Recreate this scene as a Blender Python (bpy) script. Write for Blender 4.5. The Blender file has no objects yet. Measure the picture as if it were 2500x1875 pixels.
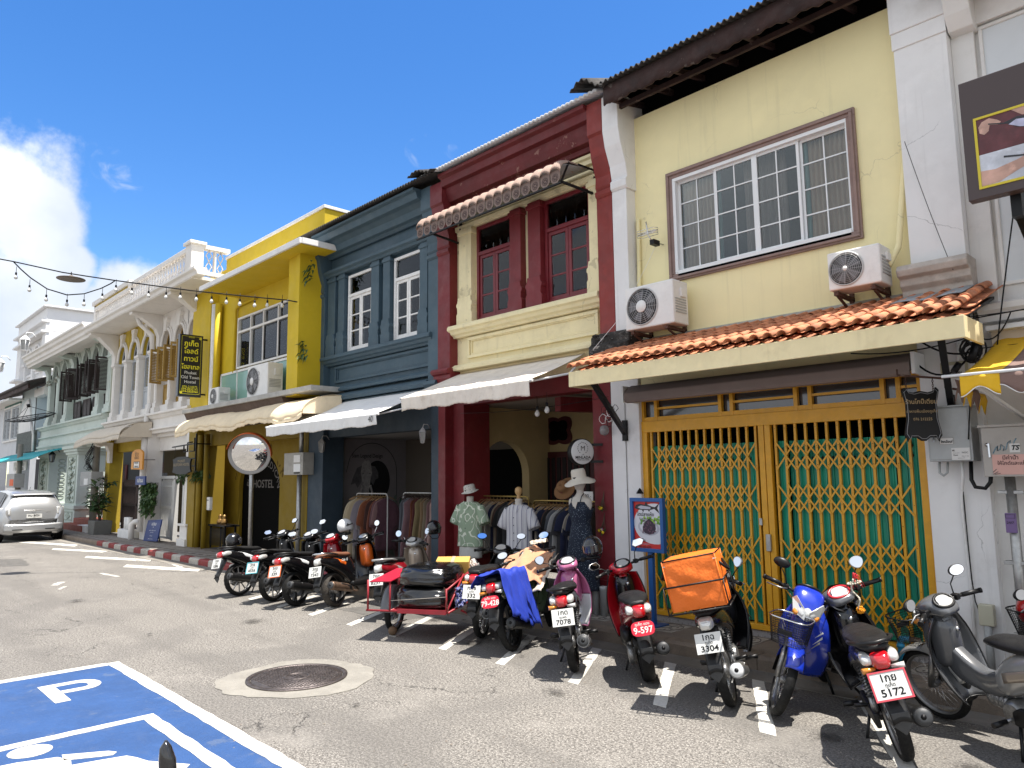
import bpy,math,random
import mathutils
from mathutils import Vector,Matrix
R=math.radians
rnd=random.Random(7)
scn=bpy.context.scene
col=scn.collection
# ------------------------------------------------------------------ camera
CAMLOC=Vector((0.0,0.0,1.8))
_yaw,_pitch,_roll=0.806096518,0.124281195,-0.0117204101
_f=Vector((-math.sin(_yaw)*math.cos(_pitch),math.cos(_yaw)*math.cos(_pitch),math.sin(_pitch)))
_r=Vector((math.cos(_yaw),math.sin(_yaw),0));_u=_r.cross(_f)
_r2=_r*math.cos(_roll)+_u*math.sin(_roll);_u2=-_r*math.sin(_roll)+_u*math.cos(_roll)
cam=bpy.data.cameras.new('camera');camo=bpy.data.objects.new('camera',cam);col.objects.link(camo)
cam.sensor_width=36;cam.lens=36*1787.376/2500;cam.clip_start=0.05;cam.clip_end=3000
camo.matrix_world=Matrix(((_r2.x,_u2.x,-_f.x,0),(_r2.y,_u2.y,-_f.y,0),(_r2.z,_u2.z,-_f.z,1.8),(0,0,0,1)))
scn.camera=camo
scn.view_settings.view_transform='Standard';scn.view_settings.look='None'
scn.view_settings.gamma=1.0;scn.view_settings.use_curve_mapping=False
scn.view_settings.exposure=1.66
scn.cycles.max_bounces=8;scn.cycles.diffuse_bounces=4;scn.cycles.glossy_bounces=4
scn.cycles.transmission_bounces=4;scn.cycles.transparent_max_bounces=12
scn.cycles.caustics_reflective=False;scn.cycles.caustics_refractive=False
scn.cycles.sample_clamp_indirect=6.0
# ------------------------------------------------------------------ sun and sky
SUNV=Vector((0.26,0.055,1.0)).normalized()
sl=bpy.data.lights.new('sun','SUN');sl.energy=3.2;sl.angle=R(0.5);sl.color=(1.0,0.945,0.87)
so=bpy.data.objects.new('sun',sl);col.objects.link(so)
so.rotation_euler=SUNV.to_track_quat('Z','Y').to_euler()
world=bpy.data.worlds.new('World');scn.world=world;world.use_nodes=True
nt=world.node_tree;nt.nodes.clear()
def N(t,kind,**kw):
 n=t.nodes.new(kind)
 for k,v in kw.items():
  if k.startswith('i_'):
   n.inputs[int(k[2:]) if k[2:].isdigit() else k[2:]].default_value=v
  else:setattr(n,k,v)
 return n
def L(t,a,b):t.links.new(a,b)
def math_n(t,op,a,b=None,c=None,clamp=False):
 n=t.nodes.new('ShaderNodeMath');n.operation=op;n.use_clamp=clamp
 for i,v in enumerate((a,b,c)):
  if v is None:continue
  if hasattr(v,'is_output'):t.links.new(v,n.inputs[i])
  else:n.inputs[i].default_value=v
 return n.outputs[0]
sky=N(nt,'ShaderNodeTexSky',sky_type='NISHITA',sun_disc=False)
sky.sun_elevation=math.asin(SUNV.z);sky.sun_rotation=math.atan2(SUNV.x,SUNV.y)
sky.altitude=0;sky.air_density=1.0;sky.dust_density=0.35;sky.ozone_density=2.6
hs=N(nt,'ShaderNodeHueSaturation');hs.inputs['Saturation'].default_value=1.32;hs.inputs['Hue'].default_value=.507;hs.inputs['Value'].default_value=1.0
L(nt,sky.outputs[0],hs.inputs['Color'])
bg1=N(nt,'ShaderNodeBackground');bg1.inputs[1].default_value=0.075;L(nt,hs.outputs[0],bg1.inputs[0])
tc=N(nt,'ShaderNodeTexCoord');gen=tc.outputs['Generated']
nz=N(nt,'ShaderNodeTexNoise');nz.inputs['Scale'].default_value=9;nz.inputs['Detail'].default_value=9;nz.inputs['Roughness'].default_value=0.56
L(nt,gen,nz.inputs['Vector'])
nz2=N(nt,'ShaderNodeTexNoise');nz2.inputs['Scale'].default_value=3.2;nz2.inputs['Detail'].default_value=6
L(nt,gen,nz2.inputs['Vector'])
blobs=[((-0.957,.05,.275),.10),((-0.944,0.165,0.285),.048),((-.945,.115,.305),.055),((-.935,.20,.24),.03),((-0.975,0.03,0.20),.17),
((-0.955,0.15,0.285),.05),((-0.947,0.262,0.175),.055),((-0.941,0.268,0.222),.05),((-.93,.30,.185),.05),((-.94,.30,.15),.07),((-0.965,0.225,0.145),.08),
((-0.981,0.148,0.11),.12),((-0.985,.1,.14),.1),((-0.94,-.25,.25),.26),((-.8,-.5,.35),.42),((-.3,-.9,.35),.5),
((.5,-.8,.4),.5),((.93,-.2,.35),.42),((.85,.45,.22),.3),((.3,.93,.2),.25),((0,-.5,.8),.45),((.55,.1,.75),.35),((-.5,-.45,.7),.3)]  # clouds behind the camera, out of view, added as neutral fill for the shade
acc=None
for c,r in blobs:
 c=Vector(c).normalized()
 vd=N(nt,'ShaderNodeVectorMath',operation='DISTANCE');L(nt,gen,vd.inputs[0]);vd.inputs[1].default_value=c
 d=math_n(nt,'SUBTRACT',1.0,math_n(nt,'DIVIDE',vd.outputs['Value'],r*1.35))
 acc=d if acc is None else math_n(nt,'MAXIMUM',acc,d)
acc=math_n(nt,'MAXIMUM',acc,-1.0)
dens=math_n(nt,'ADD',acc,math_n(nt,'MULTIPLY',math_n(nt,'SUBTRACT',nz.outputs[0],0.5),1.9))
cm=N(nt,'ShaderNodeMapRange',interpolation_type='SMOOTHSTEP');cm.inputs[1].default_value=0.04;cm.inputs[2].default_value=0.42
L(nt,dens,cm.inputs[0])
# thin wisps
wacc=None
for c,r in[((-0.904,0.227,0.361),.022),((-0.903,0.243,0.350),.022),((-0.714,0.561,0.418),.030),((-.73,.54,.415),.02),((.2,.3,.93),.2)]:
 vd=N(nt,'ShaderNodeVectorMath',operation='DISTANCE');L(nt,gen,vd.inputs[0]);vd.inputs[1].default_value=Vector(c).normalized()
 d=math_n(nt,'SUBTRACT',1.0,math_n(nt,'DIVIDE',vd.outputs['Value'],r),clamp=True)
 wacc=d if wacc is None else math_n(nt,'MAXIMUM',wacc,d)
nz3=N(nt,'ShaderNodeTexNoise');nz3.inputs['Scale'].default_value=26;nz3.inputs['Detail'].default_value=8;nz3.inputs['Distortion'].default_value=1.2
L(nt,gen,nz3.inputs['Vector'])
wm=N(nt,'ShaderNodeMapRange',interpolation_type='SMOOTHSTEP');wm.inputs[1].default_value=.5;wm.inputs[2].default_value=.8;wm.inputs[4].default_value=.75
L(nt,nz3.outputs[0],wm.inputs[0])
wis=math_n(nt,'MULTIPLY',wm.outputs[0],math_n(nt,'POWER',wacc,.6))
mask=math_n(nt,'MAXIMUM',cm.outputs[0],wis)
cr=N(nt,'ShaderNodeValToRGB');e=cr.color_ramp.elements
e[0].position=.34;e[0].color=(.44,.51,.62,1);e[1].position=.62;e[1].color=(.90,.92,.95,1)
L(nt,nz2.outputs[0],cr.inputs[0])
bg2=N(nt,'ShaderNodeBackground');bg2.inputs[1].default_value=0.46;L(nt,cr.outputs[0],bg2.inputs[0])
mx=N(nt,'ShaderNodeMixShader');L(nt,mask,mx.inputs[0]);L(nt,bg1.outputs[0],mx.inputs[1]);L(nt,bg2.outputs[0],mx.inputs[2])
wo=N(nt,'ShaderNodeOutputWorld');L(nt,mx.outputs[0],wo.inputs[0])
# ------------------------------------------------------------------ materials
MATS={}
def mat(name,c,rough=.6,metal=0.,var=.0,vs=4.,bump=.0,bs=60.,streak=0.,dirt=0.,dirtcol=(.05,.045,.04),coat=0.,spec=.5,alpha=1.,trans=0.,emit=None,sheen=0.,obj=False,speck=0.,blotch=0.,blotchcol=None,bw=1.0,crack=0.):
 """procedural surface: base colour with large mottling (var), vertical streaks, blotchy dirt, flaking and fine relief"""
 if name in MATS:return MATS[name]
 m=bpy.data.materials.new(name);m.use_nodes=True;t=m.node_tree
 p=t.nodes['Principled BSDF']
 if len(c)==3:c=(*c,1)
 p.inputs['Base Color'].default_value=c;p.inputs['Roughness'].default_value=rough;p.inputs['Metallic'].default_value=metal
 p.inputs['Specular IOR Level'].default_value=spec
 if coat:p.inputs['Coat Weight'].default_value=coat;p.inputs['Coat Roughness'].default_value=.05
 if trans:p.inputs['Transmission Weight'].default_value=trans;p.inputs['IOR'].default_value=1.45
 if sheen:p.inputs['Sheen Weight'].default_value=sheen
 if alpha<1:p.inputs['Alpha'].default_value=alpha
 if emit:p.inputs['Emission Color'].default_value=(*emit[:3],1);p.inputs['Emission Strength'].default_value=emit[3]
 if var or bump or streak or dirt or speck or blotch:
  tcn=t.nodes.new('ShaderNodeTexCoord' if obj else 'ShaderNodeNewGeometry')
  pos=tcn.outputs['Object' if obj else 'Position']
  out=None
  def noise(scale,detail=5,vec=pos,rough_=.6,dist=0.):
   n=N(t,'ShaderNodeTexNoise');n.inputs['Scale'].default_value=scale;n.inputs['Detail'].default_value=detail
   n.inputs['Roughness'].default_value=rough_;n.inputs['Distortion'].default_value=dist;L(t,vec,n.inputs['Vector']);return n.outputs[0]
  def rng(v,a,b,c0=0.,d=1.):
   n=N(t,'ShaderNodeMapRange',interpolation_type='SMOOTHSTEP');n.inputs[1].default_value=a;n.inputs[2].default_value=b
   n.inputs[3].default_value=c0;n.inputs[4].default_value=d;L(t,v,n.inputs[0]);return n.outputs[0]
  def mix(a,bcol,fac):
   n=N(t,'ShaderNodeMix',data_type='RGBA')
   if hasattr(a,'is_output'):L(t,a,n.inputs[6])
   else:n.inputs[6].default_value=a
   n.inputs[7].default_value=(*bcol[:3],1)
   L(t,fac,n.inputs[0]);return n.outputs[2]
  cur=c
  if var:
   cur=mix(cur,[v*(1-var) for v in c[:3]],rng(noise(vs,7),.35,.65))
   cur=mix(cur,[min(1,v*(1+var*.6)) for v in c[:3]],rng(noise(vs*2.7,5),.5,.75,0,.8))
  if streak:
   mp=N(t,'ShaderNodeMapping');mp.inputs['Scale'].default_value=(7,7,.35);L(t,pos,mp.inputs[0])
   cur=mix(cur,[v*.42 for v in c[:3]],rng(noise(1.6,6,mp.outputs[0]),.55,.8,0,streak))
  if blotch:
   bc=blotchcol or(.7,.66,.58)
   cur=mix(cur,bc,rng(noise(vs*1.5,9,rough_=.7),.60,.63,0,blotch))
  if dirt:
   cur=mix(cur,dirtcol,rng(noise(vs*1.9,9,rough_=.72),.5,.78,0,dirt))
  if speck:
   cur=mix(cur,[v*.45 for v in c[:3]],rng(noise(bs*1.3,3),.56,.66,0,speck))
   cur=mix(cur,[min(1,v*1.7) for v in c[:3]],rng(noise(bs*1.9,3),.6,.7,0,speck))
  if crack:
   nn=N(t,'ShaderNodeTexNoise');nn.inputs['Scale'].default_value=2.2;nn.inputs['Detail'].default_value=6;L(t,pos,nn.inputs['Vector'])
   mv=N(t,'ShaderNodeVectorMath',operation='MULTIPLY_ADD');L(t,nn.outputs['Color'],mv.inputs[0]);mv.inputs[1].default_value=(.7,.7,.7);L(t,pos,mv.inputs[2])
   vo=N(t,'ShaderNodeTexVoronoi',feature='DISTANCE_TO_EDGE');vo.inputs['Scale'].default_value=.9;L(t,mv.outputs[0],vo.inputs['Vector'])
   cur=mix(cur,[v*.35 for v in c[:3]],math_n(t,'MULTIPLY',math_n(t,'MULTIPLY',rng(vo.outputs['Distance'],0,.006,1,0),rng(noise(.9,3),.52,.6)),crack))
  if hasattr(cur,'is_output'):L(t,cur,p.inputs['Base Color'])
  if bump:
   bn=N(t,'ShaderNodeBump');bn.inputs['Strength'].default_value=bump;bn.inputs['Distance'].default_value=.01*bw
   L(t,noise(bs,6),bn.inputs['Height']);L(t,bn.outputs[0],p.inputs['Normal'])
  L(t,rng(noise(vs*3,4),.3,.7,max(.03,rough-.1*(var>0)),min(1,rough+.08*(var>0))),p.inputs['Roughness'])
 MATS[name]=m
 return m
def thin_glass(name,tint=(.9,.95,.95),rough=.02,fac=.10):
 m=bpy.data.materials.new(name);m.use_nodes=True;t=m.node_tree;t.nodes.clear()
 tr=N(t,'ShaderNodeBsdfTransparent');tr.inputs[0].default_value=(*tint,1);gl=N(t,'ShaderNodeBsdfGlossy');gl.inputs['Roughness'].default_value=rough;gl.inputs['Color'].default_value=(1,1,1,1)
 fr=N(t,'ShaderNodeFresnel');fr.inputs[0].default_value=1.5;mx_=N(t,'ShaderNodeMixShader');L(t,fr.outputs[0],mx_.inputs[0]);L(t,tr.outputs[0],mx_.inputs[1]);L(t,gl.outputs[0],mx_.inputs[2])
 o_=N(t,'ShaderNodeOutputMaterial');L(t,mx_.outputs[0],o_.inputs[0]);MATS[name]=m;return m
def glass_mat(name,c=(.012,.016,.02),rough=.03,spec=.9):
 return mat(name,c,rough=rough,spec=spec,coat=.6)
 # ------------------------------------------------------------------ mesh builder
class MB:
 def __init__(s):s.v=[];s.f=[];s.mi=[];s.sm=[]
 def _add(s,vs,fs,mi=0,smooth=False):
  b=len(s.v);s.v.extend(vs)
  for f in fs:s.f.append([i+b for i in f]);s.mi.append(mi);s.sm.append(smooth)
 def box(s,x0,y0,z0,x1,y1,z1,mi=0):
  if x0>x1:x0,x1=x1,x0
  if y0>y1:y0,y1=y1,y0
  if z0>z1:z0,z1=z1,z0
  s._add([(x0,y0,z0),(x1,y0,z0),(x1,y1,z0),(x0,y1,z0),(x0,y0,z1),(x1,y0,z1),(x1,y1,z1),(x0,y1,z1)],
  [(0,3,2,1),(4,5,6,7),(0,1,5,4),(1,2,6,5),(2,3,7,6),(3,0,4,7)],mi);return s
 def bar(s,a,b,w,h,up=(0,0,1),mi=0):
  a=Vector(a);b=Vector(b);d=(b-a).normalized();u=Vector(up)
  if abs(d.dot(u))>.98:u=Vector((0,1,0))
  r=d.cross(u).normalized();u=r.cross(d).normalized()
  vs=[]
  for p in(a,b):
   for i,j in((-1,-1),(1,-1),(1,1),(-1,1)):vs.append(tuple(p+r*(i*w/2)+u*(j*h/2)))
  s._add(vs,[(0,1,2,3)[::-1] if 0 else(3,2,1,0),(4,5,6,7),(0,1,5,4),(1,2,6,5),(2,3,7,6),(3,0,4,7)],mi);return s
 def tube(s,pts,r,n=8,mi=0,caps=True,closed=False):
  pts=[Vector(p) for p in pts];k=len(pts)
  rs=r if isinstance(r,(list,tuple)) else[r]*k
  d0=(pts[1]-pts[0]).normalized();u=Vector((0,0,1)) if abs(d0.z)<.9 else Vector((1,0,0))
  u=(u-d0*u.dot(d0)).normalized();vs=[]
  for i in range(k):
   if closed:d=(pts[(i+1)%k]-pts[i-1]).normalized()
   else:
    d=(pts[min(i+1,k-1)]-pts[max(i-1,0)])
    d=d.normalized() if d.length>1e-9 else d0
   u=(u-d*u.dot(d));u=u.normalized() if u.length>1e-6 else Vector((0,0,1));w=d.cross(u)
   for j in range(n):
    a=2*math.pi*j/n;vs.append(tuple(pts[i]+(u*math.cos(a)+w*math.sin(a))*rs[i]))
  fs=[]
  for i in range(k if closed else k-1):
   i2=(i+1)%k
   for j in range(n):fs.append((i*n+j,i*n+(j+1)%n,i2*n+(j+1)%n,i2*n+j))
  s._add(vs,fs,mi,True)
  if caps and not closed:
   b=len(s.v)-len(vs)
   s.f.append([b+j for j in range(n)][::-1]);s.mi.append(mi);s.sm.append(False)
   s.f.append([b+(k-1)*n+j for j in range(n)]);s.mi.append(mi);s.sm.append(False)
  return s
 def lathe(s,prof,o=(0,0,0),ax=(0,0,1),n=20,mi=0,sx=1.,smooth=True,ref=None,caps=True):
  """prof: list of (radius, height along ax)"""
  o=Vector(o);a=Vector(ax).normalized();u=Vector(ref) if ref else(Vector((1,0,0)) if abs(a.x)<.9 else Vector((0,1,0)))
  u=(u-a*u.dot(a)).normalized();w=a.cross(u);vs=[];k=len(prof)
  for r,h in prof:
   for j in range(n):
    t=2*math.pi*j/n;vs.append(tuple(o+a*h+(u*math.cos(t)*sx+w*math.sin(t))*r))
  fs=[]
  for i in range(k-1):
   for j in range(n):fs.append((i*n+j,i*n+(j+1)%n,(i+1)*n+(j+1)%n,(i+1)*n+j))
  if prof[0][0]>1e-4 and caps and prof[0]!=prof[-1]:fs.append(tuple(range(n))[::-1])
  if prof[-1][0]>1e-4 and caps and prof[0]!=prof[-1]:fs.append(tuple((k-1)*n+j for j in range(n)))
  s._add(vs,fs,mi,smooth);return s
 def prism(s,poly,fn,d,mi=0,smooth=False):
  """poly of 2D points, fn(u,v,w)->xyz, extruded from w=0 to w=d"""
  n=len(poly)
  vs=[tuple(fn(u,v,0)) for u,v in poly]+[tuple(fn(u,v,d)) for u,v in poly]
  fs=[tuple(range(n))[::-1],tuple(range(n,2*n))]+[(i,(i+1)%n,(i+1)%n+n,i+n) for i in range(n)]
  s._add(vs,fs,mi,smooth);return s
 def loft(s,rings,mi=0,caps=True,smooth=True):
  n=len(rings[0]);vs=[tuple(p) for r in rings for p in r];fs=[]
  for i in range(len(rings)-1):
   for j in range(n):fs.append((i*n+j,i*n+(j+1)%n,(i+1)*n+(j+1)%n,(i+1)*n+j))
  if caps:fs.append(tuple(range(n))[::-1]);fs.append(tuple((len(rings)-1)*n+j for j in range(n)))
  s._add(vs,fs,mi,smooth);return s
 def sheet(s,fn,nu,nv,mi=0,smooth=True):
  vs=[tuple(fn(i/nu,j/nv)) for j in range(nv+1) for i in range(nu+1)]
  fs=[(j*(nu+1)+i,j*(nu+1)+i+1,(j+1)*(nu+1)+i+1,(j+1)*(nu+1)+i) for j in range(nv) for i in range(nu)]
  s._add(vs,fs,mi,smooth);return s
 def mesh(s,name,mats,off=(0,0,0)):
  me=bpy.data.meshes.new(name);ox,oy,oz=off
  me.from_pydata([(x-ox,y-oy,z-oz) for x,y,z in s.v],[],s.f)
  for m in(mats if isinstance(mats,(list,tuple)) else[mats]):me.materials.append(m)
  me.polygons.foreach_set('material_index',s.mi);me.polygons.foreach_set('use_smooth',s.sm)
  me.update();return me
 def build(s,name,mats,parent=None,org=None,bevel=0,solid=0,sub=0,recalc=True,fix=False):
  off=org if org is not None else(ORG.get(parent.name,(0,0,0)) if parent else(0,0,0))
  me=s.mesh(name,mats,off)
  if recalc:
   import bmesh
   b=bmesh.new();b.from_mesh(me)
   if sub or fix:bmesh.ops.remove_doubles(b,verts=b.verts,dist=1e-5)
   bmesh.ops.recalc_face_normals(b,faces=b.faces);b.to_mesh(me);b.free()
  return link(name,me,parent,off,bevel,solid,sub)
ORG={}
def link(name,me,parent=None,off=(0,0,0),bevel=0,solid=0,sub=0):
 o=bpy.data.objects.new(name,me);col.objects.link(o)
 if parent:o.parent=parent
 else:o.location=off
 ORG[o.name]=tuple(off)
 if solid:
  md=o.modifiers.new('solid','SOLIDIFY');md.thickness=solid;md.offset=0
 if bevel:
  md=o.modifiers.new('bev','BEVEL');md.width=bevel;md.segments=2;md.limit_method='ANGLE';md.angle_limit=R(40)
 if sub:
  md=o.modifiers.new('sub','SUBSURF');md.levels=sub;md.render_levels=sub
 return o
def tag(o,label=None,cat=None,group=None,kind=None):
 if label:o['label']=label
 if cat:o['category']=cat
 if group:o['group']=group
 if kind:o['kind']=kind
 return o
def empty(name,loc=(0,0,0),label=None,cat=None,group=None,local=False,rot=None):
 o=bpy.data.objects.new(name,None);col.objects.link(o);o.location=loc;o.empty_display_size=.2
 if rot:o.rotation_euler=rot
 ORG[o.name]=(0,0,0) if local else tuple(loc)
 return tag(o,label,cat,group)
def struct(name,mb,m,**k):return tag(mb.build(name,m,**k),kind='structure')
def clone(o,parent=None):
 c=o.copy();col.objects.link(c)
 if parent:c.parent=parent
 ORG[c.name]=ORG.get(o.name,(0,0,0))
 for ch in o.children:clone(ch,c)
 return c
def inst(name,me,parent,loc,rot=(0,0,0),scale=(1,1,1)):
 """a part that shares mesh data; loc in world coordinates of an unrotated parent"""
 o=bpy.data.objects.new(name,me);col.objects.link(o);o.parent=parent
 a=ORG.get(parent.name,(0,0,0));o.location=(loc[0]-a[0],loc[1]-a[1],loc[2]-a[2]);o.rotation_euler=rot;o.scale=scale
 ORG[o.name]=tuple(loc)
 return o
_tc={}
def text(mb,body,o,right,up,size,mi=0,align='CENTER',thick=.0015,bold=0.,sx=1.,shear=0.):
 """flat lettering with thickness, appended to a mesh builder"""
 key=(body,align,bold,shear)
 if key not in _tc:
  c=bpy.data.curves.new('lettering','FONT');c.body=body;c.align_x=align;c.align_y='CENTER';c.size=1;c.offset=bold;c.shear=shear
  c.resolution_u=3
  t=bpy.data.objects.new('lettering',c);col.objects.link(t)
  dg=bpy.context.evaluated_depsgraph_get();me=bpy.data.meshes.new_from_object(t.evaluated_get(dg))
  _tc[key]=([tuple(v.co) for v in me.vertices],[tuple(p.vertices) for p in me.polygons])
  bpy.data.objects.remove(t);bpy.data.curves.remove(c);bpy.data.meshes.remove(me)
 vs,fs=_tc[key];o=Vector(o);r=Vector(right).normalized();u=Vector(up).normalized();nrm=r.cross(u)
 mb._add([tuple(o+r*(v[0]*size*sx)+u*(v[1]*size)+nrm*thick) for v in vs],fs,mi)
 return mb
def arcpts(cx,cz,r,a0,a1,n,ry=None):
 ry=ry or r
 return[(cx+r*math.cos(R(a0+(a1-a0)*i/n)),cz+ry*math.sin(R(a0+(a1-a0)*i/n))) for i in range(n+1)]
XZ=lambda y,s=1:(lambda u,v,w:(u,y+s*w,v))  # polygon in x,z, thickness along y
YZ=lambda x:(lambda u,v,w:(x+w,u,v))  # polygon in y,z, thickness along x
XY=lambda z:(lambda u,v,w:(u,v,z+w))
def frame(mb,x0,z0,x1,z1,w,y0,y1,mi=0):
 """rectangular frame in the facade plane, outer size, w wide"""
 mb.box(x0,y0,z0,x1,y1,z0+w,mi);mb.box(x0,y0,z1-w,x1,y1,z1,mi)
 mb.box(x0,y0,z0+w,x0+w,y1,z1-w,mi);mb.box(x1-w,y0,z0+w,x1,y1,z1-w,mi)
def profile_x(mb,prof,x0,x1,mi=0):
 """moulding: profile points (y,z) extruded along x"""
 mb.prism(prof,lambda u,v,w:(x0+w,u,v),x1-x0,mi)
def smooth_secs(secs,k=4):
 """Catmull-Rom through section parameters"""
 out=[]
 P=[secs[0]]+list(secs)+[secs[-1]]
 for i in range(1,len(P)-2):
  for j in range(k):
   t=j/k;out.append(tuple(.5*((2*b)+(-a+c)*t+(2*a-5*b+4*c-d)*t*t+(-a+3*b-3*c+d)*t**3) for a,b,c,d in zip(P[i-1],P[i],P[i+1],P[i+2])))
 out.append(secs[-1]);return out
 # ================================================================== SETTING
FY=7.2  # facade plane of the row
def road_material():
 m=bpy.data.materials.new('asphalt');m.use_nodes=True;t=m.node_tree;p=t.nodes['Principled BSDF']
 g=t.nodes.new('ShaderNodeNewGeometry').outputs['Position']
 def noise(s,d=4,r=.6,vec=g,dist=0.):
  n=N(t,'ShaderNodeTexNoise');n.inputs['Scale'].default_value=s;n.inputs['Detail'].default_value=d;n.inputs['Roughness'].default_value=r
  n.inputs['Distortion'].default_value=dist;L(t,vec,n.inputs['Vector']);return n
 def rng(v,a,b,c=0.,d=1.):
  n=N(t,'ShaderNodeMapRange',interpolation_type='SMOOTHSTEP');n.inputs[1].default_value=a;n.inputs[2].default_value=b;n.inputs[3].default_value=c;n.inputs[4].default_value=d
  L(t,v,n.inputs[0]);return n.outputs[0]
 def mix(a,b,f):
  n=N(t,'ShaderNodeMix',data_type='RGBA')
  for i,v in((6,a),(7,b)):
   if hasattr(v,'is_output'):L(t,v,n.inputs[i])
   else:n.inputs[i].default_value=(*v,1)
  L(t,f,n.inputs[0]);return n.outputs[2]
 agg=noise(46,3,.65).outputs[0];agg2=noise(84,2,.6).outputs[0]
 c=mix((.105,.096,.085),(.215,.200,.178),rng(agg,.43,.57))
 c=mix(c,(.44,.415,.375),rng(agg2,.58,.66))
 c=mix(c,(.045,.042,.038),rng(noise(66,2,.6).outputs[0],.56,.62,0,.85))
 c=mix(c,(.105,.098,.09),rng(noise(.55,5,.55,dist=.6).outputs[0],.46,.62,0,.42))
 c=mix(c,(.27,.252,.225),rng(noise(1.7,6,.6).outputs[0],.55,.72,0,.35))
 # tyre-polished lane lighter along the street
 c=mix(c,(.075,.07,.064),rng(noise(3.1,8,.75,dist=1.).outputs[0],.63,.72,0,.4))
 mpr=N(t,'ShaderNodeMapping');mpr.inputs['Scale'].default_value=(.10,1.3,1);L(t,g,mpr.inputs[0])
 c=mix(c,(.10,.093,.084),rng(noise(1.0,4,.5,mpr.outputs[0]).outputs[0],.48,.64,0,.45))
 # cracks
 nd=noise(1.1,6,.7);mv=N(t,'ShaderNodeVectorMath',operation='MULTIPLY_ADD');L(t,nd.outputs['Color'],mv.inputs[0]);mv.inputs[1].default_value=(.9,.9,.0);L(t,g,mv.inputs[2])
 vo=N(t,'ShaderNodeTexVoronoi',feature='DISTANCE_TO_EDGE');vo.inputs['Scale'].default_value=1.15;L(t,mv.outputs[0],vo.inputs['Vector'])
 ck=math_n(t,'MULTIPLY',rng(vo.outputs['Distance'],.0,.007,1,0),rng(noise(.8,4).outputs[0],.50,.60))
 c=mix(c,(.02,.019,.018),math_n(t,'MULTIPLY',ck,.75))
 L(t,c,p.inputs['Base Color']);p.inputs['Roughness'].default_value=.88
 b=N(t,'ShaderNodeBump');b.inputs['Strength'].default_value=.8;b.inputs['Distance'].default_value=.006
 L(t,math_n(t,'SUBTRACT',agg,math_n(t,'MULTIPLY',ck,1.5)),b.inputs['Height']);L(t,b.outputs[0],p.inputs['Normal'])
 return m
M_ROAD=road_material()
struct('road',MB().box(-400,-300,-.3,400,500,0),M_ROAD)
def ky(x):
 pts=[(-60,5.55),(-30,5.86),(-14,6.15),(-4,6.42),(6,6.62)]
 for(a,b),(c,d) in zip(pts,pts[1:]):
  if x<=c:return b+(d-b)*(x-a)/(c-a)
 return pts[-1][1]
M_PAINT=mat('road_paint',(.62,.60,.54),rough=.75,var=.12,vs=9,bump=.35,bs=120,dirt=.45,dirtcol=(.22,.21,.19))
M_PAINT2=mat('worn_road_paint',(.50,.485,.44),rough=.8,var=.2,vs=9,bump=.4,bs=120,dirt=.8,dirtcol=(.2,.19,.17))
M_BLUEP=mat('blue_road_paint',(.020,.070,.205),rough=.75,var=.16,vs=2.2,bump=.6,bs=110,speck=.6,dirt=.45,dirtcol=(.10,.13,.2),blotch=.5,blotchcol=(.09,.12,.18))
def rough_poly(pts,step=.11,amp=.006):
 out=[]
 for i in range(len(pts)):
  a=Vector(pts[i]);b=Vector(pts[(i+1)%len(pts)]);n=max(1,int((b-a).length/step));d=(b-a).normalized();q=Vector((-d.y,d.x))
  for k in range(n):
   j=rnd.uniform(-amp,amp) if k else 0
   p=a+(b-a)*k/n+q*j;out.append((p.x,p.y))
 return out
def marking(name,pts,z=.004,m=None,amp=.006):
 mb=MB();mb.prism(rough_poly(pts,amp=amp),XY(z-.0035),.0035);return struct(name,mb,m or M_PAINT)
def stripe(x0,y0,x1,y1,w):
 d=Vector((x1-x0,y1-y0)).normalized();q=Vector((-d.y,d.x))*w/2
 return[(x0-q.x,y0-q.y),(x1-q.x,y1-q.y),(x1+q.x,y1+q.y),(x0+q.x,y0+q.y)]
 # bay dashes along the kerb
for i,x in enumerate([-9.96,-9.06,-8.1,-7.18,-6.27,-5.38,-4.44,-3.54,-2.64,-1.74,-10.9]):
 pts=[(x-.055,4.96),(x+.055,4.96),(x-.36,5.62),(x-.47,5.62)] if i in(1,6) else[(x-.06,4.95),(x+.06,4.95),(x-.69,6.24),(x-.81,6.24)]
 marking('bay_line',[(x-.06,4.95),(x+.06,4.95),(x-.69,6.22),(x-.81,6.22)],m=M_PAINT if i%3 else M_PAINT2)
 # hatching farther along and small worn marks
for a in([(-29.0,3.9),(-23.2,5.50),(-23.7,5.68),(-29.6,4.05)],[(-22.62,4.82),(-20.7,5.52),(-20.95,5.72),(-23.0,4.95)],
[(-19.6,4.86),(-17.6,5.66),(-17.95,5.80),(-20.0,5.02)],[(-16.9,4.92),(-14.9,5.70),(-15.25,5.86),(-17.3,5.10)]):
 marking('hatch_line',a,m=M_PAINT,amp=.02)
for a in(stripe(-17.9,5.98,-15.8,5.72,.09),stripe(-17.9,5.98,-18.0,5.5,.09),stripe(-16.1,4.3,-15.3,4.38,.07),stripe(-15.3,3.45,-14.9,3.25,.12),stripe(-14.6,3.35,-14.3,3.2,.06)):
 marking('worn_mark',a,m=M_PAINT2,amp=.02)
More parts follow.
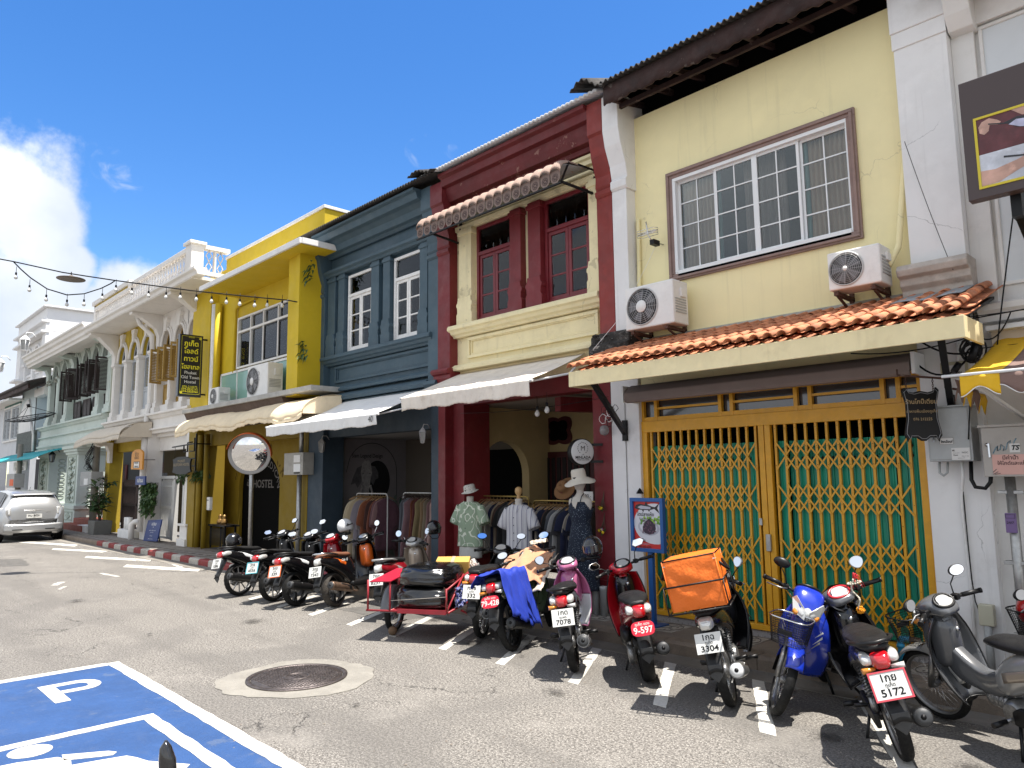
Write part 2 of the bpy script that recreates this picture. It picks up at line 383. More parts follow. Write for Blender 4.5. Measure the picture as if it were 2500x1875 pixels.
 # blue bay reserved for disabled drivers
bx=lambda u,v:(-8.16+u,2.35-v)  # u along the street to the right, v away from the kerb
marking('blue_bay',[(-8.12,2.31),(-2.6,2.31),(-2.6,-1.2),(-8.12,-1.2)],z=.004,m=M_BLUEP)
marking('bay_border',stripe(-8.20,2.34,-2.5,2.34,.11),z=.008);marking('bay_border',stripe(-8.17,2.285,-8.17,-1.2,.11),z=.008)
marking('bay_inner_border',stripe(-6.22,2.03,-2.5,2.03,.10),z=.008);marking('bay_inner_border',stripe(-6.17,1.98,-6.17,-1.2,.10),z=.008)
P_=lambda pts:[(-7.08-v,1.605+u) for u,v in pts]  # letter space: u right, v up
outer=P_([(0,0),(.115,0),(.115,.27),(.30,.27)]+[(.30+.155*math.sin(R(a)),.455-.185*math.cos(R(a))) for a in range(15,180,15)]+[(.30,.64),(0,.64)])
mb=MB()
fnp=XY(.0045)
mb.prism(P_([(0,0),(.115,0),(.115,.64),(0,.64)]),fnp,.0035)
mb.prism(P_([(.115,.27),(.29,.27),(.29,.365),(.115,.365)]),fnp,.0035)
mb.prism(P_([(.115,.545),(.29,.545),(.29,.64),(.115,.64)]),fnp,.0035)
n=12
for i in range(n):
 a,b=R(-90+180*i/n),R(-90+180*(i+1)/n)
 q=lambda r,t,s:(.29+r*math.cos(t)*.85,.455+s*math.sin(t))
 mb.prism(P_([q(.07,a,.09),q(.19,a,.185),q(.19,b,.185),q(.07,b,.09)]),fnp,.0035)
struct('painted_letter',mb,M_PAINT)
mb=MB()
mb.prism([(-5.975+.125*math.cos(R(a)),1.225+.13*math.sin(R(a))) for a in range(0,360,15)],fnp,.0035)
mb.prism(rough_poly([(-5.83,.86),(-5.80,1.12),(-5.72,1.33),(-5.60,1.38),(-5.50,1.36),(-5.46,1.52),(-5.42,1.66),(-5.33,1.70),(-5.22,1.73),(-4.97,1.90),(-4.90,1.84),(-5.02,1.70),(-5.10,1.2),(-5.2,.86)],amp=.003),fnp,.0035)
mb.prism(rough_poly([(-5.745,1.36),(-5.60,1.60),(-5.54,1.635),(-5.50,1.60),(-5.53,1.53),(-5.63,1.345)],amp=.002),fnp,.0035)
struct('painted_wheelchair_sign',mb,M_PAINT)
# ------- manhole
M_CONC=mat('concrete',(.25,.235,.205),rough=.9,var=.2,vs=3,bump=.6,bs=70,dirt=.35,dirtcol=(.14,.12,.10),speck=.3)
M_IRON=mat('cast_iron',(.14,.12,.115),rough=.45,metal=.75,var=.35,vs=14,bump=.4,bs=150,dirt=.4,dirtcol=(.20,.17,.14))
mb=MB();rr=random.Random(3)
mb.prism([((.66+.05*math.sin(3*a+1)+rr.uniform(-.025,.025))*math.cos(a)-6.36,(.66+.05*math.sin(2*a)+rr.uniform(-.025,.025))*math.sin(a)+3.36) for a in[2*math.pi*i/44 for i in range(44)]],XY(.001),.005)
struct('concrete_collar',mb,M_CONC)
mh=MB().lathe([(0,.0),(.40,.0),(.40,.009),(0,.0095)],(0,0,0),n=48).build('manhole_cover',M_IRON,org=(0,0,0));mh.location=(-6.36,3.36,.006)
tag(mh,'round cast iron manhole cover with raised studs set in a concrete collar','manhole cover')
MB().lathe([(.405,0),(.445,0),(.445,.012),(.405,.012),(.405,0)],n=48).build('rim',M_IRON,mh)
mb=MB()
for i in range(-12,13):
 for j in range(-12,13):
  x=i*.031+(j%2)*.0155;y=j*.027
  if .125<math.hypot(x,y)<.375:
   a=(i+j)%2*math.pi/2+.5;dx,dy=math.cos(a)*.011,math.sin(a)*.011;nx,ny=-dy*.45,dx*.45
   mb._add([(x-dx-nx,y-dy-ny,.009),(x+dx-nx,y+dy-ny,.009),(x+dx+nx,y+dy+ny,.009),(x-dx+nx,y-dy+ny,.009),
   (x-dx*.6-nx*.6,y-dy*.6-ny*.6,.015),(x+dx*.6-nx*.6,y+dy*.6-ny*.6,.015),(x+dx*.6+nx*.6,y+dy*.6+ny*.6,.015),(x-dx*.6+nx*.6,y-dy*.6+ny*.6,.015)],
   [(4,5,6,7),(0,1,5,4),(1,2,6,5),(2,3,7,6),(3,0,4,7)])
o=mb.build('stud',M_IRON,mh,recalc=False);o['kind']='stuff'
MB().lathe([(.095,.008),(.12,.008),(.12,.015),(.095,.015),(.095,.008)],n=32).build('raised_ring',M_IRON,mh)
mb=MB()
for s in(-1,0,1):mb.box(-.05,s*.03-.008,.009,.05,s*.03+.008,.015)
mb.build('emblem_bars',M_IRON,mh)
# ------- pavement, kerb
M_PAVE=mat('pavement',(.20,.165,.135),rough=.85,var=.18,vs=2,bump=.6,bs=130,dirt=.35,dirtcol=(.08,.07,.06),speck=.6)
M_KERB=mat('kerbstone',(.25,.20,.155),rough=.88,var=.2,vs=3,bump=.8,bs=90,dirt=.35,dirtcol=(.09,.075,.06),speck=.5)
M_KRED=mat('red_kerb_paint',(.28,.035,.032),rough=.7,var=.2,vs=8,bump=.5,bs=90,blotch=.8,blotchcol=(.25,.2,.17))
M_KWHITE=mat('white_kerb_paint',(.5,.46,.40),rough=.75,var=.2,vs=8,bump=.5,bs=90,blotch=.9,blotchcol=(.17,.15,.13))
mb=MB();xs=[-60,-45,-30,-22,-14,-9,-4,0,6]
poly=[(x,ky(x)+.16) for x in xs]+[(6,FY+.02),(-60,FY+.02)]
mb.prism(poly,XY(-.05),.18)
side=struct('pavement',mb,M_PAVE)
kerb=tag(empty('kerb',(-13,6.1,0)),kind='structure')
x=-60.;k=0
gutter=MB()
for a,b in zip(xs,xs[1:]):gutter.prism([(a,ky(a)-.30),(b,ky(b)-.30),(b,ky(b)),(a,ky(a))],XY(0),.005)
struct('gutter',gutter,mat('gutter_concrete',(.24,.22,.19),rough=.9,var=.25,vs=1.5,bump=.5,bs=80,dirt=.6,dirtcol=(.12,.105,.09)))
while x<5:
 w=.5 if-23.2<x<-12.6 else 1.0
 m=(M_KRED if k%2 else M_KWHITE) if-23.2<x<-12.6 else M_KERB
 j=rnd.uniform(-.004,.004);dz=rnd.uniform(-.006,.004)
 x1=x+w-.008;mbk=MB();y0,y1=ky(x)+j,ky(x1)+j
 mbk.prism([(y0,-.02),(y0,.105+dz),(y0+.03,.133+dz),(y0+.16,.134+dz),(y0+.16,-.02)],lambda u,v,q:(x+q,u+(y1-y0)*(q/(x1-x)),v),x1-x)
 if x>-33:mbk.build('kerb_stone',m,kerb,bevel=.006)
 else:mbk.build('kerb_stone',m,kerb)
 x+=w;k+=1
M_TILEW=mat('pale_paver',(.36,.33,.29),rough=.8,var=.2,vs=8,bump=.5,bs=120,dirt=.6,dirtcol=(.17,.145,.12),speck=.4)
for i in range(52):  # pale bars in two rows towards the left
 x=-31.5+i*.42
 if x>-11.2:break
 y=ky(x)+.42
 mbk=MB();mbk.prism([(x,y),(x+.16,y),(x+.36,y+.42),(x+.20,y+.42)],XY(.13),.006);mbk.build('paver',M_TILEW,side)
 if i%1==0 and x>-29:
  y=ky(x)+.16+.01;mbk=MB();mbk.prism([(x+.1,y),(x+.24,y),(x+.34,y+.2),(x+.20,y+.2)],XY(.13),.005)
  mbk.build('paver',M_TILEW,side)
  # square patterned tiles by the yellow gate
M_LINE=mat('tile_line',(.10,.085,.075),rough=.8)
for cx_,cy_ in[(-4.83,6.93),(-3.93,6.93),(-3.03,6.94),(-2.13,6.95),(-5.73,6.92),(-6.63,6.91),(-1.23,6.96)]:
 mbk=MB();mbk.box(cx_-.2,cy_-.2,.13,cx_+.2,cy_+.2,.136);t_=mbk.build('patterned_tile',M_TILEW,side)
 mbk=MB()
 for r_,n_ in((.185,28),(.06,14)):
  ps=[(cx_+r_*math.cos(2*math.pi*i/n_),cy_+r_*math.sin(2*math.pi*i/n_),.137) for i in range(n_)]
  mbk.tube(ps,.005,n=4,closed=True)
 for q in range(4):
  a=q*math.pi/2+math.pi/4
  mbk.tube([(cx_+.06*math.cos(a),cy_+.06*math.sin(a),.137),(cx_+.12*math.cos(a+.3),cy_+.12*math.sin(a+.3),.137),(cx_+.2*math.cos(a),cy_+.2*math.sin(a),.137)],.004,n=4)
  for s in(-.32,.32):
   mbk.lathe([(0,0),(.024,0),(.024,.0015),(0,.0015)],(cx_+.125*math.cos(a+s),cy_+.125*math.sin(a+s),.136),n=8,sx=.5)
 mbk.build('flower_pattern',M_LINE,t_)
M_OIL=mat('oil_stain',(.05,.046,.042),rough=.55,var=.3,vs=9)
def alpha_blot(m,sc):
 t=m.node_tree;p=t.nodes['Principled BSDF'];g=t.nodes.new('ShaderNodeTexCoord').outputs['Object'];ln=N(t,'ShaderNodeVectorMath',operation='LENGTH');L(t,g,ln.inputs[0])
 n=N(t,'ShaderNodeTexNoise');n.inputs['Scale'].default_value=sc;n.inputs['Detail'].default_value=6;L(t,g,n.inputs['Vector'])
 v=math_n(t,'SUBTRACT',math_n(t,'ADD',math_n(t,'SUBTRACT',1.0,ln.outputs['Value']),math_n(t,'MULTIPLY',math_n(t,'SUBTRACT',n.outputs[0],.5),1.8)),.15)
 mr=N(t,'ShaderNodeMapRange',interpolation_type='SMOOTHSTEP');mr.inputs[1].default_value=.0;mr.inputs[2].default_value=.9;mr.inputs[4].default_value=.6;L(t,v,mr.inputs[0]);L(t,mr.outputs[0],p.inputs['Alpha'])
alpha_blot(M_OIL,3.5)
rr=random.Random(17)
for i in range(26):
 x=rr.uniform(-11.5,-1.0) if i<18 else rr.uniform(-14,-2);y=rr.uniform(5.0,6.1) if i<18 else rr.uniform(2.6,4.8);q=rr.uniform(.05,.22)
 o=struct('oil_stain',MB().lathe([(0,0),(1,0)],n=20,caps=False),M_OIL,org=(0,0,0));o.location=(x,y,.0095+.0006*i);o.scale=(q,q*rr.uniform(.6,1.5),1)
 # a darker asphalt repair and scattered grit by the gutter
M_PATCH=mat('asphalt_patch',(.11,.104,.095),rough=.9,var=.25,vs=6,bump=.8,bs=70,speck=.6)
marking('asphalt_patch',[(-9.2,5.45),(-7.9,5.42),(-7.75,6.1),(-9.0,6.12)],z=.0025,m=M_PATCH,amp=.03);marking('asphalt_patch',[(-20.9,3.3),(-19.0,3.15),(-18.8,3.6),(-20.6,3.8)],z=.0025,m=M_PATCH,amp=.05)
gr=MB()
for i in range(1500):
 x=rr.uniform(-22,1.5);y=ky(x)-abs(rr.gauss(0,.12))-.01 if i%3 else rr.uniform(2,6.0);s_=rr.uniform(.003,.009)
 gr._add([(x-s_,y-s_,.004),(x+s_,y-s_*.6,.004),(x+s_*.4,y+s_,.004),(x,y,.004+s_)],[(0,1,3),(1,2,3),(2,0,3)])
o=gr.build('gravel',mat('grit',(.22,.19,.16),rough=.9),recalc=False);o['kind']='stuff'
lv_=random.Random(8)
for i in range(9):
 x=lv_.uniform(-12,-1.5);y=ky(x)-lv_.uniform(.03,.4);a=lv_.uniform(0,6.28);q=lv_.uniform(.02,.04)
 mbl=MB();mbl._add([(-q,0,.012),(0,-q*.4,.006),(q,0,.014),(0,q*.4,.008)],[(0,1,2,3)]);ol=mbl.build('fallen_leaves',mat('dry_leaf',(.20,.11,.04),rough=.8),org=(0,0,0));ol.location=(x,y,0);ol.rotation_euler.z=a;ol['kind']='stuff'
 # ================================================================== PALE YELLOW SHOPHOUSE WITH THE FOLDING GATE
M_PY=mat('pale_yellow_plaster',(.90,.80,.46),rough=.82,var=.07,vs=.9,bump=.12,bs=14,streak=.22,dirt=.16,dirtcol=(.62,.52,.30),crack=.35)
M_WH=mat('white_plaster',(.80,.79,.78),rough=.85,var=.08,vs=1.2,bump=.2,bs=12,streak=.30,dirt=.3,dirtcol=(.46,.43,.39),crack=.6)
M_WHL=mat('white_plaster_lower',(.7,.68,.65),rough=.85,var=.1,vs=1.4,bump=.25,bs=12,streak=.4,dirt=.4,dirtcol=(.38,.34,.29),crack=.6)
M_MOLD=mat('mouldy_plaster',(.045,.040,.036),rough=.95,var=.5,vs=5.5,bump=1.,bs=22,dirt=.7,dirtcol=(.36,.33,.30),blotch=.9,blotchcol=(.42,.38,.34),bw=5)
M_DARK=mat('dark_interior',(.003,.003,.003),rough=.95,spec=.1)  # near-black colour stands in for the shade of interiors and gaps
M_DWOOD=mat('weathered_dark_wood',(.035,.014,.011),rough=.8,var=.4,vs=3,bump=.6,bs=30,streak=.3,blotch=.5,blotchcol=(.17,.14,.12))
M_CORR=mat('old_roof_sheet',(.05,.045,.04),rough=.85,var=.3,vs=2,bump=.4,bs=30,dirt=.5)
M_GATE=mat('ochre_enamel',(.70,.345,.016),rough=.42,var=.10,vs=5,bump=.1,bs=60,dirt=.18,dirtcol=(.22,.10,.02))
M_GREEN=mat('green_enamel_sheet',(.025,.36,.235),rough=.38,var=.12,vs=1.4,bump=.08,bs=30,streak=.25,dirt=.12,dirtcol=(.02,.1,.08))
M_GLASS=glass_mat('dark_glass')
M_PANE=thin_glass('window_glass')
M_ALU=mat('white_aluminium',(.78,.79,.79),rough=.4,var=.03,vs=3)
M_TAUPE=mat('taupe_moulding',(.27,.18,.155),rough=.65,var=.15,vs=6,streak=.2,bump=.1)
M_BLACK=mat('black_paint',(.005,.005,.006),rough=.45,spec=.3)
M_RUST=mat('rusty_steel',(.10,.045,.030),rough=.8,var=.4,vs=12,bump=.5,blotch=.5,blotchcol=(.25,.2,.17))
pale=empty('pale_yellow_shophouse',(-3.7,7.2,0),'pale yellow shophouse with large white grid window above a terracotta tile canopy','building')
# upper wall with the window opening
wx0,wx1,wz0,wz1=-4.70,-2.62,4.08,5.29
mb=MB()
mb.box(-5.26,7.2,2.70,wx0,7.4,6.24);mb.box(wx1,7.2,2.70,-2.14,7.4,6.24)
mb.box(wx0,7.2,2.70,wx1,7.4,wz0);mb.box(wx0,7.2,wz1,wx1,7.4,6.24)
mb.build('wall',M_PY,pale)
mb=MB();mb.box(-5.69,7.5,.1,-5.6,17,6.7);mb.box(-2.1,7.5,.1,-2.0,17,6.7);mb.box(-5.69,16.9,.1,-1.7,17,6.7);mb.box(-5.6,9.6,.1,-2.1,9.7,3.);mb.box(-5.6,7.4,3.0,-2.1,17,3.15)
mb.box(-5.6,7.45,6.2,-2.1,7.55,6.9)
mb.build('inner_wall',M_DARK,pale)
# ochre taupe surround
mb=MB();frame(mb,-4.775,4.03,-2.57,5.365,.085,7.165,7.2);frame(mb,-4.755,4.05,-2.59,5.345,.03,7.145,7.17)
mb.build('window_surround',M_TAUPE,pale,bevel=.006)
win=MB();frame(win,wx0,wz0,wx1,wz1,.05,7.175,7.30);win.box(wx0+.05,7.165,wz0,wx1-.05,7.25,wz0+.07)
win=win.build('window',M_ALU,pale,bevel=.004)
pw=(wx1-wx0-.10)/4
M_CURT=mat('beige_curtain',(.52,.35,.26),rough=.95,sheen=.3)
M_BLUEC=mat('pale_teal_curtain',(.25,.42,.42),rough=.9)
for i in range(4):
 a=wx0+.05+i*pw;b=a+pw;yy=7.215 if i in(1,2) else 7.245
 mb=MB();frame(mb,a,wz0+.07,b,wz1-.05,.028,yy,yy+.025)
 if i==1:mb.box(b-.03,yy-.01,wz0+.07,b+.03,yy+.02,wz1-.05)
 cx_=(a+b)/2
 mb.box(cx_-.007,yy+.002,wz0+.09,cx_+.007,yy+.018,wz1-.07)
 h=wz1-.05-(wz0+.07)
 for q in(1,2,3):mb.box(a+.02,yy+.001,wz0+.07+h*q/4-.007,b-.02,yy+.017,wz0+.07+h*q/4+.007)
 s_=mb.build('sash',M_ALU,win)
 for c_ in range(2):
  for q in range(4):
   x0=(a+.028,cx_+.007)[c_];x1=(cx_-.007,b-.028)[c_];z0=wz0+.07+h*q/4+.007;z1=z0+h/4-.014
   mb=MB();t_=rnd.uniform(-.0012,.0012);mb.box(x0,yy+.008,z0,x1,yy+.012,z1)
   mb.build('pane',M_PANE,win)
def drape(x0,x1,z0,z1,y,m,parent,name='curtain',folds=9,amp=.022):
 mb=MB();mb.sheet(lambda u,v:(x0+(x1-x0)*u,y+amp*math.sin(u*folds*6.283+.6*math.sin(v*3)),z0+(z1-z0)*v),folds*8,6)
 return mb.build(name,m,parent,solid=.003)
drape(wx0+.05,wx0+.5,4.1,5.3,7.34,M_CURT,win);drape(wx0+.50,wx0+.56,4.1,5.3,7.33,M_BLUEC,win,folds=1)
drape(wx1-.5,wx1-.05,4.1,5.3,7.34,M_CURT,win);drape(wx1-.56,wx1-.50,4.1,5.3,7.33,M_BLUEC,win,folds=1)
drape(-3.9,-3.4,4.1,5.3,7.42,mat('dim_curtain',(.26,.19,.17),rough=.9),win,folds=6)
mb=MB();mb.box(wx0,7.9,3.9,wx1,7.95,5.6);mb.build('dim_room',mat('dim_room',(.05,.05,.055),rough=.9),win)
# white pilasters (full height) with consoles
mb=MB()
mb.box(-5.47,7.02,3.50,-5.25,7.5,5.30);mb.prism([(7.02,5.30),(6.99,5.33),(6.99,5.42),(7.02,5.45),(6.99,5.62),(6.90,5.85),(6.86,6.05),(6.86,6.50),(7.5,6.50),(7.5,5.30)],lambda u,v,w:(-5.47+w,u,v),.245)
mb.box(-5.69,7.16,.12,-5.27,7.5,3.42)
mb.build('pilaster',M_WH,pale,bevel=.006)
mb=MB();mb.prism([(7.5,3.42),(7.5,3.50)]+[(6.98,3.53),(6.93,3.48),(6.93,3.40),(6.88,3.36),(6.88,3.27),(7.0,3.16),(7.16,3.05),(7.5,3.05)],lambda u,v,w:(-5.80+w,u,v),.60)
for i in range(16):
 mb.lathe([(0,-.02),(.04+rnd.random()*.02,0),(0,.03)],(-5.78+rnd.random()*.56,6.9+rnd.random()*.1,3.3+rnd.random()*.2),n=6)
mb.build('capital',M_MOLD,pale,bevel=.012)
mb=MB();mb.box(-2.14,7.06,3.60,-1.70,7.5,7.6);mb.box(-2.155,7.03,5.86,-1.69,7.06,7.6);mb.box(-2.15,7.045,5.70,-1.695,7.06,5.86)
mb.box(-2.17,7.14,.12,-1.70,7.5,3.20);mb.build('pilaster',M_WH,pale,bevel=.006)
mb=MB();mb.prism([(7.5,3.19),(7.5,3.62),(6.93,3.62),(6.90,3.57),(6.92,3.52),(6.98,3.50),(6.98,3.44),(7.03,3.40),(7.03,3.30),(7.10,3.19)],lambda u,v,w:(-2.22+w,u,v),.56)
mb.build('capital',mat('weathered_white_plaster',(.5,.45,.40),rough=.9,var=.2,vs=5,bump=.7,bs=25,dirt=.6,dirtcol=(.2,.16,.13)),pale,bevel=.008)
# roof over the front: corrugated sheet, weathered barge board, open dark gap
mb=MB()
def corr(x0,x1,ya,za,yb,zb,mb,pitch=.076,amp=.02):
 n=int((x1-x0)/pitch*8)
 mb.sheet(lambda u,v:(x0+(x1-x0)*u,ya+(yb-ya)*v,za+(zb-za)*v+amp*math.sin((x1-x0)*u/pitch*6.283)),n,2,smooth=True)
corr(-5.30,-1.95,6.62,6.53,9.6,7.6,mb)
o=mb.build('roof_sheet',M_CORR,pale,solid=.008)
mb=MB();mb.sheet(lambda u,v:(-5.3+3.35*u,6.70,6.27+.24*v+.012*math.sin(u*61)*(1-v)+.008*math.sin(u*173)*(1-v)),180,3)
mb.build('barge_board',M_DWOOD,pale,solid=.025)
mb=MB()
for i in range(8):mb.bar((-5.2+i*.44,6.72,6.33),(-5.2+i*.44,7.5,6.50),.04,.07)
mb.box(-5.3,6.9,6.28,-2.1,6.94,6.34);mb.build('rafter',M_DWOOD,pale)
mb=MB();mb.box(-5.25,7.38,6.24,-2.14,7.4,6.6);mb.build('gap_shade_sheet',M_DARK,pale)  # near-black sheet standing in for the shade of the open roof gap
# canopy: fascia, terracotta barrel tiles, struts
mb=MB();mb.box(-5.44,6.10,2.775,-1.52,6.125,2.945);mb.box(-5.44,6.125,2.775,-5.415,6.6,2.945);mb.box(-1.545,6.125,2.775,-1.52,6.6,2.945)
mb.build('fascia',mat('cream_fascia',(.86,.74,.44),rough=.6,var=.1,vs=2,streak=.35,dirt=.35,dirtcol=(.5,.38,.18)),pale,bevel=.004)
mb=MB();mb._add([(-5.41,6.13,2.93),(-1.55,6.13,2.93),(-1.55,7.2,3.27),(-5.41,7.2,3.27),(-5.41,6.13,2.905),(-1.55,6.13,2.905),(-1.55,7.2,3.245),(-5.41,7.2,3.245)],[(0,1,2,3),(7,6,5,4),(0,4,5,1),(1,5,6,2),(2,6,7,3),(3,7,4,0)])
mb.build('canopy_deck',M_BLACK,pale)
M_TC=mat('terracotta_tile',(.60,.23,.11),rough=.8,var=.45,vs=4,bump=.4,bs=70,dirt=.5,dirtcol=(.16,.05,.035))
def tile_mesh(r=.055,Lt=.27,conc=False):
 mb=MB();n=8
 def fn(rr):
  out=[]
  for v in range(2):
   k=1.0 if v==0 else .86
   for i in range(n+1):
    a=math.pi*i/n;out.append((-math.cos(a)*rr*k,v*Lt,(math.sin(a)*rr*k)*(1 if not conc else-1)))
  return out
 a=fn(r);b=fn(r-.012);vs=a+b;m_=n+1;fs=[]
 for i in range(n):
  fs.append((i,i+1,m_+i+1,m_+i));fs.append((2*m_+i,3*m_+i,3*m_+i+1,2*m_+i+1))
  fs.append((i,2*m_+i,2*m_+i+1,i+1));fs.append((m_+i,m_+i+1,3*m_+i+1,3*m_+i))
 fs+=[(0,m_,3*m_,2*m_),(n,2*m_+n,3*m_+n,m_+n)]
 mb._add(vs,fs,0,True);return mb.mesh('roof_tile',M_TC)
tm=tile_mesh();tmc=tile_mesh(.062,.27,True)
slope=math.atan2(.34,1.07)
ntile=30;px_=3.90/ntile
for i in range(ntile):
 for j in range(5):
  y=6.055+j*.225;z=2.985+(y-6.055)*math.tan(slope)+j*.006;x=-5.44+px_*(i+.5)
  if y>7.1:continue
  inst('roof_tile',tm,pale,(x,y,z+rnd.uniform(-.003,.003)),(slope,0,rnd.uniform(-.035,.035)),(.95,1,.9))
  if j<1 or i%1==0:inst('roof_tile',tmc,pale,(x+px_/2,y+(.13 if j==0 else .05),z-.004),(slope,0,rnd.uniform(-.02,.02)),(1,1,.42))
mb=MB();mb.prism([(7.2,3.24),(7.2,3.42),(7.17,3.42),(7.12,3.36),(6.98,3.27),(6.98,3.22)],lambda u,v,w:(-5.30+w,u,v),3.2)
mb.build('mortar_flashing',mat('mortar',(.38,.35,.31),rough=.95,var=.25,vs=5,bump=.8,bs=30,dirt=.6,dirtcol=(.15,.13,.11)),pale)
mb=MB();mb.sheet(lambda u,v:(-2.2+.55*u,6.62+.5*v,3.22+.16*v+.01*math.sin(u*9)),8,3);mb.build('lead_flashing',mat('lead_sheet',(.30,.32,.34),rough=.5,var=.3,vs=9,blotch=.5,blotchcol=(.6,.6,.6)),pale,solid=.006)
for x0,x1 in((-5.15,-5.47),(-1.70,-1.93)):
 mb=MB();mb.bar((x0,6.16,2.82),(x1,7.13,2.30),.05,.06);mb.box(x1-.03,7.12,2.2,x1+.03,7.16,2.45);mb.build('strut',M_BLACK,pale)
mb=MB();mb.bar((-5.2,6.16,2.84),(-5.2,7.15,3.14),.04,.05);mb.bar((-1.75,6.16,2.84),(-1.75,7.15,3.14),.04,.05);mb.build('canopy_beam',M_BLACK,pale)
# retracted awning roll in its cloth
mb=MB();mb.prism([(6.92,2.80),(6.86,2.74),(6.86,2.66),(6.88,2.635),(6.92,2.625),(6.90,2.66),(7.02,2.72),(7.08,2.80),(7.0,2.84)],lambda u,v,w:(-5.26+w,u,v),3.10)
ra=mb.build('rolled_awning',mat('taupe_canvas',(.235,.185,.165),rough=.9,var=.08,vs=2,bump=.15,bs=200),org=(-3.7,6.95,2.7),bevel=.01)
tag(ra,'rolled taupe canvas awning under the terracotta tile canopy','awning')
for x in(-5.29,-2.13):MB().box(x-.015,6.87,2.64,x+.015,7.15,2.83).build('bracket',M_ALU,ra)
# ------- folding gate
gate=empty('folding_gate',(-3.7,7.25,.2),'ochre folding lattice gate backed by green corrugated sheets','gate')
GY=7.23
mb=MB();mb.box(-5.28,GY-.03,2.29,-2.17,GY+.05,2.42);mb.build('header_beam',M_GATE,gate,bevel=.004)
mb=MB();mb.box(-5.28,GY-.025,.20,-5.20,GY+.05,2.29);mb.build('side_post',M_GATE,gate,bevel=.004)
mb=MB();mb.box(-2.25,GY-.025,.20,-2.17,GY+.05,2.29);mb.build('side_post',M_GATE,gate,bevel=.004)
for xa in(-3.775,-3.705):
 mb=MB();mb.box(xa,GY-.035,.26,xa+.062,GY+.03,2.29);mb.build('meeting_post',M_GATE,gate,bevel=.004)
mb=MB();mb.box(-5.28,GY-.05,.20,-2.17,GY+.06,.255);mb.build('bottom_rail',M_GATE,gate,bevel=.004)
mb=MB();mb.box(-3.735,GY-.065,1.00,-3.685,GY-.03,1.17);mb.build('latch',mat('galvanised_steel',(.42,.42,.41),rough=.42,metal=.8,var=.2,vs=12),gate,bevel=.004)
MB().box(-3.80,GY-.055,1.26,-3.77,GY-.03,1.33).build('lock_plate',mat('galvanised_steel',(.42,.42,.41)),gate)
# transom above the header: frames with dark glass
bx_=[-5.28,-5.05,-4.23,-4.10,-3.33,-3.20,-2.60,-2.47,-2.17]
for z0,z1 in((2.42,2.47),(2.66,2.70)):MB().box(-5.28,GY-.01,z0,-2.17,GY+.04,z1).build('transom_rail',M_GATE,gate)
for xx in[-5.26,-5.07,-4.22,-4.08,-3.36,-3.21,-2.52,-2.38,-2.2]:MB().box(xx-.02,GY-.014,2.42,xx+.02,GY+.036,2.72).build('transom_post',M_GATE,gate)
for a,b in((-5.05,-4.24),(-4.06,-3.38),(-3.19,-2.54),(-2.36,-2.22)):MB().box(a,GY-.006,2.555,b,GY+.03,2.580).build('transom_bar',M_GATE,gate)
MB().box(-5.26,GY+.05,2.45,-2.2,GY+.055,2.7).build('transom_glass',glass_mat('transom_glass',(.05,.045,.042),.15),gate)
# uprights and lattice bars
def gate_half(x0,x1,n):
 xs_=[x0+(x1-x0)*i/n for i in range(n+1)]
 up=MB().box(-.0115,-.010,0,.0115,.006,2.04).box(-.0115,.006,0,-.0085,.02,2.04).box(.0085,.006,0,.0115,.02,2.04).mesh('upright_bar',M_GATE)
 for x in xs_:inst('upright_bar',up,gate,(x,GY,.255))
 p=(x1-x0)/n
 rows=(1.97,1.54,1.0,.53)  # lattice bands (scissor bars)
 for zc in rows:
  for s in(1,-1):
   dz=.29;me=MB();me.bar((-p,.0,-dz/2*s),(p,.0,dz/2*s),.016,.005,up=(0,1,0));me=me.mesh('lattice_bar',M_GATE)
   for i in range(1,n):
    inst('lattice_bar',me,gate,(xs_[i],GY-.015+(.004 if s>0 else-.002),zc))
 rv=MB()
 for x in xs_:
  for z in[.35+.19*i for i in range(11)]:rv.lathe([(.004,0),(.0035,.003),(0,.004)],(x,GY-.0105,z),(0,-1,0),n=6)
 o=rv.build('rivet',M_RUST,gate,recalc=False);o['kind']='stuff'
gate_half(-5.15,-3.82,13);gate_half(-3.60,-2.32,12)
# green sheets: folded panels behind
def sheet_panel(w):
 mb=MB();prof=[(0,0),(.15,0),(.2,-.012),(.3,-.012),(.35,0),(.65,0),(.7,-.012),(.8,-.012),(.85,0),(1,.0)]
 for(a,b),(c,d_) in zip(prof,prof[1:]):
  mb._add([(a*w,b,0),(c*w,d_,0),(c*w,d_,1.86),(a*w,b,1.86)],[(0,1,2,3)])
 mb.lathe([(0,0),(.009,0),(0,.001)],(w*.5,-.004,1.79),(0,-1,0),n=6);mb.lathe([(0,0),(.009,0),(0,.001)],(w*.5,-.004,1.70),(0,-1,0),n=6)
 return mb
for x0,x1,n_ in((-5.19,-3.86,13),(-3.60,-2.26,13)):
 w_=(x1-x0)/n_;me=sheet_panel(w_).mesh('green_sheet',M_GREEN)
 for i in range(n_):inst('green_sheet',me,gate,(x0+i*w_,GY+.055+(.03 if i%2 else 0),.262),(0,0,R(7) if i%2 else R(-7)))
mb=MB()
for x0,x1,n_ in((-5.19,-3.86,13),(-3.60,-2.26,13)):
 for i in range(n_):
  for z in(2.03,1.94):
   mb.prism([(x0+(i+.5)*(x1-x0)/n_-.012,z),(x0+(i+.5)*(x1-x0)/n_,z-.02),(x0+(i+.5)*(x1-x0)/n_+.012,z),(x0+(i+.5)*(x1-x0)/n_,z+.02)],XZ(GY+.038),-.004)
o=mb.build('vent_slot',M_BLACK,gate,recalc=False);o['kind']='stuff'
mb=MB();mb.box(-5.30,7.20,.12,-2.15,7.6,.20);mb.build('threshold',mat('mosaic_plinth',(.30,.28,.27),rough=.6,speck=.9,bs=30),pale)
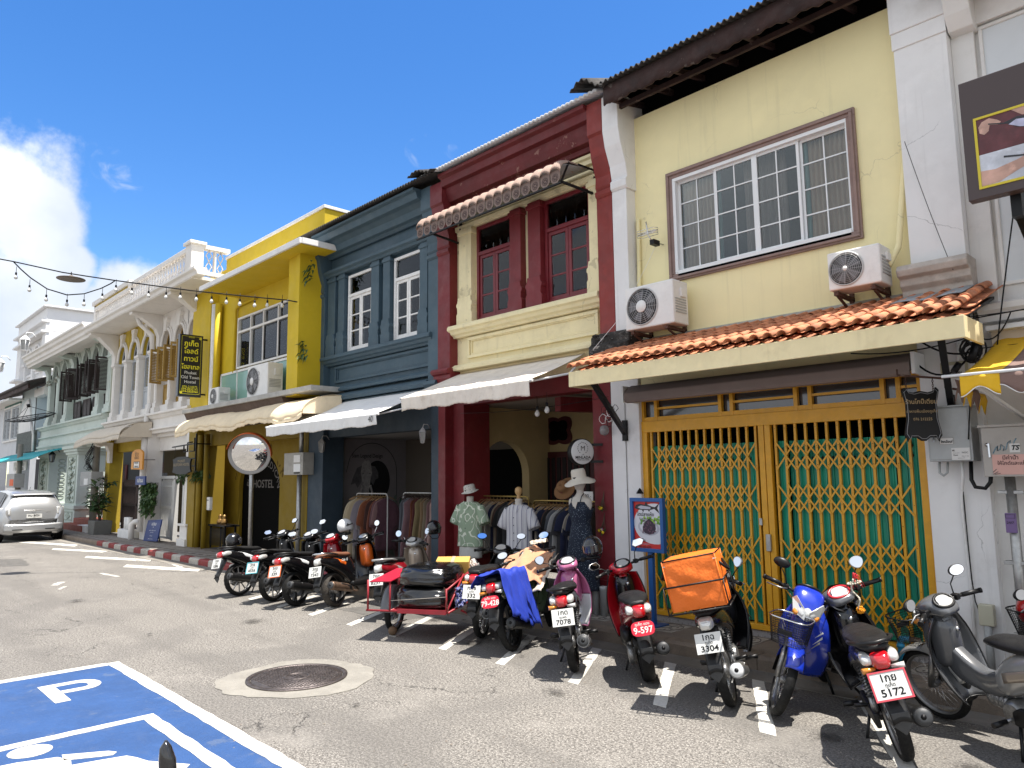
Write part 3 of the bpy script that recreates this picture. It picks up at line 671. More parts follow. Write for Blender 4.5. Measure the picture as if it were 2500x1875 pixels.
mb=MB();mb.box(-5.28,7.85,.2,-2.15,7.9,2.75);mb.build('dark_back',M_DARK,pale)

# ================================================================== CREAM SHOPHOUSE WITH DARK RED TRIM
M_RED=mat('dark_red_paint',(.17,.013,.018),rough=.55,var=.18,vs=2,bump=.2,bs=18,streak=.25,dirt=.25,dirtcol=(.30,.12,.11))
M_REDL=mat('brick_red_paint',(.235,.028,.022),rough=.6,var=.2,vs=2,bump=.2,bs=18,streak=.3,dirt=.2,dirtcol=(.12,.03,.05))
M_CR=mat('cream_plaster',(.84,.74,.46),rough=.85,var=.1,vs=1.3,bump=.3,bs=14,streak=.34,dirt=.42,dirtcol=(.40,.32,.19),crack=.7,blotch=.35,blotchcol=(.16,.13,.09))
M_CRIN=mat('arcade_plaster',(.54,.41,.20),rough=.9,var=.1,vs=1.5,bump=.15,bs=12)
M_DGL=glass_mat('reflecting_pane',(.012,.018,.035))
red=empty('cream_and_red_shophouse',(-7.4,7.2,0),'cream shophouse with dark red pilasters, cornice and window frames','building')
def shop_upper(root,mw,x0,x1,wins,z0=4.12,z1=5.60,ztop=6.30,zbot=2.95):
 """wall with window openings between z0 and z1; wins = list of (xa, xb)"""
 mb=MB();mb.box(x0,7.2,zbot,x1,7.42,z0);mb.box(x0,7.2,z1,x1,7.42,ztop);c=x0
 for a,b in wins:mb.box(c,7.2,z0,a,7.42,z1);c=b
 mb.box(c,7.2,z0,x1,7.42,z1);return mb.build('wall',mw,root)
shop_upper(red,M_CR,-8.84,-5.74,[(-8.22,-7.42),(-6.78,-5.94)])
mb=MB();mb.box(-9.2,7.42,2.95,-9.1,17,6.6);mb.box(-5.78,7.42,.1,-5.70,17,6.6);mb.box(-9.2,9.5,.13,-5.7,9.6,3.1)
# party wall with its arched passage
mb.box(-9.12,7.40,.13,-8.95,7.85,2.95);mb.box(-9.12,8.97,.13,-8.95,9.5,2.95)
_a=[(8.41-.56*math.cos(R(a)),1.82+.56*math.sin(R(a))) for a in range(0,181,10)]
mb.prism([(7.85,2.95),(7.85,1.82)]+_a[1:10]+[(8.41,2.95)],lambda u,v,w:(-9.12+w,u,v),.17);mb.prism([(8.41,2.95)]+_a[9:-1]+[(8.97,1.82),(8.97,2.95)],lambda u,v,w:(-9.12+w,u,v),.17)
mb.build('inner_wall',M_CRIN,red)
_c=[]
for i in range(64):
 t=2*math.pi*i/64;r_=.285*(1+.30*abs(math.sin(2*t))**1.2-.10*abs(math.cos(2*t)));_c.append((-8.71+r_*math.cos(t)*1.0,2.57+r_*math.sin(t)*.82))
mb=MB();mb.prism(_c,XZ(9.50),-.03);qf=mb.build('quatrefoil_window',mat('maroon_frame',(.07,.008,.010),rough=.5),red)
mb=MB();mb.prism([(-8.71+(x+8.71)*.72,2.57+(z-2.57)*.72) for x,z in _c],XZ(9.468),-.004);mb.build('opening',M_DARK,qf)
mb=MB();mb.box(-9.05,9.44,.13,-7.9,9.5,2.2);dr=mb.build('shuttered_door',mat('maroon_frame',(.07,.008,.01)),red)
for i in range(8):MB().box(-8.98+i*.13,9.425,.3,-8.90+i*.13,9.44,2.1).build('door_slat',mat('black_wood',(.012,.008,.008),rough=.7),dr)
mb=MB();mb.box(-8.8,7.9,3.9,-5.75,7.95,5.8);mb.build('dim_room',mat('dim_room',(.05,.05,.055)),red)
mb=MB();mb.box(-9.2,7.40,2.92,-5.7,9.5,3.0);mb.build('arcade_ceiling',mat('arcade_ceiling',(.30,.27,.22),rough=.9),red)
# pilasters (red full height, light red upper right)
def pil_profile(x0,x1,m,root,yb=7.05,zt=6.5,z0=3.42):
 mb=MB();mb.box(x0,yb,z0,x1,7.45,5.28)
 mb.prism([(7.45,5.28),(yb,5.28),(yb-.03,5.31),(yb-.03,5.36),(yb,5.38),(yb-.02,5.42),(yb-.01,5.55),(yb-.09,5.80),(yb-.13,6.05),(yb-.16,6.08),(yb-.16,zt),(7.45,zt)],lambda u,v,w:(x0+w,u,v),x1-x0)
 return mb.build('pilaster',m,root,bevel=.006)
pil_profile(-5.72,-5.475,M_REDL,red,yb=7.02);pil_profile(-9.02,-8.72,M_RED,red,yb=7.04,zt=6.42)
mb=MB();mb.box(-5.99,7.16,.12,-5.695,7.45,3.2);mb.box(-6.06,7.12,.12,-5.695,7.16,.52);mb.box(-6.06,7.16,.12,-5.99,7.45,.52);mb.build('pier',M_RED,red,bevel=.006)
mb=MB();mb.box(-9.03,7.06,.12,-8.86,7.45,3.25);mb.box(-8.858,7.22,.12,-8.60,7.75,3.25);mb.box(-9.06,7.02,.12,-8.84,7.06,.45);mb.box(-8.838,7.18,.12,-8.56,7.22,.45);mb.build('pier',M_RED,red,bevel=.006)
mb=MB();mb.prism([(7.45,3.22),(7.45,3.45),(6.96,3.45),(6.93,3.41),(6.96,3.37),(7.0,3.35),(7.0,3.30),(7.04,3.22)],lambda u,v,w:(-9.08+w,u,v),.42);mb.build('capital',M_RED,red,bevel=.006)
mb=MB();mb.box(-8.6,7.18,2.88,-5.99,7.42,3.12);mb.build('lintel',M_RED,red)
mb=MB();mb.bar((-6.9,7.5,2.78),(-6.2,9.6,2.78),.16,.2);mb.build('ceiling_beam',M_RED,red)
# heavy red cornice under the roof
mb=MB();profile_x(mb,[(7.42,6.02),(7.12,6.02),(7.10,6.08),(7.02,6.10),(6.98,6.20),(6.95,6.30),(6.88,6.32),(6.86,6.42),(6.80,6.45),(6.80,6.50),(7.42,6.50)],-8.72,-5.72)
mb.build('cornice',mat('peeling_red_paint',(.145,.015,.018),rough=.6,var=.2,vs=2,bump=.4,bs=20,blotch=.5,blotchcol=(.42,.25,.20),dirt=.2),red,bevel=.005)
mb=MB();profile_x(mb,[(7.2,5.86),(7.15,5.87),(7.15,5.93),(7.12,5.95),(7.12,5.99),(7.2,6.0)],-8.70,-5.74);profile_x(mb,[(7.2,5.62),(7.14,5.63),(7.13,5.70),(7.2,5.72)],-8.70,-5.74);mb.build('frieze_moulding',M_CR,red)
mb=MB();mb.sheet(lambda u,v:(-9.05+3.62*u,6.72+2.6*v,6.54+.95*v+.012*math.sin(u*300)),300,2);mb.build('roof_sheet',mat('white_roof_edge',(.62,.62,.62),rough=.7,var=.2,vs=3),red,solid=.03)
mb=MB();mb.sheet(lambda u,v:(-5.78+.55*u,6.62+.9*v,6.60+.10*math.sin(u*5)+.35*v+.02*math.sin(u*40)),30,4);mb.build('roof_flashing',M_CORR,red,solid=.012)
mb=MB();mb.sheet(lambda u,v:(-9.25+.6*u,6.6+.9*v,6.55+.05*math.sin(u*5)+.3*v+.015*math.sin(u*40)),30,4);mb.build('roof_flashing',M_CORR,red,solid=.012)
# small pilasters with bases
def small_pil(mb,x0,x1,yb,zb=4.10,zt=5.62):
 w=x1-x0;mb.box(x0+.035,yb,zb+.42,x1-.035,7.22,zt)
 mb.prism([(x0,0),(x1,0),(x1,.16),(x1-.02,.19),(x1-.015,.27),(x1+.002,.29),(x1+.002,.33),(x1-.02,.35),(x1-.035,.43),(x0+.035,.43),(x0+.02,.35),(x0-.002,.33),(x0-.002,.29),(x0+.015,.27),(x0+.02,.19),(x0,.16)],lambda u,v,q:(u,yb-.025+q,zb+v),7.22-yb+.025)
 mb.box(x0+.01,yb-.015,zt-.10,x1-.01,7.22,zt-.04)
for a,b in((-7.44,-7.15),(-7.07,-6.76)):mb=MB();small_pil(mb,a,b,7.09);mb.build('half_column',M_RED,red,bevel=.004)
for a,b in((-8.60,-8.24),(-5.96,-5.74)):mb=MB();small_pil(mb,a,b,7.10);mb.build('half_column',M_CR,red,bevel=.004)
# sill and sunk panel
def sill_panel(root,m,x0,x1):
 mb=MB();profile_x(mb,[(7.2,4.10),(7.02,4.10),(7.0,4.07),(7.0,4.03),(7.04,4.01),(7.06,3.97),(7.10,3.95),(7.12,3.92),(7.2,3.92)],x0,x1)
 frame(mb,x0+.30,3.58,x1-.12,3.90,.045,7.155,7.2);frame(mb,x0+.36,3.63,x1-.18,3.86,.02,7.175,7.2)
 profile_x(mb,[(7.2,3.40),(7.06,3.40),(7.05,3.44),(7.09,3.47),(7.13,3.50),(7.2,3.51)],x0,x1)
 mb.build('sill_moulding',m,root,bevel=.003)
sill_panel(red,M_CR,-8.74,-5.74)
def casement(root,xa,xb,z0,z1,zt,mf,mp,yy=7.185,barred=False,name='window',fw=.05,curtain=None):
 """double casement of 2x4 panes under a transom light"""
 mb=MB();frame(mb,xa,z0,xb,z1,fw,yy-.02,yy+.08);mb.box(xa+fw,yy-.025,zt-.025,xb-fw,yy+.07,zt+.03);w=mb.build(name,mf,root,bevel=.003)
 xm=(xa+xb)/2
 for s_,(a,b) in enumerate(((xa+fw,xm),(xm,xb-fw))):
  mb=MB();frame(mb,a+.004,z0+fw,b-.002,zt-.026,.05,yy,yy+.035)
  h=zt-.075-(z0+fw+.05)
  for q in(1,2):mb.box(a+.05,yy+.003,z0+fw+.05+h*q/3-.012,b-.05,yy+.03,z0+fw+.05+h*q/3+.012)
  mb.build('casement',mf,w,bevel=.002)
  for q in range(3):
   mb=MB();mb.box(a+.052,yy+.013,z0+fw+.06+h*q/3,b-.05,yy+.018,z0+fw+.04+h*(q+1)/3);mb.build('pane',mp,w)
 mb=MB();mb.box(xa+fw,yy+.013,zt+.03,xb-fw,yy+.018,z1-fw);mb.build('transom_pane',mp,w)
 if barred:
  mb=MB()
  for k in range(1,9):x=xa+fw+(xb-xa-2*fw)*k/9;mb.tube([(x,yy+.06,z0+.05),(x,yy+.06,z1-.05)],.006,n=5)
  mb.build('security_bars',mat('grey_bars',(.35,.33,.31),rough=.6),w)
 return w
M_REDW=mat('red_window_paint',(.17,.013,.020),rough=.42,var=.15,vs=6)
for a,b in((-8.22,-7.42),(-6.78,-5.94)):casement(red,a,b,4.12,5.60,5.16,M_REDW,M_PANE,barred=True);
mb=MB();mb.box(-8.3,7.5,4.0,-5.8,7.52,5.7);mb.build('dark_room',mat('dark_room',(.03,.03,.034),rough=.6),red)
# scalloped shell awning over the windows
sa=empty('scalloped_window_awning',(-7.1,7.1,5.4),'scalloped grey brown awning with pierced rosettes over the red windows','awning')
M_SHELL=mat('taupe_shell',(.36,.25,.20),rough=.75,var=.1,vs=5,bump=.2,bs=90)
ns=17;w_=3.02/ns
for i in range(ns):
 x0=-8.93+i*w_;jy=.0;mb=MB()
 y_at=6.52
 prof=[(7.0,5.78),(6.86,5.80),(6.72,5.785),(6.62,5.745),(6.565,5.68),(6.55,5.62)]
 def fn(u,v,x0=x0):
  t=v*(len(prof)-1);k=min(int(t),len(prof)-2);f=t-k
  y=prof[k][0]*(1-f)+prof[k+1][0]*f;z=prof[k][1]*(1-f)+prof[k+1][1]*f
  bul=math.sin(math.pi*u)**.6;rid=.004*math.sin(u*math.pi*14)
  return(x0+w_*u,y-(.035*bul+rid)*(v),z-.03+.045*bul+rid)
 mb.sheet(fn,28,8);mb.build('shell',M_SHELL,sa,solid=.004)
 mb=MB();va=[(x0+.01,5.60),(x0+w_-.01,5.60),(x0+w_-.012,5.50)]+[(x0+w_/2+(w_/2-.02)*math.cos(R(a)),5.47-.05*abs(math.sin(R(a)))) for a in(20,60,90,120,160)]+[(x0+.012,5.50)]
 va=[(x0+.008,5.63),(x0+w_-.008,5.63),(x0+w_-.012,5.50),(x0+w_*.7,5.455),(x0+w_*.5,5.445),(x0+w_*.3,5.455),(x0+.012,5.50)]
 mb.prism(va,XZ(6.555),.004);mb.build('valance',mat('taupe_valance',(.24,.17,.145),rough=.8,var=.15,vs=8),sa)
 mb=MB();cx_=x0+w_/2
 for q in range(6):
  a=q*math.pi/3;mb.lathe([(0,0),(.012,0),(.012,.0015),(0,.0015)],(cx_+.026*math.cos(a),6.554,5.53+.026*math.sin(a)),(0,-1,0),n=8)
 mb.lathe([(.045,0),(.052,0),(.052,.002),(.045,.002),(.045,0)],(cx_,6.554,5.53),(0,-1,0),n=16)
 mb.build('rosette',mat('dark_rosette',(.09,.06,.055),rough=.9),sa,recalc=False)
mb=MB()
mb.bar((-8.93,6.56,5.44),(-5.90,6.56,5.44),.03,.02)
for x,xe in((-8.60,-8.58),(-5.93,-5.84)):mb.bar((x,6.57,5.47),(xe,7.15,5.42),.025,.03);mb.bar((xe,7.15,5.78),(xe,7.15,5.38),.03,.03)
mb.bar((-5.91,6.57,5.46),(-5.91,6.72,5.76),.02,.02);mb.bar((-5.91,6.9,5.78),(-5.86,7.15,5.76),.02,.02)
mb.build('awning_frame',M_BLACK,sa)
mb=MB();mb.sheet(lambda u,v:(-8.9+3.0*u,6.62+.55*v,5.70+.1*v),4,2);mb.build('backing_sheet',mat('grey_sheet',(.3,.3,.3),rough=.6),sa,solid=.004)
# cloth awning over the arcade
def cloth_awning(name,label,x0,x1,yf,zf,yb,zb,drop,m,sag=.02,val_amp=.006,side=False,x0b=None,x1b=None,m2=None,ribs=0):
 r_=empty(name,((x0+x1)/2,yb,zb),label,'awning')
 x0b=x0 if x0b is None else x0b;x1b=x1 if x1b is None else x1b
 ph=rnd.uniform(0,6)
 def top(u,v):
  xa=x0b+(x0-x0b)*v;xb=x1b+(x1-x1b)*v
  w=.006*math.sin(u*23+ph)+.004*math.sin(u*57+v*4)
  return(xa+(xb-xa)*u,yb+(yf-yb)*v,zb+(zf-zb)*v-sag*math.sin(math.pi*v)+w*math.sin(math.pi*v))
 MB().sheet(top,90,12).build('canopy',m,r_,solid=.004)
 def va(u,v):
  q=drop*(1+.06*math.sin(u*31+ph));return(x0+(x1-x0)*u,yf-.008+(val_amp*math.sin(u*60+ph)+val_amp*.6*math.sin(u*137+v*3))*v+.012*v,zf-.003-q*v-.002*math.sin(u*200))
 MB().sheet(va,160,8).build('valance',m2 or m,r_,solid=.003)
 MB().tube([(x0-.04,yf+.01,zf-.012),(x1+.04,yf+.01,zf-.012)],.018,n=8).build('front_bar',M_ALU,r_)
 for x,xe in((x0+.25,x0b+.1),(x1-.25,x1b-.1)):
  mb=MB();mb.tube([(x,yf+.03,zf-.03),((x+xe)/2+.35,(yf+yb)/2,(zf+zb)/2-.12),(xe,yb,zb-.10)],.014,n=6)
  mb.build('folding_arm',M_ALU,r_)
 return r_
M_CAN1=mat('white_canvas',(.8,.79,.77),rough=.85,var=.06,vs=3,bump=.15,bs=160,dirt=.22,dirtcol=(.35,.33,.30),streak=.15)
M_CAN2=mat('stained_ivory_canvas',(.78,.71,.62),rough=.85,var=.1,vs=3,bump=.2,bs=120,dirt=.55,dirtcol=(.36,.29,.22),streak=.3)
cloth_awning('cloth_awning','ivory cloth awning with stained valance over the dark red arcade',-8.66,-6.06,6.1,2.93,7.16,3.36,.19,M_CAN2,x0b=-8.62,x1b=-6.08)

# ================================================================== SLATE BLUE SHOPHOUSE
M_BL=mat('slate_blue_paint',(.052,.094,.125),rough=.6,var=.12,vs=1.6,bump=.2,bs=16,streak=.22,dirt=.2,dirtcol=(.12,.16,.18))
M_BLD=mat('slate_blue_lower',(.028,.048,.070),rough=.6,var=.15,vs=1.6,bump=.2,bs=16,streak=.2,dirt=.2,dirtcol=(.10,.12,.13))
blue=empty('slate_blue_shophouse',(-11.1,7.2,0),'slate blue shophouse with two white casement windows and a blue panelled parapet','building')
shop_upper(blue,M_BL,-12.75,-9.0,[(-11.93,-11.08),(-10.42,-9.60)],z0=4.10,z1=5.62)
mb=MB();mb.box(-13.2,7.42,.1,-13.1,17,6.6);mb.build('inner_wall',mat('grey_plaster',(.10,.095,.095),rough=.9,var=.1,vs=1.5),blue)
mb=MB();mb.box(-13.1,7.42,2.58,-9.1,9.4,2.66);mb.build('arcade_ceiling',mat('shaded_pale_ceiling',(.26,.25,.245),rough=.9),blue)  # ceiling colour lowered to carry the arcade shade
mb=MB();mb.box(-12.6,7.9,3.9,-9.1,7.95,5.8);mb.build('dim_room',mat('dim_room',(.05,.05,.055)),blue)
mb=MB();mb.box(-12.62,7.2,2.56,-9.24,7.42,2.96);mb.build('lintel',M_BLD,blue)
pil_profile(-13.26,-12.62,M_BL,blue,yb=7.06,zt=6.45,z0=3.2);pil_profile(-9.30,-9.02,M_BL,blue,yb=7.06,zt=6.45,z0=3.3)
for x0,x1 in((-13.20,-12.64),(-9.26,-9.03)):
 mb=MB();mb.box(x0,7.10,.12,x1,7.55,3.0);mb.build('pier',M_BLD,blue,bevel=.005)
 mb=MB();mb.prism([(7.45,2.90),(7.45,3.30),(6.98,3.30),(6.96,3.24),(7.0,3.20),(7.0,3.10),(7.05,3.05),(7.07,2.94)],lambda u,v,w:(x0-.05+w,u,v),x1-x0+.08);mb.build('capital',M_BL,blue,bevel=.006)
for i,xx in enumerate((-13.1,-9.27)):
 mb=MB();mb.prism([(6.93-.0,6.05),(6.87,6.38)],YZ(xx),.1) if 0 else None
mb=MB();profile_x(mb,[(7.42,6.05),(7.14,6.05),(7.10,6.10),(7.04,6.12),(7.0,6.22),(6.92,6.28),(6.84,6.30),(6.80,6.40),(6.74,6.42),(6.74,6.46),(7.42,6.46)],-12.62,-9.30)
profile_x(mb,[(7.2,5.66),(7.08,5.66),(7.06,5.70),(7.02,5.73),(7.02,5.78),(7.08,5.80),(7.2,5.82)],-12.62,-9.30);mb.build('cornice',M_BL,blue,bevel=.004)
mb=MB();corr(-13.5,-8.72,6.66,6.50,9.5,7.55,mb);mb.build('roof_sheet',M_CORR,blue,solid=.01)
for a,b in((-12.58,-12.26),(-12.20,-11.93),(-11.06,-10.76),(-10.68,-10.42),(-9.60,-9.34)):
 mb=MB();small_pil(mb,a-.02,b+.0,7.10,zt=5.66);mb.build('half_column',M_BL,blue,bevel=.004)
sill_panel(blue,M_BL,-12.66,-9.20)
mb=MB();profile_x(mb,[(7.2,3.22),(7.0,3.22),(6.98,3.27),(7.03,3.32),(7.1,3.36),(7.2,3.38)],-12.62,-9.30);profile_x(mb,[(7.2,2.96),(7.06,2.96),(7.06,3.2),(7.2,3.2)],-12.62,-9.30);mb.build('string_course',M_BL,blue)
M_WWIN=mat('white_window_paint',(.8,.79,.77),rough=.5,var=.08,vs=6,dirt=.15)
for a,b in((-11.93,-11.08),(-10.42,-9.60)):
 w=casement(blue,a,b,4.12,5.60,5.20,M_WWIN,M_PANE)
 drape(a+.04,b-.04,4.15,5.2,7.40,mat('blue_curtain',(.05,.07,.16),rough=.9),w,folds=7)
 drape(a+.04,b-.04,5.2,5.62,7.36,mat('teal_curtain',(.20,.32,.31),rough=.9),w,folds=7)
cloth_awning('cloth_awning','white cloth awning numbered 40 over the slate blue shopfront',-12.95,-9.30,6.1,2.75,7.14,3.22,.18,M_CAN1,x0b=-12.55,x1b=-9.3)
aw=bpy.data.objects['cloth_awning.001']
mb=MB();text(mb,'40',(-9.44,6.082,2.665),(1,0,0),(0,0,1),.13,shear=.15);mb.build('number',M_BLACK,aw)
# shop interior: mural on the party wall, seen through the open front
SX=lambda x:(lambda u,v,w:(x+w,u,v))
mb=MB();mb.box(-13.1,7.78,.13,-13.02,9.32,2.58);mur=mb.build('mural_board',mat('mural_ground',(.22,.20,.205),rough=.8,var=.1,vs=2),blue)
MB().box(-13.1,7.42,.13,-12.98,7.78,2.58).build('side_wall',mat('shaded_pale_plaster',(.15,.15,.14),rough=.9),blue)
MB().box(-13.1,9.30,.13,-9.05,9.4,2.58).build('back_wall',mat('shaded_beige_plaster',(.12,.10,.08),rough=.9),blue)  # inner walls hold the indoor shade in their darkened colour
M_INK=mat('mural_ink',(.004,.004,.005),rough=.8);M_ELE=mat('mural_grey',(.34,.32,.31),rough=.8,var=.35,vs=14,obj=False);M_ELE2=mat('mural_grey_dark',(.10,.095,.10),rough=.8,var=.4,vs=16)
mb=MB();text(mb,'Siam Legend Design',(-13.015,8.335,2.235),(0,1,0),(0,0,1),.115,sx=.80,bold=.012)
mb.tube([(-13.015,7.84,1.9)]+[(-13.015,8.45+.61*math.cos(R(a)),1.9+.60*math.sin(R(a))) for a in range(150,-1,-10)]+[(-13.015,9.06,1.3)],.006,n=4)
mb.prism([(8.58+.31*math.cos(R(a)),1.72+.42*math.sin(R(a))) for a in range(0,360,12)],SX(-13.019),.003)
mb.build('mural_lettering',M_INK,mur)
def ell(cx,cz,rx,rz,rot=0,n=20):
 return[(cx+rx*math.cos(t)*math.cos(rot)-rz*math.sin(t)*math.sin(rot),cz+rx*math.cos(t)*math.sin(rot)+rz*math.sin(t)*math.cos(rot)) for t in[2*math.pi*i/n for i in range(n)]]
EX,EZ,EK,EV=8.31,1.86,.58,.80
mb=MB();eq=lambda ps:[(EX+a*EK,EZ+b*EV) for a,b in ps]
mb.prism(eq([(-.18,.22),(-.38,.16),(-.55,-.10),(-.62,-.26),(-.45,-.22),(-.35,-.34),(-.2,-.20)]),SX(-13.015),.003,1)
mb.prism(eq([(.18,.22),(.36,.20),(.50,.05),(.50,-.10),(.38,-.14),(.3,-.28),(.2,-.20)]),SX(-13.015),.003,1)
mb.prism(eq([(-.17,.28),(-.08,.36),(0,.33),(.08,.36),(.17,.28),(.23,.05),(.17,-.15),(.12,-.4),(.10,-.62),(.12,-.74),(.02,-.80),(-.05,-.72),(-.08,-.55),(-.12,-.35),(-.17,-.15),(-.23,.05)]),SX(-13.011),.004,0)
for s_ in(-1,1):
 mb.tube([(-13.004,EX+EK*s_*a,EZ+EV*b) for a,b in((.16,-.28),(.24,-.45),(.22,-.58),(.08,-.62))],[.024,.022,.018,.006],n=6,mi=0)
 mb.prism(ell(EX+EK*s_*.14,EZ+EV*.02,.015,.012),SX(-13.006),.002,1)
mb.build('mural_elephant',[M_ELE,M_ELE2],mur)
rr=random.Random(5);mb=MB()
for i in range(34):
 u=7.82+rr.random()*1.4;z=.25+rr.random()**1.4*1.0;a=rr.uniform(-1,1);mb.prism(ell(u,z,.04+.04*rr.random(),.14+.1*rr.random(),a,10),SX(-13.018+i*.0003),.001,i%3)
mb.build('mural_leaves',[mat('mural_green',(.05,.11,.08),rough=.8),mat('mural_sage',(.13,.16,.14),rough=.8),mat('mural_pink',(.2,.10,.11),rough=.8)],mur)
mb=MB();mb.box(-12.1,9.27,.13,-9.4,9.30,2.28);mb.build('doorway',M_DARK,blue)
# carriage lanterns under the awning
def lantern(x,y,z,label,m=None,s=1.):
 m=m or mat('white_iron',(.38,.37,.36),rough=.6,dirt=.5)
 r_=empty('wall_lantern',(x,y,z),label,'lantern');mb=MB()
 mb.tube([(x,y+.16*s,z+.10*s),(x,y+.10*s,z+.17*s),(x,y+.02*s,z+.17*s),(x,y,z+.12*s)],.009*s,n=6)
 mb.lathe([(0,.13*s),(.02*s,.11*s),(.075*s,.05*s),(.08*s,.04*s)],(x,y,z),n=4,smooth=False);mb.lathe([(.045*s,-.14*s),(.05*s,-.13*s),(.02*s,-.15*s)],(x,y,z),n=4,smooth=False)
 for k in range(4):
  a=k*math.pi/2+math.pi/4*0
  mb.tube([(x+.07*s*math.cos(a),y+.07*s*math.sin(a),z+.04*s),(x+.045*s*math.cos(a),y+.045*s*math.sin(a),z-.13*s)],.006*s,n=4)
 mb.build('cage',m,r_);MB().lathe([(.064*s,.038*s),(.04*s,-.128*s)],(x,y,z),n=4,smooth=False).build('glass',mat('lantern_glass',(.5,.5,.48),rough=.2,trans=.5),r_)
 return r_
lantern(-12.55,7.02,2.42,'white iron lantern under the white awning on the slate blue pier')
lantern(-9.35,7.0,2.46,'white iron lantern beside the dark red pier of the arcade',s=.95)

# ================================================================== MUSTARD HOSTEL
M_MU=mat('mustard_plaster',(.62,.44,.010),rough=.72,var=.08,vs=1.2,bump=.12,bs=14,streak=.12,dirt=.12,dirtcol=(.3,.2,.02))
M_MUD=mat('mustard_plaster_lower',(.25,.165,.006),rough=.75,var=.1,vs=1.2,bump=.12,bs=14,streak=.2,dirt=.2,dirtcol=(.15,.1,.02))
M_WT=mat('white_trim',(.8,.79,.77),rough=.7,var=.08,vs=4,bump=.2,bs=20,dirt=.25,dirtcol=(.35,.33,.3))
hos=empty('mustard_hostel',(-16,7.2,0),'mustard yellow hostel with flat white edged canopy, wide window and black arched entrance','building')
mb=MB();mb.box(-19.0,7.2,4.35,-16.9,7.4,5.6);mb.box(-14.06,7.2,4.35,-13.25,7.4,5.6);mb.box(-19.0,7.2,5.60,-13.25,7.4,6.15);mb.box(-18.9,7.2,3.0,-13.25,7.4,4.35-.0)
mb.build('wall',M_MU,hos)
mb=MB();mb.box(-17.78,7.2,6.15,-12.94,7.35,7.24);mb.box(-13.09,7.35,6.15,-12.94,14,7.24);mb.box(-17.78,7.35,6.15,-17.63,14,7.24);mb.build('parapet',M_MU,hos)
mb=MB();mb.box(-17.80,7.17,7.24,-12.91,7.38,7.31);mb.box(-13.12,7.38,7.24,-12.91,14,7.31);mb.build('coping',M_WT,hos,bevel=.008)
mb=MB();mb.box(-19.2,7.2,6.15,-17.78,7.35,7.0);mb.build('low_parapet',M_MU,hos)
mb=MB();mb.box(-17.0,6.32,6.12,-12.2,7.4,6.20);mb.build('canopy_slab',M_MU,hos)
mb=MB();mb.box(-17.02,6.27,6.13,-12.18,6.32,6.24);mb.box(-12.2,6.32,6.13,-12.16,7.2,6.24);mb.box(-17.02,6.32,6.202,-12.18,7.2,6.24);mb.build('canopy_edge',M_WT,hos,bevel=.006)
mb=MB();mb.box(-12.88,6.58,3.36,-12.74,7.2,6.12);mb.box(-13.26,6.62,3.36,-12.88,7.2,6.12);mb.build('side_pier',M_MU,hos)
mb=MB();mb.box(-19.36,7.02,3.0,-18.2,7.2,6.75);mb.build('side_pier',M_MU,hos)
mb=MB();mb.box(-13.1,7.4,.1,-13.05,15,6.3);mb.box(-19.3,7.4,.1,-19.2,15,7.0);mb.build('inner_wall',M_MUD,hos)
for x,m_,r_ in((-18.05,M_WT,.09),(-17.86,M_MU,.08)):
 MB().tube([(x,7.08,3.5),(x,7.08,6.12)],r_,n=10).build('downpipe',m_,hos)
mb=MB();mb.tube([(-17.0,7.15,4.3),(-17.0,7.15,5.82),(-16.9,7.15,5.90),(-15.9,7.15,5.92)],.035,n=8);mb.build('conduit',M_MU,hos)
# wide window: lights above, sliding below, green glass panel beneath
ww=MB();frame(ww,-16.9,4.37,-14.07,5.60,.045,7.16,7.26);ww.box(-16.86,7.155,5.22,-14.11,7.25,5.27)
ww=ww.build('window',M_WT,hos,bevel=.003)
xs_=[-16.86,-16.18,-15.52,-14.80,-14.11]
for i in range(4):
 a,b=xs_[i],xs_[i+1]
 if i:MB().box(a-.02,7.16,4.40,a+.02,7.24,5.57).build('mullion',M_WT,ww)
 MB().box(a+.02,7.21,5.28,b-.02,7.215,5.55).build('pane',M_PANE,ww)
 MB().box(a+.02,7.21 if i<2 else 7.19,4.42,b-.02,7.215 if i<2 else 7.195,5.21).build('pane',M_PANE,ww)
 if i>=2:mb=MB();frame(mb,a+.02,4.42,b-.0,5.21,.03,7.18,7.205);mb.build('sliding_frame',M_BLACK,ww)
drape(-15.5,-15.05,4.4,5.6,7.34,mat('navy_curtain',(.04,.06,.20),rough=.9),ww,folds=5);drape(-14.75,-14.1,4.4,5.6,7.34,mat('navy_curtain',(.04,.06,.20)),ww,folds=7)
drape(-16.2,-15.75,4.4,5.6,7.36,mat('teal_drape',(.03,.12,.14),rough=.9),ww,folds=4)
mb=MB();mb.box(-16.9,7.7,4.2,-14.0,7.75,5.8);mb.build('dim_room',mat('dim_room',(.05,.05,.055)),ww)
gp=MB();gp.box(-17.72,7.13,3.55,-14.0,7.17,3.60);gp.box(-17.72,7.13,4.28,-13.98,7.18,4.33)
gp=gp.build('panel_frame',M_WT,hos)
for i in range(4):
 a=-17.68+i*.925;MB().box(a,7.15,3.60,a+.90,7.158,4.28).build('green_glass_panel',mat('frosted_green_glass',(.26,.45,.38),rough=.18,coat=.4,var=.05,vs=3),hos)
 MB().box(a-.03,7.13,3.55,a,7.18,4.33).build('panel_post',M_WT,hos)
mb=MB();mb.box(-18.4,6.50,3.38,-12.05,7.2,3.48);mb.build('ledge',mat('stained_ledge',(.45,.44,.41),rough=.85,var=.15,vs=3,bump=.5,bs=30,dirt=.5,dirtcol=(.2,.18,.15)),hos,bevel=.008)
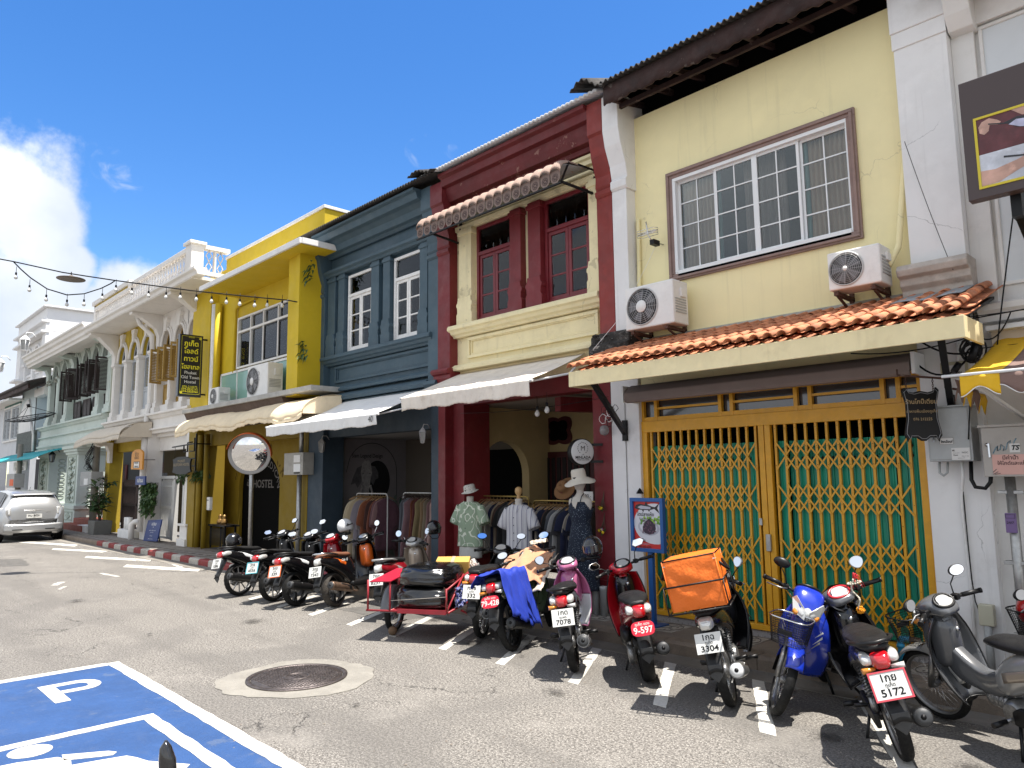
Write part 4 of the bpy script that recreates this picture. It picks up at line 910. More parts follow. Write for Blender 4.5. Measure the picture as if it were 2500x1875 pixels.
mb=MB();profile_x(mb,[(7.2,3.0),(6.72,3.0),(6.55,3.38),(7.2,3.38)],-18.4,-13.3);mb.build('ledge_soffit',mat('brown_soffit',(.12,.08,.06),rough=.8,var=.2),hos)
# ground floor
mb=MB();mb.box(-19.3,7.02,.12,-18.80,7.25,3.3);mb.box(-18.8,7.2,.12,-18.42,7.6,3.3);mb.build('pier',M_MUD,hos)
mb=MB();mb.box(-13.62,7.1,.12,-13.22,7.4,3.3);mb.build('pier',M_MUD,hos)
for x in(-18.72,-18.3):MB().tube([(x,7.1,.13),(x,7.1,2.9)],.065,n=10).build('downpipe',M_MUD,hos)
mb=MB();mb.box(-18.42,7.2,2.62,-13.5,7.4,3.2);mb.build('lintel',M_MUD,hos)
HX,HZ=-17.1,1.62
mb=MB();ar=[(HX-1.1*math.cos(R(a)),HZ+.82*math.sin(R(a))) for a in range(0,181,10)]
mb.prism([(-19.2,.13),(HX-1.1,.13),(HX-1.1,HZ)]+ar[1:10]+[(HX,2.75),(-19.2,2.75)],XZ(7.9),.1)
mb.prism([(HX,2.75)]+ar[9:-1]+[(HX+1.1,HZ),(HX+1.1,.13),(-13.1,.13),(-13.1,2.75)],XZ(7.9),.1)
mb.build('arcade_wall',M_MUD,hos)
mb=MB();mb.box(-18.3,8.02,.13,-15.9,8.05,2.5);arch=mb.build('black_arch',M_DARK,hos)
M_GREYL=mat('grey_lettering',(.13,.12,.115),rough=.8)
mb=MB();text(mb,'HOSTEL',(HX,8.015,1.66),(1,0,0),(0,0,1),.27,bold=.012,sx=1.15)
s_='PHUKET OLDTOWN'
for i,ch in enumerate(s_):
 a=R(168-156*i/(len(s_)-1));c_=Vector((HX+.82*math.cos(a),8.015,1.52+.66*math.sin(a)))
 if ch!=' ':text(mb,ch,c_,(math.sin(a),0,-math.cos(a)),(math.cos(a),0,math.sin(a)),.24,bold=.012)
mb.build('arch_lettering',M_GREYL,arch)
rr=random.Random(11);mb=MB()
for i in range(26):
 a=R(rr.uniform(10,170));r_=rr.uniform(1.02,1.2);x=HX+1.15*r_*math.cos(a);z=HZ+.9*r_*math.sin(a)
 if z>2.6:continue
 mb.prism(ell(x,z,.06,.025,rr.uniform(0,3),8),XZ(7.898),-.002)
mb.build('painted_leaves',mat('ochre_stencil',(.12,.07,.008),rough=.9),hos)
mb=MB();frame(mb,-18.36,1.05,-18.08,1.36,.02,7.13,7.2);mb.box(-18.35,7.12,1.05,-18.09,7.2,1.36)
mx=mb.build('mailbox',M_WT,org=(-18.2,7.15,1.05),bevel=.006);tag(mx,'small white mailbox on the mustard hostel pier','mailbox');MB().box(-18.31,7.114,1.28,-18.13,7.121,1.30).build('slot',M_BLACK,mx)
# side table with ornaments, iron scroll front
tb=empty('console_table',(-18.0,7.45,.13),'dark console table with iron scroll front at the hostel entrance','table')
MB().box(-18.55,7.25,.66,-17.45,7.62,.70).build('table_top',M_BLACK,tb)
for x in(-18.45,-17.6):
 for y in(7.3,7.55):MB().box(x,y,.13,x+.04,y+.04,.66).build('leg',M_BLACK,tb)
mb=MB()
for i in range(18):mb.tube([(-18.4+i*.047,7.29,.2),(-18.4+i*.047,7.29,.62)],.006,n=4)
mb.build('iron_front',mat('dull_iron',(.06,.055,.05),rough=.6,metal=.4),tb)
for i,x in enumerate((-18.12,-17.88)):
 mb=MB().lathe([(0,0),(.07,.0),(.085,.06),(.06,.12),(.035,.15),(.05,.18),(.035,.23),(0,.24)],(x,7.42,.70),n=10)
 o=mb.build('figurine',mat('brass_figure',(.28,.16,.05),rough=.4,metal=.5,var=.3,vs=20),org=(x,7.42,.70));tag(o,('brass figurine on the console table, nearer the folding mirror bikes' if i else 'brass figurine on the console table, nearer the downpipes'),'figurine')
 # electricity meter box and mast
mm=MB();mm.box(-13.74,6.86,1.86,-12.97,7.1,2.29);mm=mm.build('meter_cabinet',mat('cabinet_grey',(.40,.385,.35),rough=.6,var=.12,vs=6,dirt=.35),org=(-13.3,6.9,1.86),bevel=.01)
tag(mm,'grey meter cabinet on a post before the mustard hostel','cabinet')
MB().box(-13.30,6.84,2.10,-13.05,6.86,2.24).build('vent_cover',M_WT,mm);MB().box(-13.32,6.85,1.92,-13.05,6.862,2.07).build('notice',M_ALU,mm);MB().box(-13.3,6.848,1.885,-13.08,6.86,1.91).build('number_strip',M_BLACK,mm)
MB().tube([(-13.35,7.0,.13),(-13.35,7.0,1.86)],.05,n=8).build('post',mat('galvanised_steel',(.42,.42,.41)),mm);MB().tube([(-13.30,7.0,2.29),(-13.3,7.0,2.95)],.045,n=8).build('conduit',mat('galvanised_steel',(.42,.42,.41)),mm)
# awning with folded hood over the hostel entrance
ha=empty('hooded_awning',(-14.5,7.0,3.2),'beige hooded cloth awning sagging over the mustard hostel entrance','awning')
M_CAN3=mat('beige_canvas',(.82,.68,.47),rough=.85,var=.1,vs=2,bump=.3,bs=60,dirt=.3,dirtcol=(.4,.3,.2),streak=.25)
def hood(u,v):
 x=-18.3+6.5*u;t=v
 y=7.0-.78*math.sin(t*math.pi/2)-.05*math.sin(u*9);z=3.30-.38*(1-math.cos(t*math.pi/2))-.04*math.sin(u*16)*t-.025*abs(math.sin(u*math.pi*5))*t+.012*math.sin(u*70)*t
 if u<.05:y+=(.05-u)*6*.7*t
 return(x,y,z)
MB().sheet(hood,120,12).build('hood',M_CAN3,ha,solid=.005)
def hv(u,v):
 a=hood(u,1);return(a[0],a[1]-.006*math.sin(u*90),a[2]-.07*v-.012*abs(math.sin(u*110))*v)
MB().sheet(hv,200,3).build('valance',M_CAN3,ha,solid=.003)
mb=MB();mb.prism([(7.0,3.30),(6.5,3.24),(6.24,3.08),(6.22,2.93),(7.0,2.95)],YZ(-11.82),.005);mb.build('side_flap',M_CAN3,ha)
mb=MB();mb.tube([(-18.2,6.3,2.92),(-11.9,6.3,2.92)],.015,n=6)
mb.build('frame_tube',M_RUST,ha)
# projecting sign board
sg=empty('projecting_signboard',(-18.3,6.6,3.8),'tall black signboard with yellow Thai lettering and Phuket Old Town Hostel','sign')
MB().box(-18.42,6.34,3.80,-18.30,6.90,5.34).build('board',mat('sign_black',(.010,.010,.014),rough=.3,coat=.3),sg,bevel=.006)
mb=MB();mb.bar((-18.36,6.88,5.26),(-18.36,7.2,5.26),.03,.04);mb.bar((-18.36,6.88,3.88),(-18.36,7.2,3.88),.03,.04);mb.build('bracket',M_BLACK,sg)
M_YL=mat('yellow_lettering',(.78,.70,.03),rough=.5);M_WL=mat('white_lettering',(.75,.74,.70),rough=.5)
SXm=-18.297;YC=6.62;mb=MB()
def st(b,z,s,**k):text(mb,b,(SXm,YC,z),(0,1,0),(0,0,1),s,**k)
for b,z in(('ภูเก็ต',5.11),('โอลด์',4.92),('ทาวน์',4.73),('โฮสเทล',4.53)):st(b,z,.165 if b!='โฮสเทล' else .15,bold=.02)
st('โรงแรม',5.275,.05)
for b,z in(('076-214372',4.04),('094-0835141',3.985),('094-5858965',3.93)):st(b,z,.075,bold=.015)
for a,b,c,d in((6.385,3.865,6.39,5.30),(6.85,3.865,6.855,5.30),(6.385,3.865,6.855,3.87),(6.385,5.295,6.855,5.30)):mb.box(SXm-.002,a,b,SXm+.001,c,d)
for y,z in((6.83,5.26),(6.41,3.90)):
 for k in range(5):mb.prism(ell(y+.02*math.cos(k*1.257),z+.02*math.sin(k*1.257),.013,.013,0,8),YZ(SXm+.001),.002)
mb.build('yellow_lettering',M_YL,sg)
mb=MB()
for b,z in(('Phuket',4.39),('Old Town',4.275),('Hostel',4.165)):st(b,z,.105,bold=.006)
o=mb.build('white_lettering',M_WL,sg)
# air conditioners
M_ACW=mat('ac_white',(.78,.77,.74),rough=.5,var=.06,vs=5,dirt=.2,dirtcol=(.4,.34,.28))
M_ACD=mat('ac_dark',(.03,.03,.032),rough=.6)
def air_con(x,y,z,w,h,d,label,side_grille=False,brackets=True,fan=.5,hub=.3,yellow=False,grp='outdoor air conditioning units'):
 r_=empty('air_conditioner',(x,y,z),label,'air conditioner',grp)
 bd=MB().box(x,y,z,x+w,y+d,z+h).build('casing',M_ACW,r_,bevel=.015)
 fr=h*.40;cx_,cz=x+w*fan,z+h*.5;mb=MB()
 mb.lathe([(0,-.002),(fr,-.002),(fr,-.004)],(cx_,y,cz),(0,-1,0),n=36);
 MB().lathe([(0,.002),(fr*1.02,.002),(fr*1.02,.004),(0,.004)],(cx_,y,cz),(0,-1,0),n=36).build('fan_opening',M_ACD,r_)
 for k in range(5):
  a=k*2*math.pi/5+.4;bl=MB();p=[(cx_+.15*fr*math.cos(a),y-.007,cz+.15*fr*math.sin(a)),(cx_+.9*fr*math.cos(a-.25),y-.006,cz+.9*fr*math.sin(a-.25)),(cx_+.92*fr*math.cos(a+.45),y-.010,cz+.92*fr*math.sin(a+.45)),(cx_+.2*fr*math.cos(a+.8),y-.009,cz+.2*fr*math.sin(a+.8))]
  bl._add(p,[(0,1,2,3)]);bl.build('fan_blade',mat('fan_blade_grey',(.16,.16,.17),rough=.5),r_,solid=.002)
 g=MB()
 for q in range(1,9):g.tube([(cx_+fr*q/9*1.05*math.cos(t),y-.018-.008*(1-q/9),cz+fr*q/9*1.05*math.sin(t)) for t in[2*math.pi*i/28 for i in range(28)]],.0022,n=3,closed=True)
 for q in range(16):
  a=q*math.pi/8;g.tube([(cx_+fr*.12*math.cos(a),y-.026,cz+fr*.12*math.sin(a)),(cx_+fr*1.03*math.cos(a+.3),y-.015,cz+fr*1.03*math.sin(a+.3))],.002,n=3)
 g.tube([(cx_+fr*1.06*math.cos(t),y-.008,cz+fr*1.06*math.sin(t)) for t in[2*math.pi*i/32 for i in range(32)]],.008,n=5,closed=True)
 g.build('fan_grille',mat('grille_grey',(.48,.48,.47),rough=.5),r_,recalc=False)
 MB().lathe([(0,0),(fr*hub,0),(fr*hub*.95,.006),(0,.008)],(cx_,y-.024,cz),(0,-1,0),n=20).build('fan_hub',M_ACW,r_)
 lv=MB()
 for q in range(6):lv.box(x+w+.001,y+.04,z+h*.25+q*.03,x+w+.006,y+d-.05,z+h*.25+q*.03+.016)
 lv.build('side_louvre',mat('louvre_grey',(.4,.4,.39),rough=.6),r_)
 MB().box(x+w,y+d*.45,z+h*.62,x+w+.022,y+d*.8,z+h*.82).build('terminal_cover',M_ACW,r_,bevel=.004)
 if brackets:
  for q in(.12,.82):
   mb=MB();xx=x+w*q;mb.bar((xx,y+.02,z-.03),(xx,7.19,z-.03),.04,.035);mb.bar((xx,7.17,z-.2),(xx,7.17,z+.04),.04,.03);mb.bar((xx,y+.06,z-.05),(xx,7.17,z-.17),.02,.02);mb.build('bracket',M_RUST,r_)
 return r_
a1=air_con(-5.14,6.78,3.455,.665,.50,.30,'dirty white air conditioner at the white pilaster above the terracotta tiles',fan=.37,hub=.36)
a2=air_con(-2.77,6.78,3.475,.47,.36,.28,'air conditioner with dark spiral grille below the corner of the white grid window',fan=.36,hub=.16)
a3=air_con(-15.16,6.68,3.50,.96,.68,.34,'large white air conditioner on the hostel ledge before the green glass panels',fan=.28,hub=.3,brackets=False)
mb=MB();text(mb,'LG',(-14.62,6.676,3.86),(1,0,0),(0,0,1),.09,bold=.01);mb.lathe([(.035,0),(.045,0),(.045,.002),(.035,.002),(.035,0)],(-14.62,6.678,3.98),(0,-1,0),n=16);mb.build('logo',mat('logo_grey',(.25,.24,.24),rough=.5),a3)
a4=air_con(-17.24,6.68,3.50,.55,.40,.28,'small air conditioner at the far end of the hostel ledge',fan=.5,hub=.3,brackets=False)
for nm,pts,r_,lab in(('pipe_duct',[(-2.12,7.16,4.85),(-2.18,7.14,4.4),(-2.24,7.1,3.85),(-2.31,7.0,3.66)],.028,'cream wrapped pipe rising beside the white pilaster'),
('pipe_duct',[(-5.19,7.17,4.92),(-5.20,7.17,4.4),(-5.20,7.15,3.9)],.024,'cream wrapped pipe above the dirty air conditioner')):
 mb=MB();n_=14;pp=[]
 for i in range(n_*2+1):
  t=i/(n_*2)*(len(pts)-1);k=min(int(t),len(pts)-2);f=t-k;pp.append(tuple(Vector(pts[k])*(1-f)+Vector(pts[k+1])*f))
 mb.tube(pp,[r_*(1.08 if i%2 else .96) for i in range(len(pp))],n=9);tag(mb.build(nm,M_PY,org=pts[0]),lab,'pipe')
 # ================================================================== ARCADED HOUSES TOWARDS THE LEFT
M_WA=mat('warm_white_plaster',(.78,.75,.71),rough=.8,var=.07,vs=1.5,bump=.2,bs=14,streak=.15,dirt=.18,dirtcol=(.36,.33,.28))
M_OC=mat('ochre_plaster',(.48,.34,.03),rough=.8,var=.1,vs=1.5,bump=.2,bs=14,streak=.2,dirt=.15,dirtcol=(.2,.15,.05))
M_MINT=mat('mint_plaster',(.56,.63,.58),rough=.8,var=.08,vs=1.4,bump=.2,bs=14,streak=.2,dirt=.22,dirtcol=(.22,.26,.22))
M_OSH=mat('ochre_shutter',(.36,.22,.045),rough=.6,var=.15,vs=6,dirt=.15)
M_BSH=mat('dark_brown_shutter',(.028,.017,.016),rough=.6,var=.2,vs=6)
M_WSH=mat('grey_white_shutter',(.46,.49,.52),rough=.6,var=.08,vs=6,dirt=.12)
def arch_bay(root,cx_,w,z0,zs,rise,mw,mf,shutter=None,opened=None,y=7.2,mcol=None,ztop=6.6,slats=True):
 """one arched window between columns: surround, spandrel, key stone, fanlight, shutters"""
 hw=w/2;op=hw*.74
 a_=[(cx_-op*math.cos(R(t)),zs+rise*math.sin(R(t))) for t in range(0,181,15)]
 mb=MB();mb.prism([(cx_-hw,ztop),(cx_-hw,zs-.02),(cx_-op,zs-.02)]+a_[1:7]+[(cx_,ztop)],XZ(y),.14)
 mb.prism([(cx_,ztop)]+a_[6:-1]+[(cx_+op,zs-.02),(cx_+hw,zs-.02),(cx_+hw,ztop)],XZ(y),.14);mb.build('spandrel',mw,root)
 mb=MB();pr_=[(cx_-(op+.03)*math.cos(R(t)),y-.03,zs+(rise+.03)*math.sin(R(t))) for t in range(0,181,12)]
 mb.tube(pr_,.045,n=6);pr_=[(cx_-(op+.10)*math.cos(R(t)),y-.015,zs+(rise+.11)*math.sin(R(t))) for t in range(0,181,12)];mb.tube(pr_,.022,n=6)
 mb.build('arch_moulding',mw if mcol is None else mcol,root)
 kz=zs+rise;mb=MB();mb.prism([(cx_-.07,kz-.05),(cx_+.07,kz-.05),(cx_+.10,kz+.2),(cx_+.15,kz+.24),(cx_+.17,kz+.34),(cx_-.17,kz+.34),(cx_-.15,kz+.24),(cx_-.10,kz+.2)],XZ(y-.10),.12);mb.build('key_stone',mw if mcol is None else mcol,root)
 # fanlight
 mb=MB();mb.tube([(cx_-op*.96*math.cos(R(t)),y+.10,zs+rise*.95*math.sin(R(t))) for t in range(0,181,15)],.025,n=5)
 for k in(45,90,135):mb.tube([(cx_,y+.10,zs),(cx_-op*.93*math.cos(R(k)),y+.10,zs+rise*.93*math.sin(R(k)))],.012,n=4)
 mb.tube([(cx_-op*.5*math.cos(R(t)),y+.10,zs+rise*.5*math.sin(R(t))) for t in range(0,181,30)],.012,n=4)
 mb.box(cx_-op,y+.08,zs-.03,cx_+op,y+.12,zs+.02);f=mb.build('fanlight',mf,root)
 mb=MB();mb.prism([(cx_-op*.95*math.cos(R(t)),zs+rise*.93*math.sin(R(t))) for t in range(0,181,15)],XZ(y+.13),.005);mb.build('pane',M_DGL,f)
 if shutter is None:return
 for s in(-1,1):
  lw=op-.02
  me=MB();
  def panel(z0_,z1_,sl):
   me.box(0,0,z0_,.05,.035,z1_);me.box(lw-.05,0,z0_,lw,.035,z1_);me.box(.05,0,z0_,lw-.05,.035,z0_+.06);me.box(.05,0,z1_-.06,lw-.05,.035,z1_)
   if sl:
    n=int((z1_-z0_-.12)/.045)
    for i in range(n):zz=z0_+.07+i*.045;me._add([(.05,.004,zz),(lw-.05,.004,zz),(lw-.05,.03,zz+.03),(.05,.03,zz+.03)],[(0,1,2,3)])
   else:me.box(.07,.008,z0_+.08,lw-.07,.03,z1_-.08);me.box(.05,.018,z0_+.06,lw-.05,.032,z1_-.06)
  zm=z0+(zs-z0)*.36
  if opened:
   panel(zm+.02,zs-.05,True);o=me.build('open_shutter',shutter,root)
   x_=cx_+s*op;ang=opened*s
   o.location=Vector((x_,y-.02,0))-Vector(ORG[root.name]);
   o.data.transform(Matrix.Translation(Vector(ORG[root.name])))
   o.data.transform(Matrix.Rotation(R(-90-ang if s<0 else-90-ang),4,'Z'))
   me=MB();panel(z0+.02,zm,False);o=me.build('lower_shutter',shutter,root);o.data.transform(Matrix.Translation(Vector(ORG[root.name])));o.location=Vector((cx_-op+.01 if s<0 else cx_+.01,y+.06,0))-Vector(ORG[root.name])
  else:
   panel(z0+.02,zm,False);panel(zm+.01,zs-.05,True)
   o=me.build('shutter',shutter,root);o.data.transform(Matrix.Translation(Vector(ORG[root.name])));o.location=Vector((cx_-op+.01 if s<0 else cx_+.01,y+.06,0))-Vector(ORG[root.name])
def half_col(root,x,z0,zs,m,y=7.2,w=.20,corinth=False):
 mb=MB();mb.box(x-w*.75,y-.16,z0,x+w*.75,y+.14,z0+.16);mb.box(x-w*.62,y-.13,z0+.16,x+w*.62,y+.14,z0+.30)
 mb.box(x-w/2,y-.10,z0+.30,x+w/2,y+.14,zs-.12);mb.box(x-w*.30,y-.115,z0+.36,x+w*.30,y-.10,zs-.2);mb.box(x-w*.6,y-.12,zs-.12,x+w*.6,y+.14,zs-.08);mb.box(x-w*.72,y-.15,zs-.08,x+w*.72,y+.14,zs)
 o=mb.build('column',m,root,bevel=.01)
 if corinth:
  mb=MB()
  for k in range(14):mb.lathe([(0,0),(.045,.02),(.03,.07),(0,.09)],(x-w*.6+rnd.random()*w*1.2,y-.12-rnd.random()*.05,zs-.28+rnd.random()*.22),n=6)
  mb.build('leaf_capital',mat('dirty_capital',(.34,.34,.29),rough=.9,var=.3,vs=14,dirt=.7,dirtcol=(.08,.08,.06)),o)
def entab(root,m,x0,x1,z0=3.25):
 mb=MB();profile_x(mb,[(7.2,z0),(7.06,z0),(7.04,z0+.07),(6.98,z0+.10),(6.98,z0+.14),(7.08,z0+.17),(7.08,z0+.40),(7.02,z0+.43),(6.98,z0+.50),(6.92,z0+.52),(6.92,z0+.58),(7.2,z0+.60)],x0,x1);mb.build('entablature',m,root,bevel=.004)
def console(root,m,x,z1=6.6,z0=5.7,y=7.2,w=.26,out=.6):
 mb=MB();mb.prism([(y,z0),(y-.08,z0),(y-.10,z0+.1),(y-.10,z0+.35),(y-.18,z0+.55),(y-out*.7,z1-.14),(y-out,z1-.08),(y-out,z1),(y,z1)],lambda u,v,w_:(x-w/2+w_,u,v),w);mb.build('console',m,root,bevel=.01)
 # --- white arcaded house with ochre shutters
wh=empty('white_arcaded_house',(-20.8,7.2,0),'white house with arched windows, open ochre shutters and balustraded roof next to the mustard hostel','building')
MB().box(-22.6,7.34,3.0,-19.1,7.45,6.7).build('wall',M_WA,wh);MB().box(-22.6,7.2,3.0,-19.3,7.34,3.92).build('apron',M_WA,wh)
for cx_ in(-21.75,-20.70,-19.70):arch_bay(wh,cx_,1.04,3.92,5.55,.52,M_WA,M_OSH,shutter=M_OSH,opened=18)
for x in(-22.3,-21.22,-20.20,-19.25):half_col(wh,x,3.70,5.50,M_WA)
entab(wh,M_WA,-22.5,-19.25,3.1)
MB().box(-22.6,6.3,6.58,-17.6,7.4,6.66).build('eave_slab',M_WA,wh);
mb=MB();profile_x(mb,[(6.5,6.60),(6.28,6.60),(6.26,6.68),(6.20,6.72),(6.20,6.78),(6.5,6.78)],-22.6,-17.2);mb.build('eave_moulding',M_WA,wh,bevel=.004)
console(wh,M_WA,-19.3,6.58,5.6,out=.85,w=.3);console(wh,M_WA,-22.35,6.58,5.6,out=.85,w=.25)
def balustrade(root,x0,x1,y,z0,z1,m,side=None,pitch=.21):
 mb=MB();mb.box(x0,y-.06,z0,x1,y+.06,z0+.08);mb.build('balustrade_base',m,root);MB().box(x0,y-.08,z1-.12,x1,y+.08,z1).build('hand_rail',m,root,bevel=.01)
 me=MB();h=z1-z0-.20
 me.tube([(0,0,0),(.045,0,h*.25),(0,0,h*.5),(-.045,0,h*.75),(0,0,h)],.014,n=5);me.tube([(0,0,0),(-.045,0,h*.25),(0,0,h*.5),(.045,0,h*.75),(0,0,h)],.014,n=5);me.tube([(.09,0,0),(.09,0,h)],.016,n=5)
 me=me.mesh('baluster',m)
 n=int((x1-x0)/pitch)
 for i in range(n):inst('baluster',me,root,(x0+(i+.5)*(x1-x0)/n-.03,y,z0+.08))
balustrade(wh,-22.5,-17.9,6.36,6.78,7.42,M_WA)
mb=MB();mb.box(-17.92,6.25,6.70,-17.55,6.55,7.46);mb.box(-17.98,6.2,7.42,-17.5,6.6,7.5);mb.build('corner_post',M_WA,wh,bevel=.01)
mb=MB();mb.box(-17.75,6.5,6.72,-17.62,7.2,6.82);mb.box(-17.78,6.5,7.36,-17.58,7.2,7.46);
for yy in(6.72,7.0):
 for s in(-1,1):mb.tube([(-17.68,yy,6.82),(-17.68,yy+s*.07,6.95),(-17.68,yy,7.08),(-17.68,yy+s*.07,7.22),(-17.68,yy,7.36)],.016,n=5)
mb.box(-17.75,6.84,6.82,-17.62,6.88,7.4);mb.build('side_balustrade',M_WA,wh)
# ground floor of the white house
MB().box(-22.7,6.98,.12,-22.3,7.4,3.1).build('pier',M_WA,wh,bevel=.006)
mb=MB();mb.box(-19.55,7.05,.12,-19.18,7.4,3.1);mb.box(-19.7,6.95,.12,-19.14,7.4,.30);mb.box(-19.64,7.0,.3,-19.16,7.4,.62);mb.box(-19.70,6.96,.62,-19.14,7.4,.68);mb.build('pier',M_WA,wh,bevel=.01)
MB().box(-22.3,7.3,2.62,-19.5,7.5,3.1).build('lintel',M_WA,wh);MB().box(-22.3,8.6,.12,-19.4,8.7,2.8).build('arcade_wall',mat('shaded_white_inner',(.22,.215,.215),rough=.9),wh)  # inner wall tone lowered to carry the shade behind the gates
M_GW=mat('white_grille_paint',(.62,.61,.58),rough=.6,dirt=.15)
MB().box(-22.3,7.36,1.82,-19.4,7.46,1.90).build('grille_beam',M_GW,wh)
def bar_gate(root,x0,x1,y,z0,z1,m,n,name='grille_gate'):
 r_=MB();r_.box(x0,y-.02,z0,x0+.05,y+.02,z1);r_.box(x1-.05,y-.02,z0,x1,y+.02,z1);r_.box(x0,y-.015,z0+.02,x1,y+.015,z0+.08);r_.box(x0,y-.015,z0+.85,x1,y+.015,z0+.93);r_.box(x0,y-.015,z1-.16,x1,y+.015,z1-.12)
 g=r_.build(name,m,root);me=MB().box(-.013,-.01,0,.013,.01,z1-z0-.02+.06).mesh('gate_bar',m)
 for i in range(n):inst('gate_bar',me,g,(x0+(i+1)*(x1-x0)/(n+1),y,z0+.02))
bar_gate(wh,-22.28,-21.35,7.4,.14,1.75,M_GW,9);bar_gate(wh,-20.45,-19.55,7.4,.14,1.70,M_GW,11)
MB().box(-21.33,7.38,.13,-21.2,7.5,1.85).build('door_post',M_GW,wh);MB().box(-20.6,7.38,.13,-20.47,7.5,1.85).build('door_post',M_GW,wh)
dr=MB().box(-21.15,7.9,.3,-20.4,7.94,1.8).build('door',mat('dark_grey_door',(.10,.10,.10),rough=.5),wh)
mb=MB()
for i in range(4):
 for k in range(5):mb.tube([(-21.0+i*.18+.07*math.cos(t),7.87,.95+k*.18+.07*math.sin(t)) for t in[2*math.pi*q/10 for q in range(10)]],.014,n=4,closed=True)
for k in range(6):mb.box(-21.1,7.865,.85+k*.18,-20.42,7.885,.87+k*.18)
mb.build('pierced_screen',M_GW,dr)
mb=MB();mb.prism([(-21.55+.55*math.cos(R(a)),1.92+.45*math.sin(R(a))) for a in range(0,181,12)],XZ(7.9),.05);mb.build('arch_light',mat('grey_glazing',(.12,.13,.13),rough=.2),wh)
# --- ochre arcaded house with grey-white shutters
oc=empty('ochre_arcaded_house',(-24.7,7.2,0),'ochre house with white arched windows and closed grey louvred shutters','building')
MB().box(-26.95,7.34,3.0,-22.6,7.45,6.7).build('wall',M_OC,oc);MB().box(-26.9,7.2,3.0,-22.6,7.34,3.92).build('apron',M_WA,oc)
MB().box(-26.88,7.18,3.9,-26.62,7.34,6.6).build('corner_strip',M_OC,oc)
for cx_ in(-25.85,-24.65,-23.45):arch_bay(oc,cx_,1.16,3.92,5.62,.55,M_OC,M_WSH,shutter=M_WSH,mcol=M_WA)
for x in(-26.45,-25.25,-24.05,-22.85):half_col(oc,x,3.70,5.60,M_WA,w=.26)
entab(oc,M_WA,-26.9,-22.6,3.1)
MB().box(-26.95,6.3,6.60,-22.6,7.4,6.68).build('eave_slab',M_WA,oc)
mb=MB();profile_x(mb,[(6.5,6.62),(6.28,6.62),(6.26,6.70),(6.20,6.74),(6.20,6.80),(6.5,6.80)],-26.95,-22.6);mb.build('eave_moulding',M_WA,oc,bevel=.004)
console(oc,M_WA,-26.6,6.6,5.5,out=.85,w=.35)
balustrade(oc,-26.1,-22.6,6.42,6.84,7.36,M_WA,pitch=.17)
mb=MB();mb.box(-26.25,6.34,6.8,-22.6,6.50,6.84);mb.box(-26.3,6.30,7.42,-22.5,6.56,7.55);mb.box(-26.25,6.36,6.8,-26.08,6.5,7.42);mb.build('parapet',M_WA,oc);MB().box(-26.2,6.36,7.36,-22.6,6.5,7.42).build('parapet_band',M_OC,oc)
mb=MB();mb.tube([(-22.62,6.6,6.55),(-22.62,6.7,6.3),(-22.5,7.0,6.0),(-22.5,7.05,5.2)],.07,n=8);mb.build('white_downpipe',M_WA,oc);mb=MB();mb.tube([(-22.5,7.05,4.0),(-22.55,7.0,3.7),(-22.45,6.95,3.55),(-22.45,6.95,3.0)],.07,n=8);mb.build('white_downpipe',M_WA,oc)
MB().tube([(-22.42,6.92,.35),(-22.42,6.92,3.3)],.085,n=10).build('downpipe',M_WA,oc)
for x0,x1 in((-26.8,-26.35),(-23.0,-22.72)):MB().box(x0,7.1,.12,x1,7.5,3.1).build('pier',M_OC,oc)
MB().box(-26.4,7.3,2.7,-22.9,7.5,3.1).build('lintel',M_OC,oc);MB().box(-26.4,8.8,.12,-22.7,8.9,2.9).build('arcade_wall',mat('dark_ochre_inner',(.05,.035,.012),rough=.9),oc)
bar_gate(oc,-26.0,-24.6,7.45,.14,1.75,M_BSH,14,'dark_gate');bar_gate(oc,-23.6,-23.0,7.45,.14,1.75,M_BSH,7,'dark_gate')
MB().box(-24.55,7.9,.13,-23.65,8.0,2.0).build('door',mat('slate_panel',(.03,.035,.045),rough=.5),oc)
console(oc,M_WA,-26.2,3.0,2.35,y=7.1,out=.5,w=.3)
# --- mint house
mi=empty('mint_arcaded_house',(-31.5,7.2,0),'mint green house with carved square columns and dark brown shutters behind the silver car','building')
MB().box(-36.5,7.40,3.0,-26.95,7.5,6.9).build('wall',M_MINT,mi);MB().box(-36.5,7.2,3.0,-26.95,7.4,4.1).build('apron',M_MINT,mi)
bays=[-34.75+.0,-33.35,-31.55,-30.25,-28.95,-27.65]
for i,cx_ in enumerate(bays):arch_bay(mi,cx_,1.3,4.1,6.0,.55,M_MINT,M_BSH,shutter=M_BSH,opened=None if i<2 else(12,-14,20,8)[i-2],ztop=6.75)
for x in(-35.5,-34.05,-32.65,-28.3):half_col(mi,x,4.05,6.0,M_MINT,w=.46,corinth=x<-32)
half_col(mi,-27.0,4.05,6.0,M_MINT,w=.5)
entab(mi,M_MINT,-36.5,-26.95,3.45);
mb=MB();profile_x(mb,[(7.2,3.05),(7.02,3.05),(6.98,3.12),(6.94,3.16),(6.94,3.22),(7.02,3.26),(7.02,3.46),(7.2,3.46)],-36.5,-26.95);mb.build('lower_entablature',M_MINT,mi,bevel=.004)
MB().box(-36.6,6.4,6.66,-26.9,7.4,6.74).build('eave_slab',M_WA,mi)
mb=MB();profile_x(mb,[(6.7,6.52),(6.42,6.52),(6.40,6.60),(6.34,6.64),(6.34,6.76),(6.26,6.80),(6.24,6.90),(6.18,6.94),(6.18,7.0),(6.7,7.02)],-36.3,-26.9);mb.build('gutter',M_WA,mi,bevel=.004)
for x in(-36.0,-31.9,-27.1):console(mi,M_MINT,x,6.6,5.9,out=.6,w=.4)
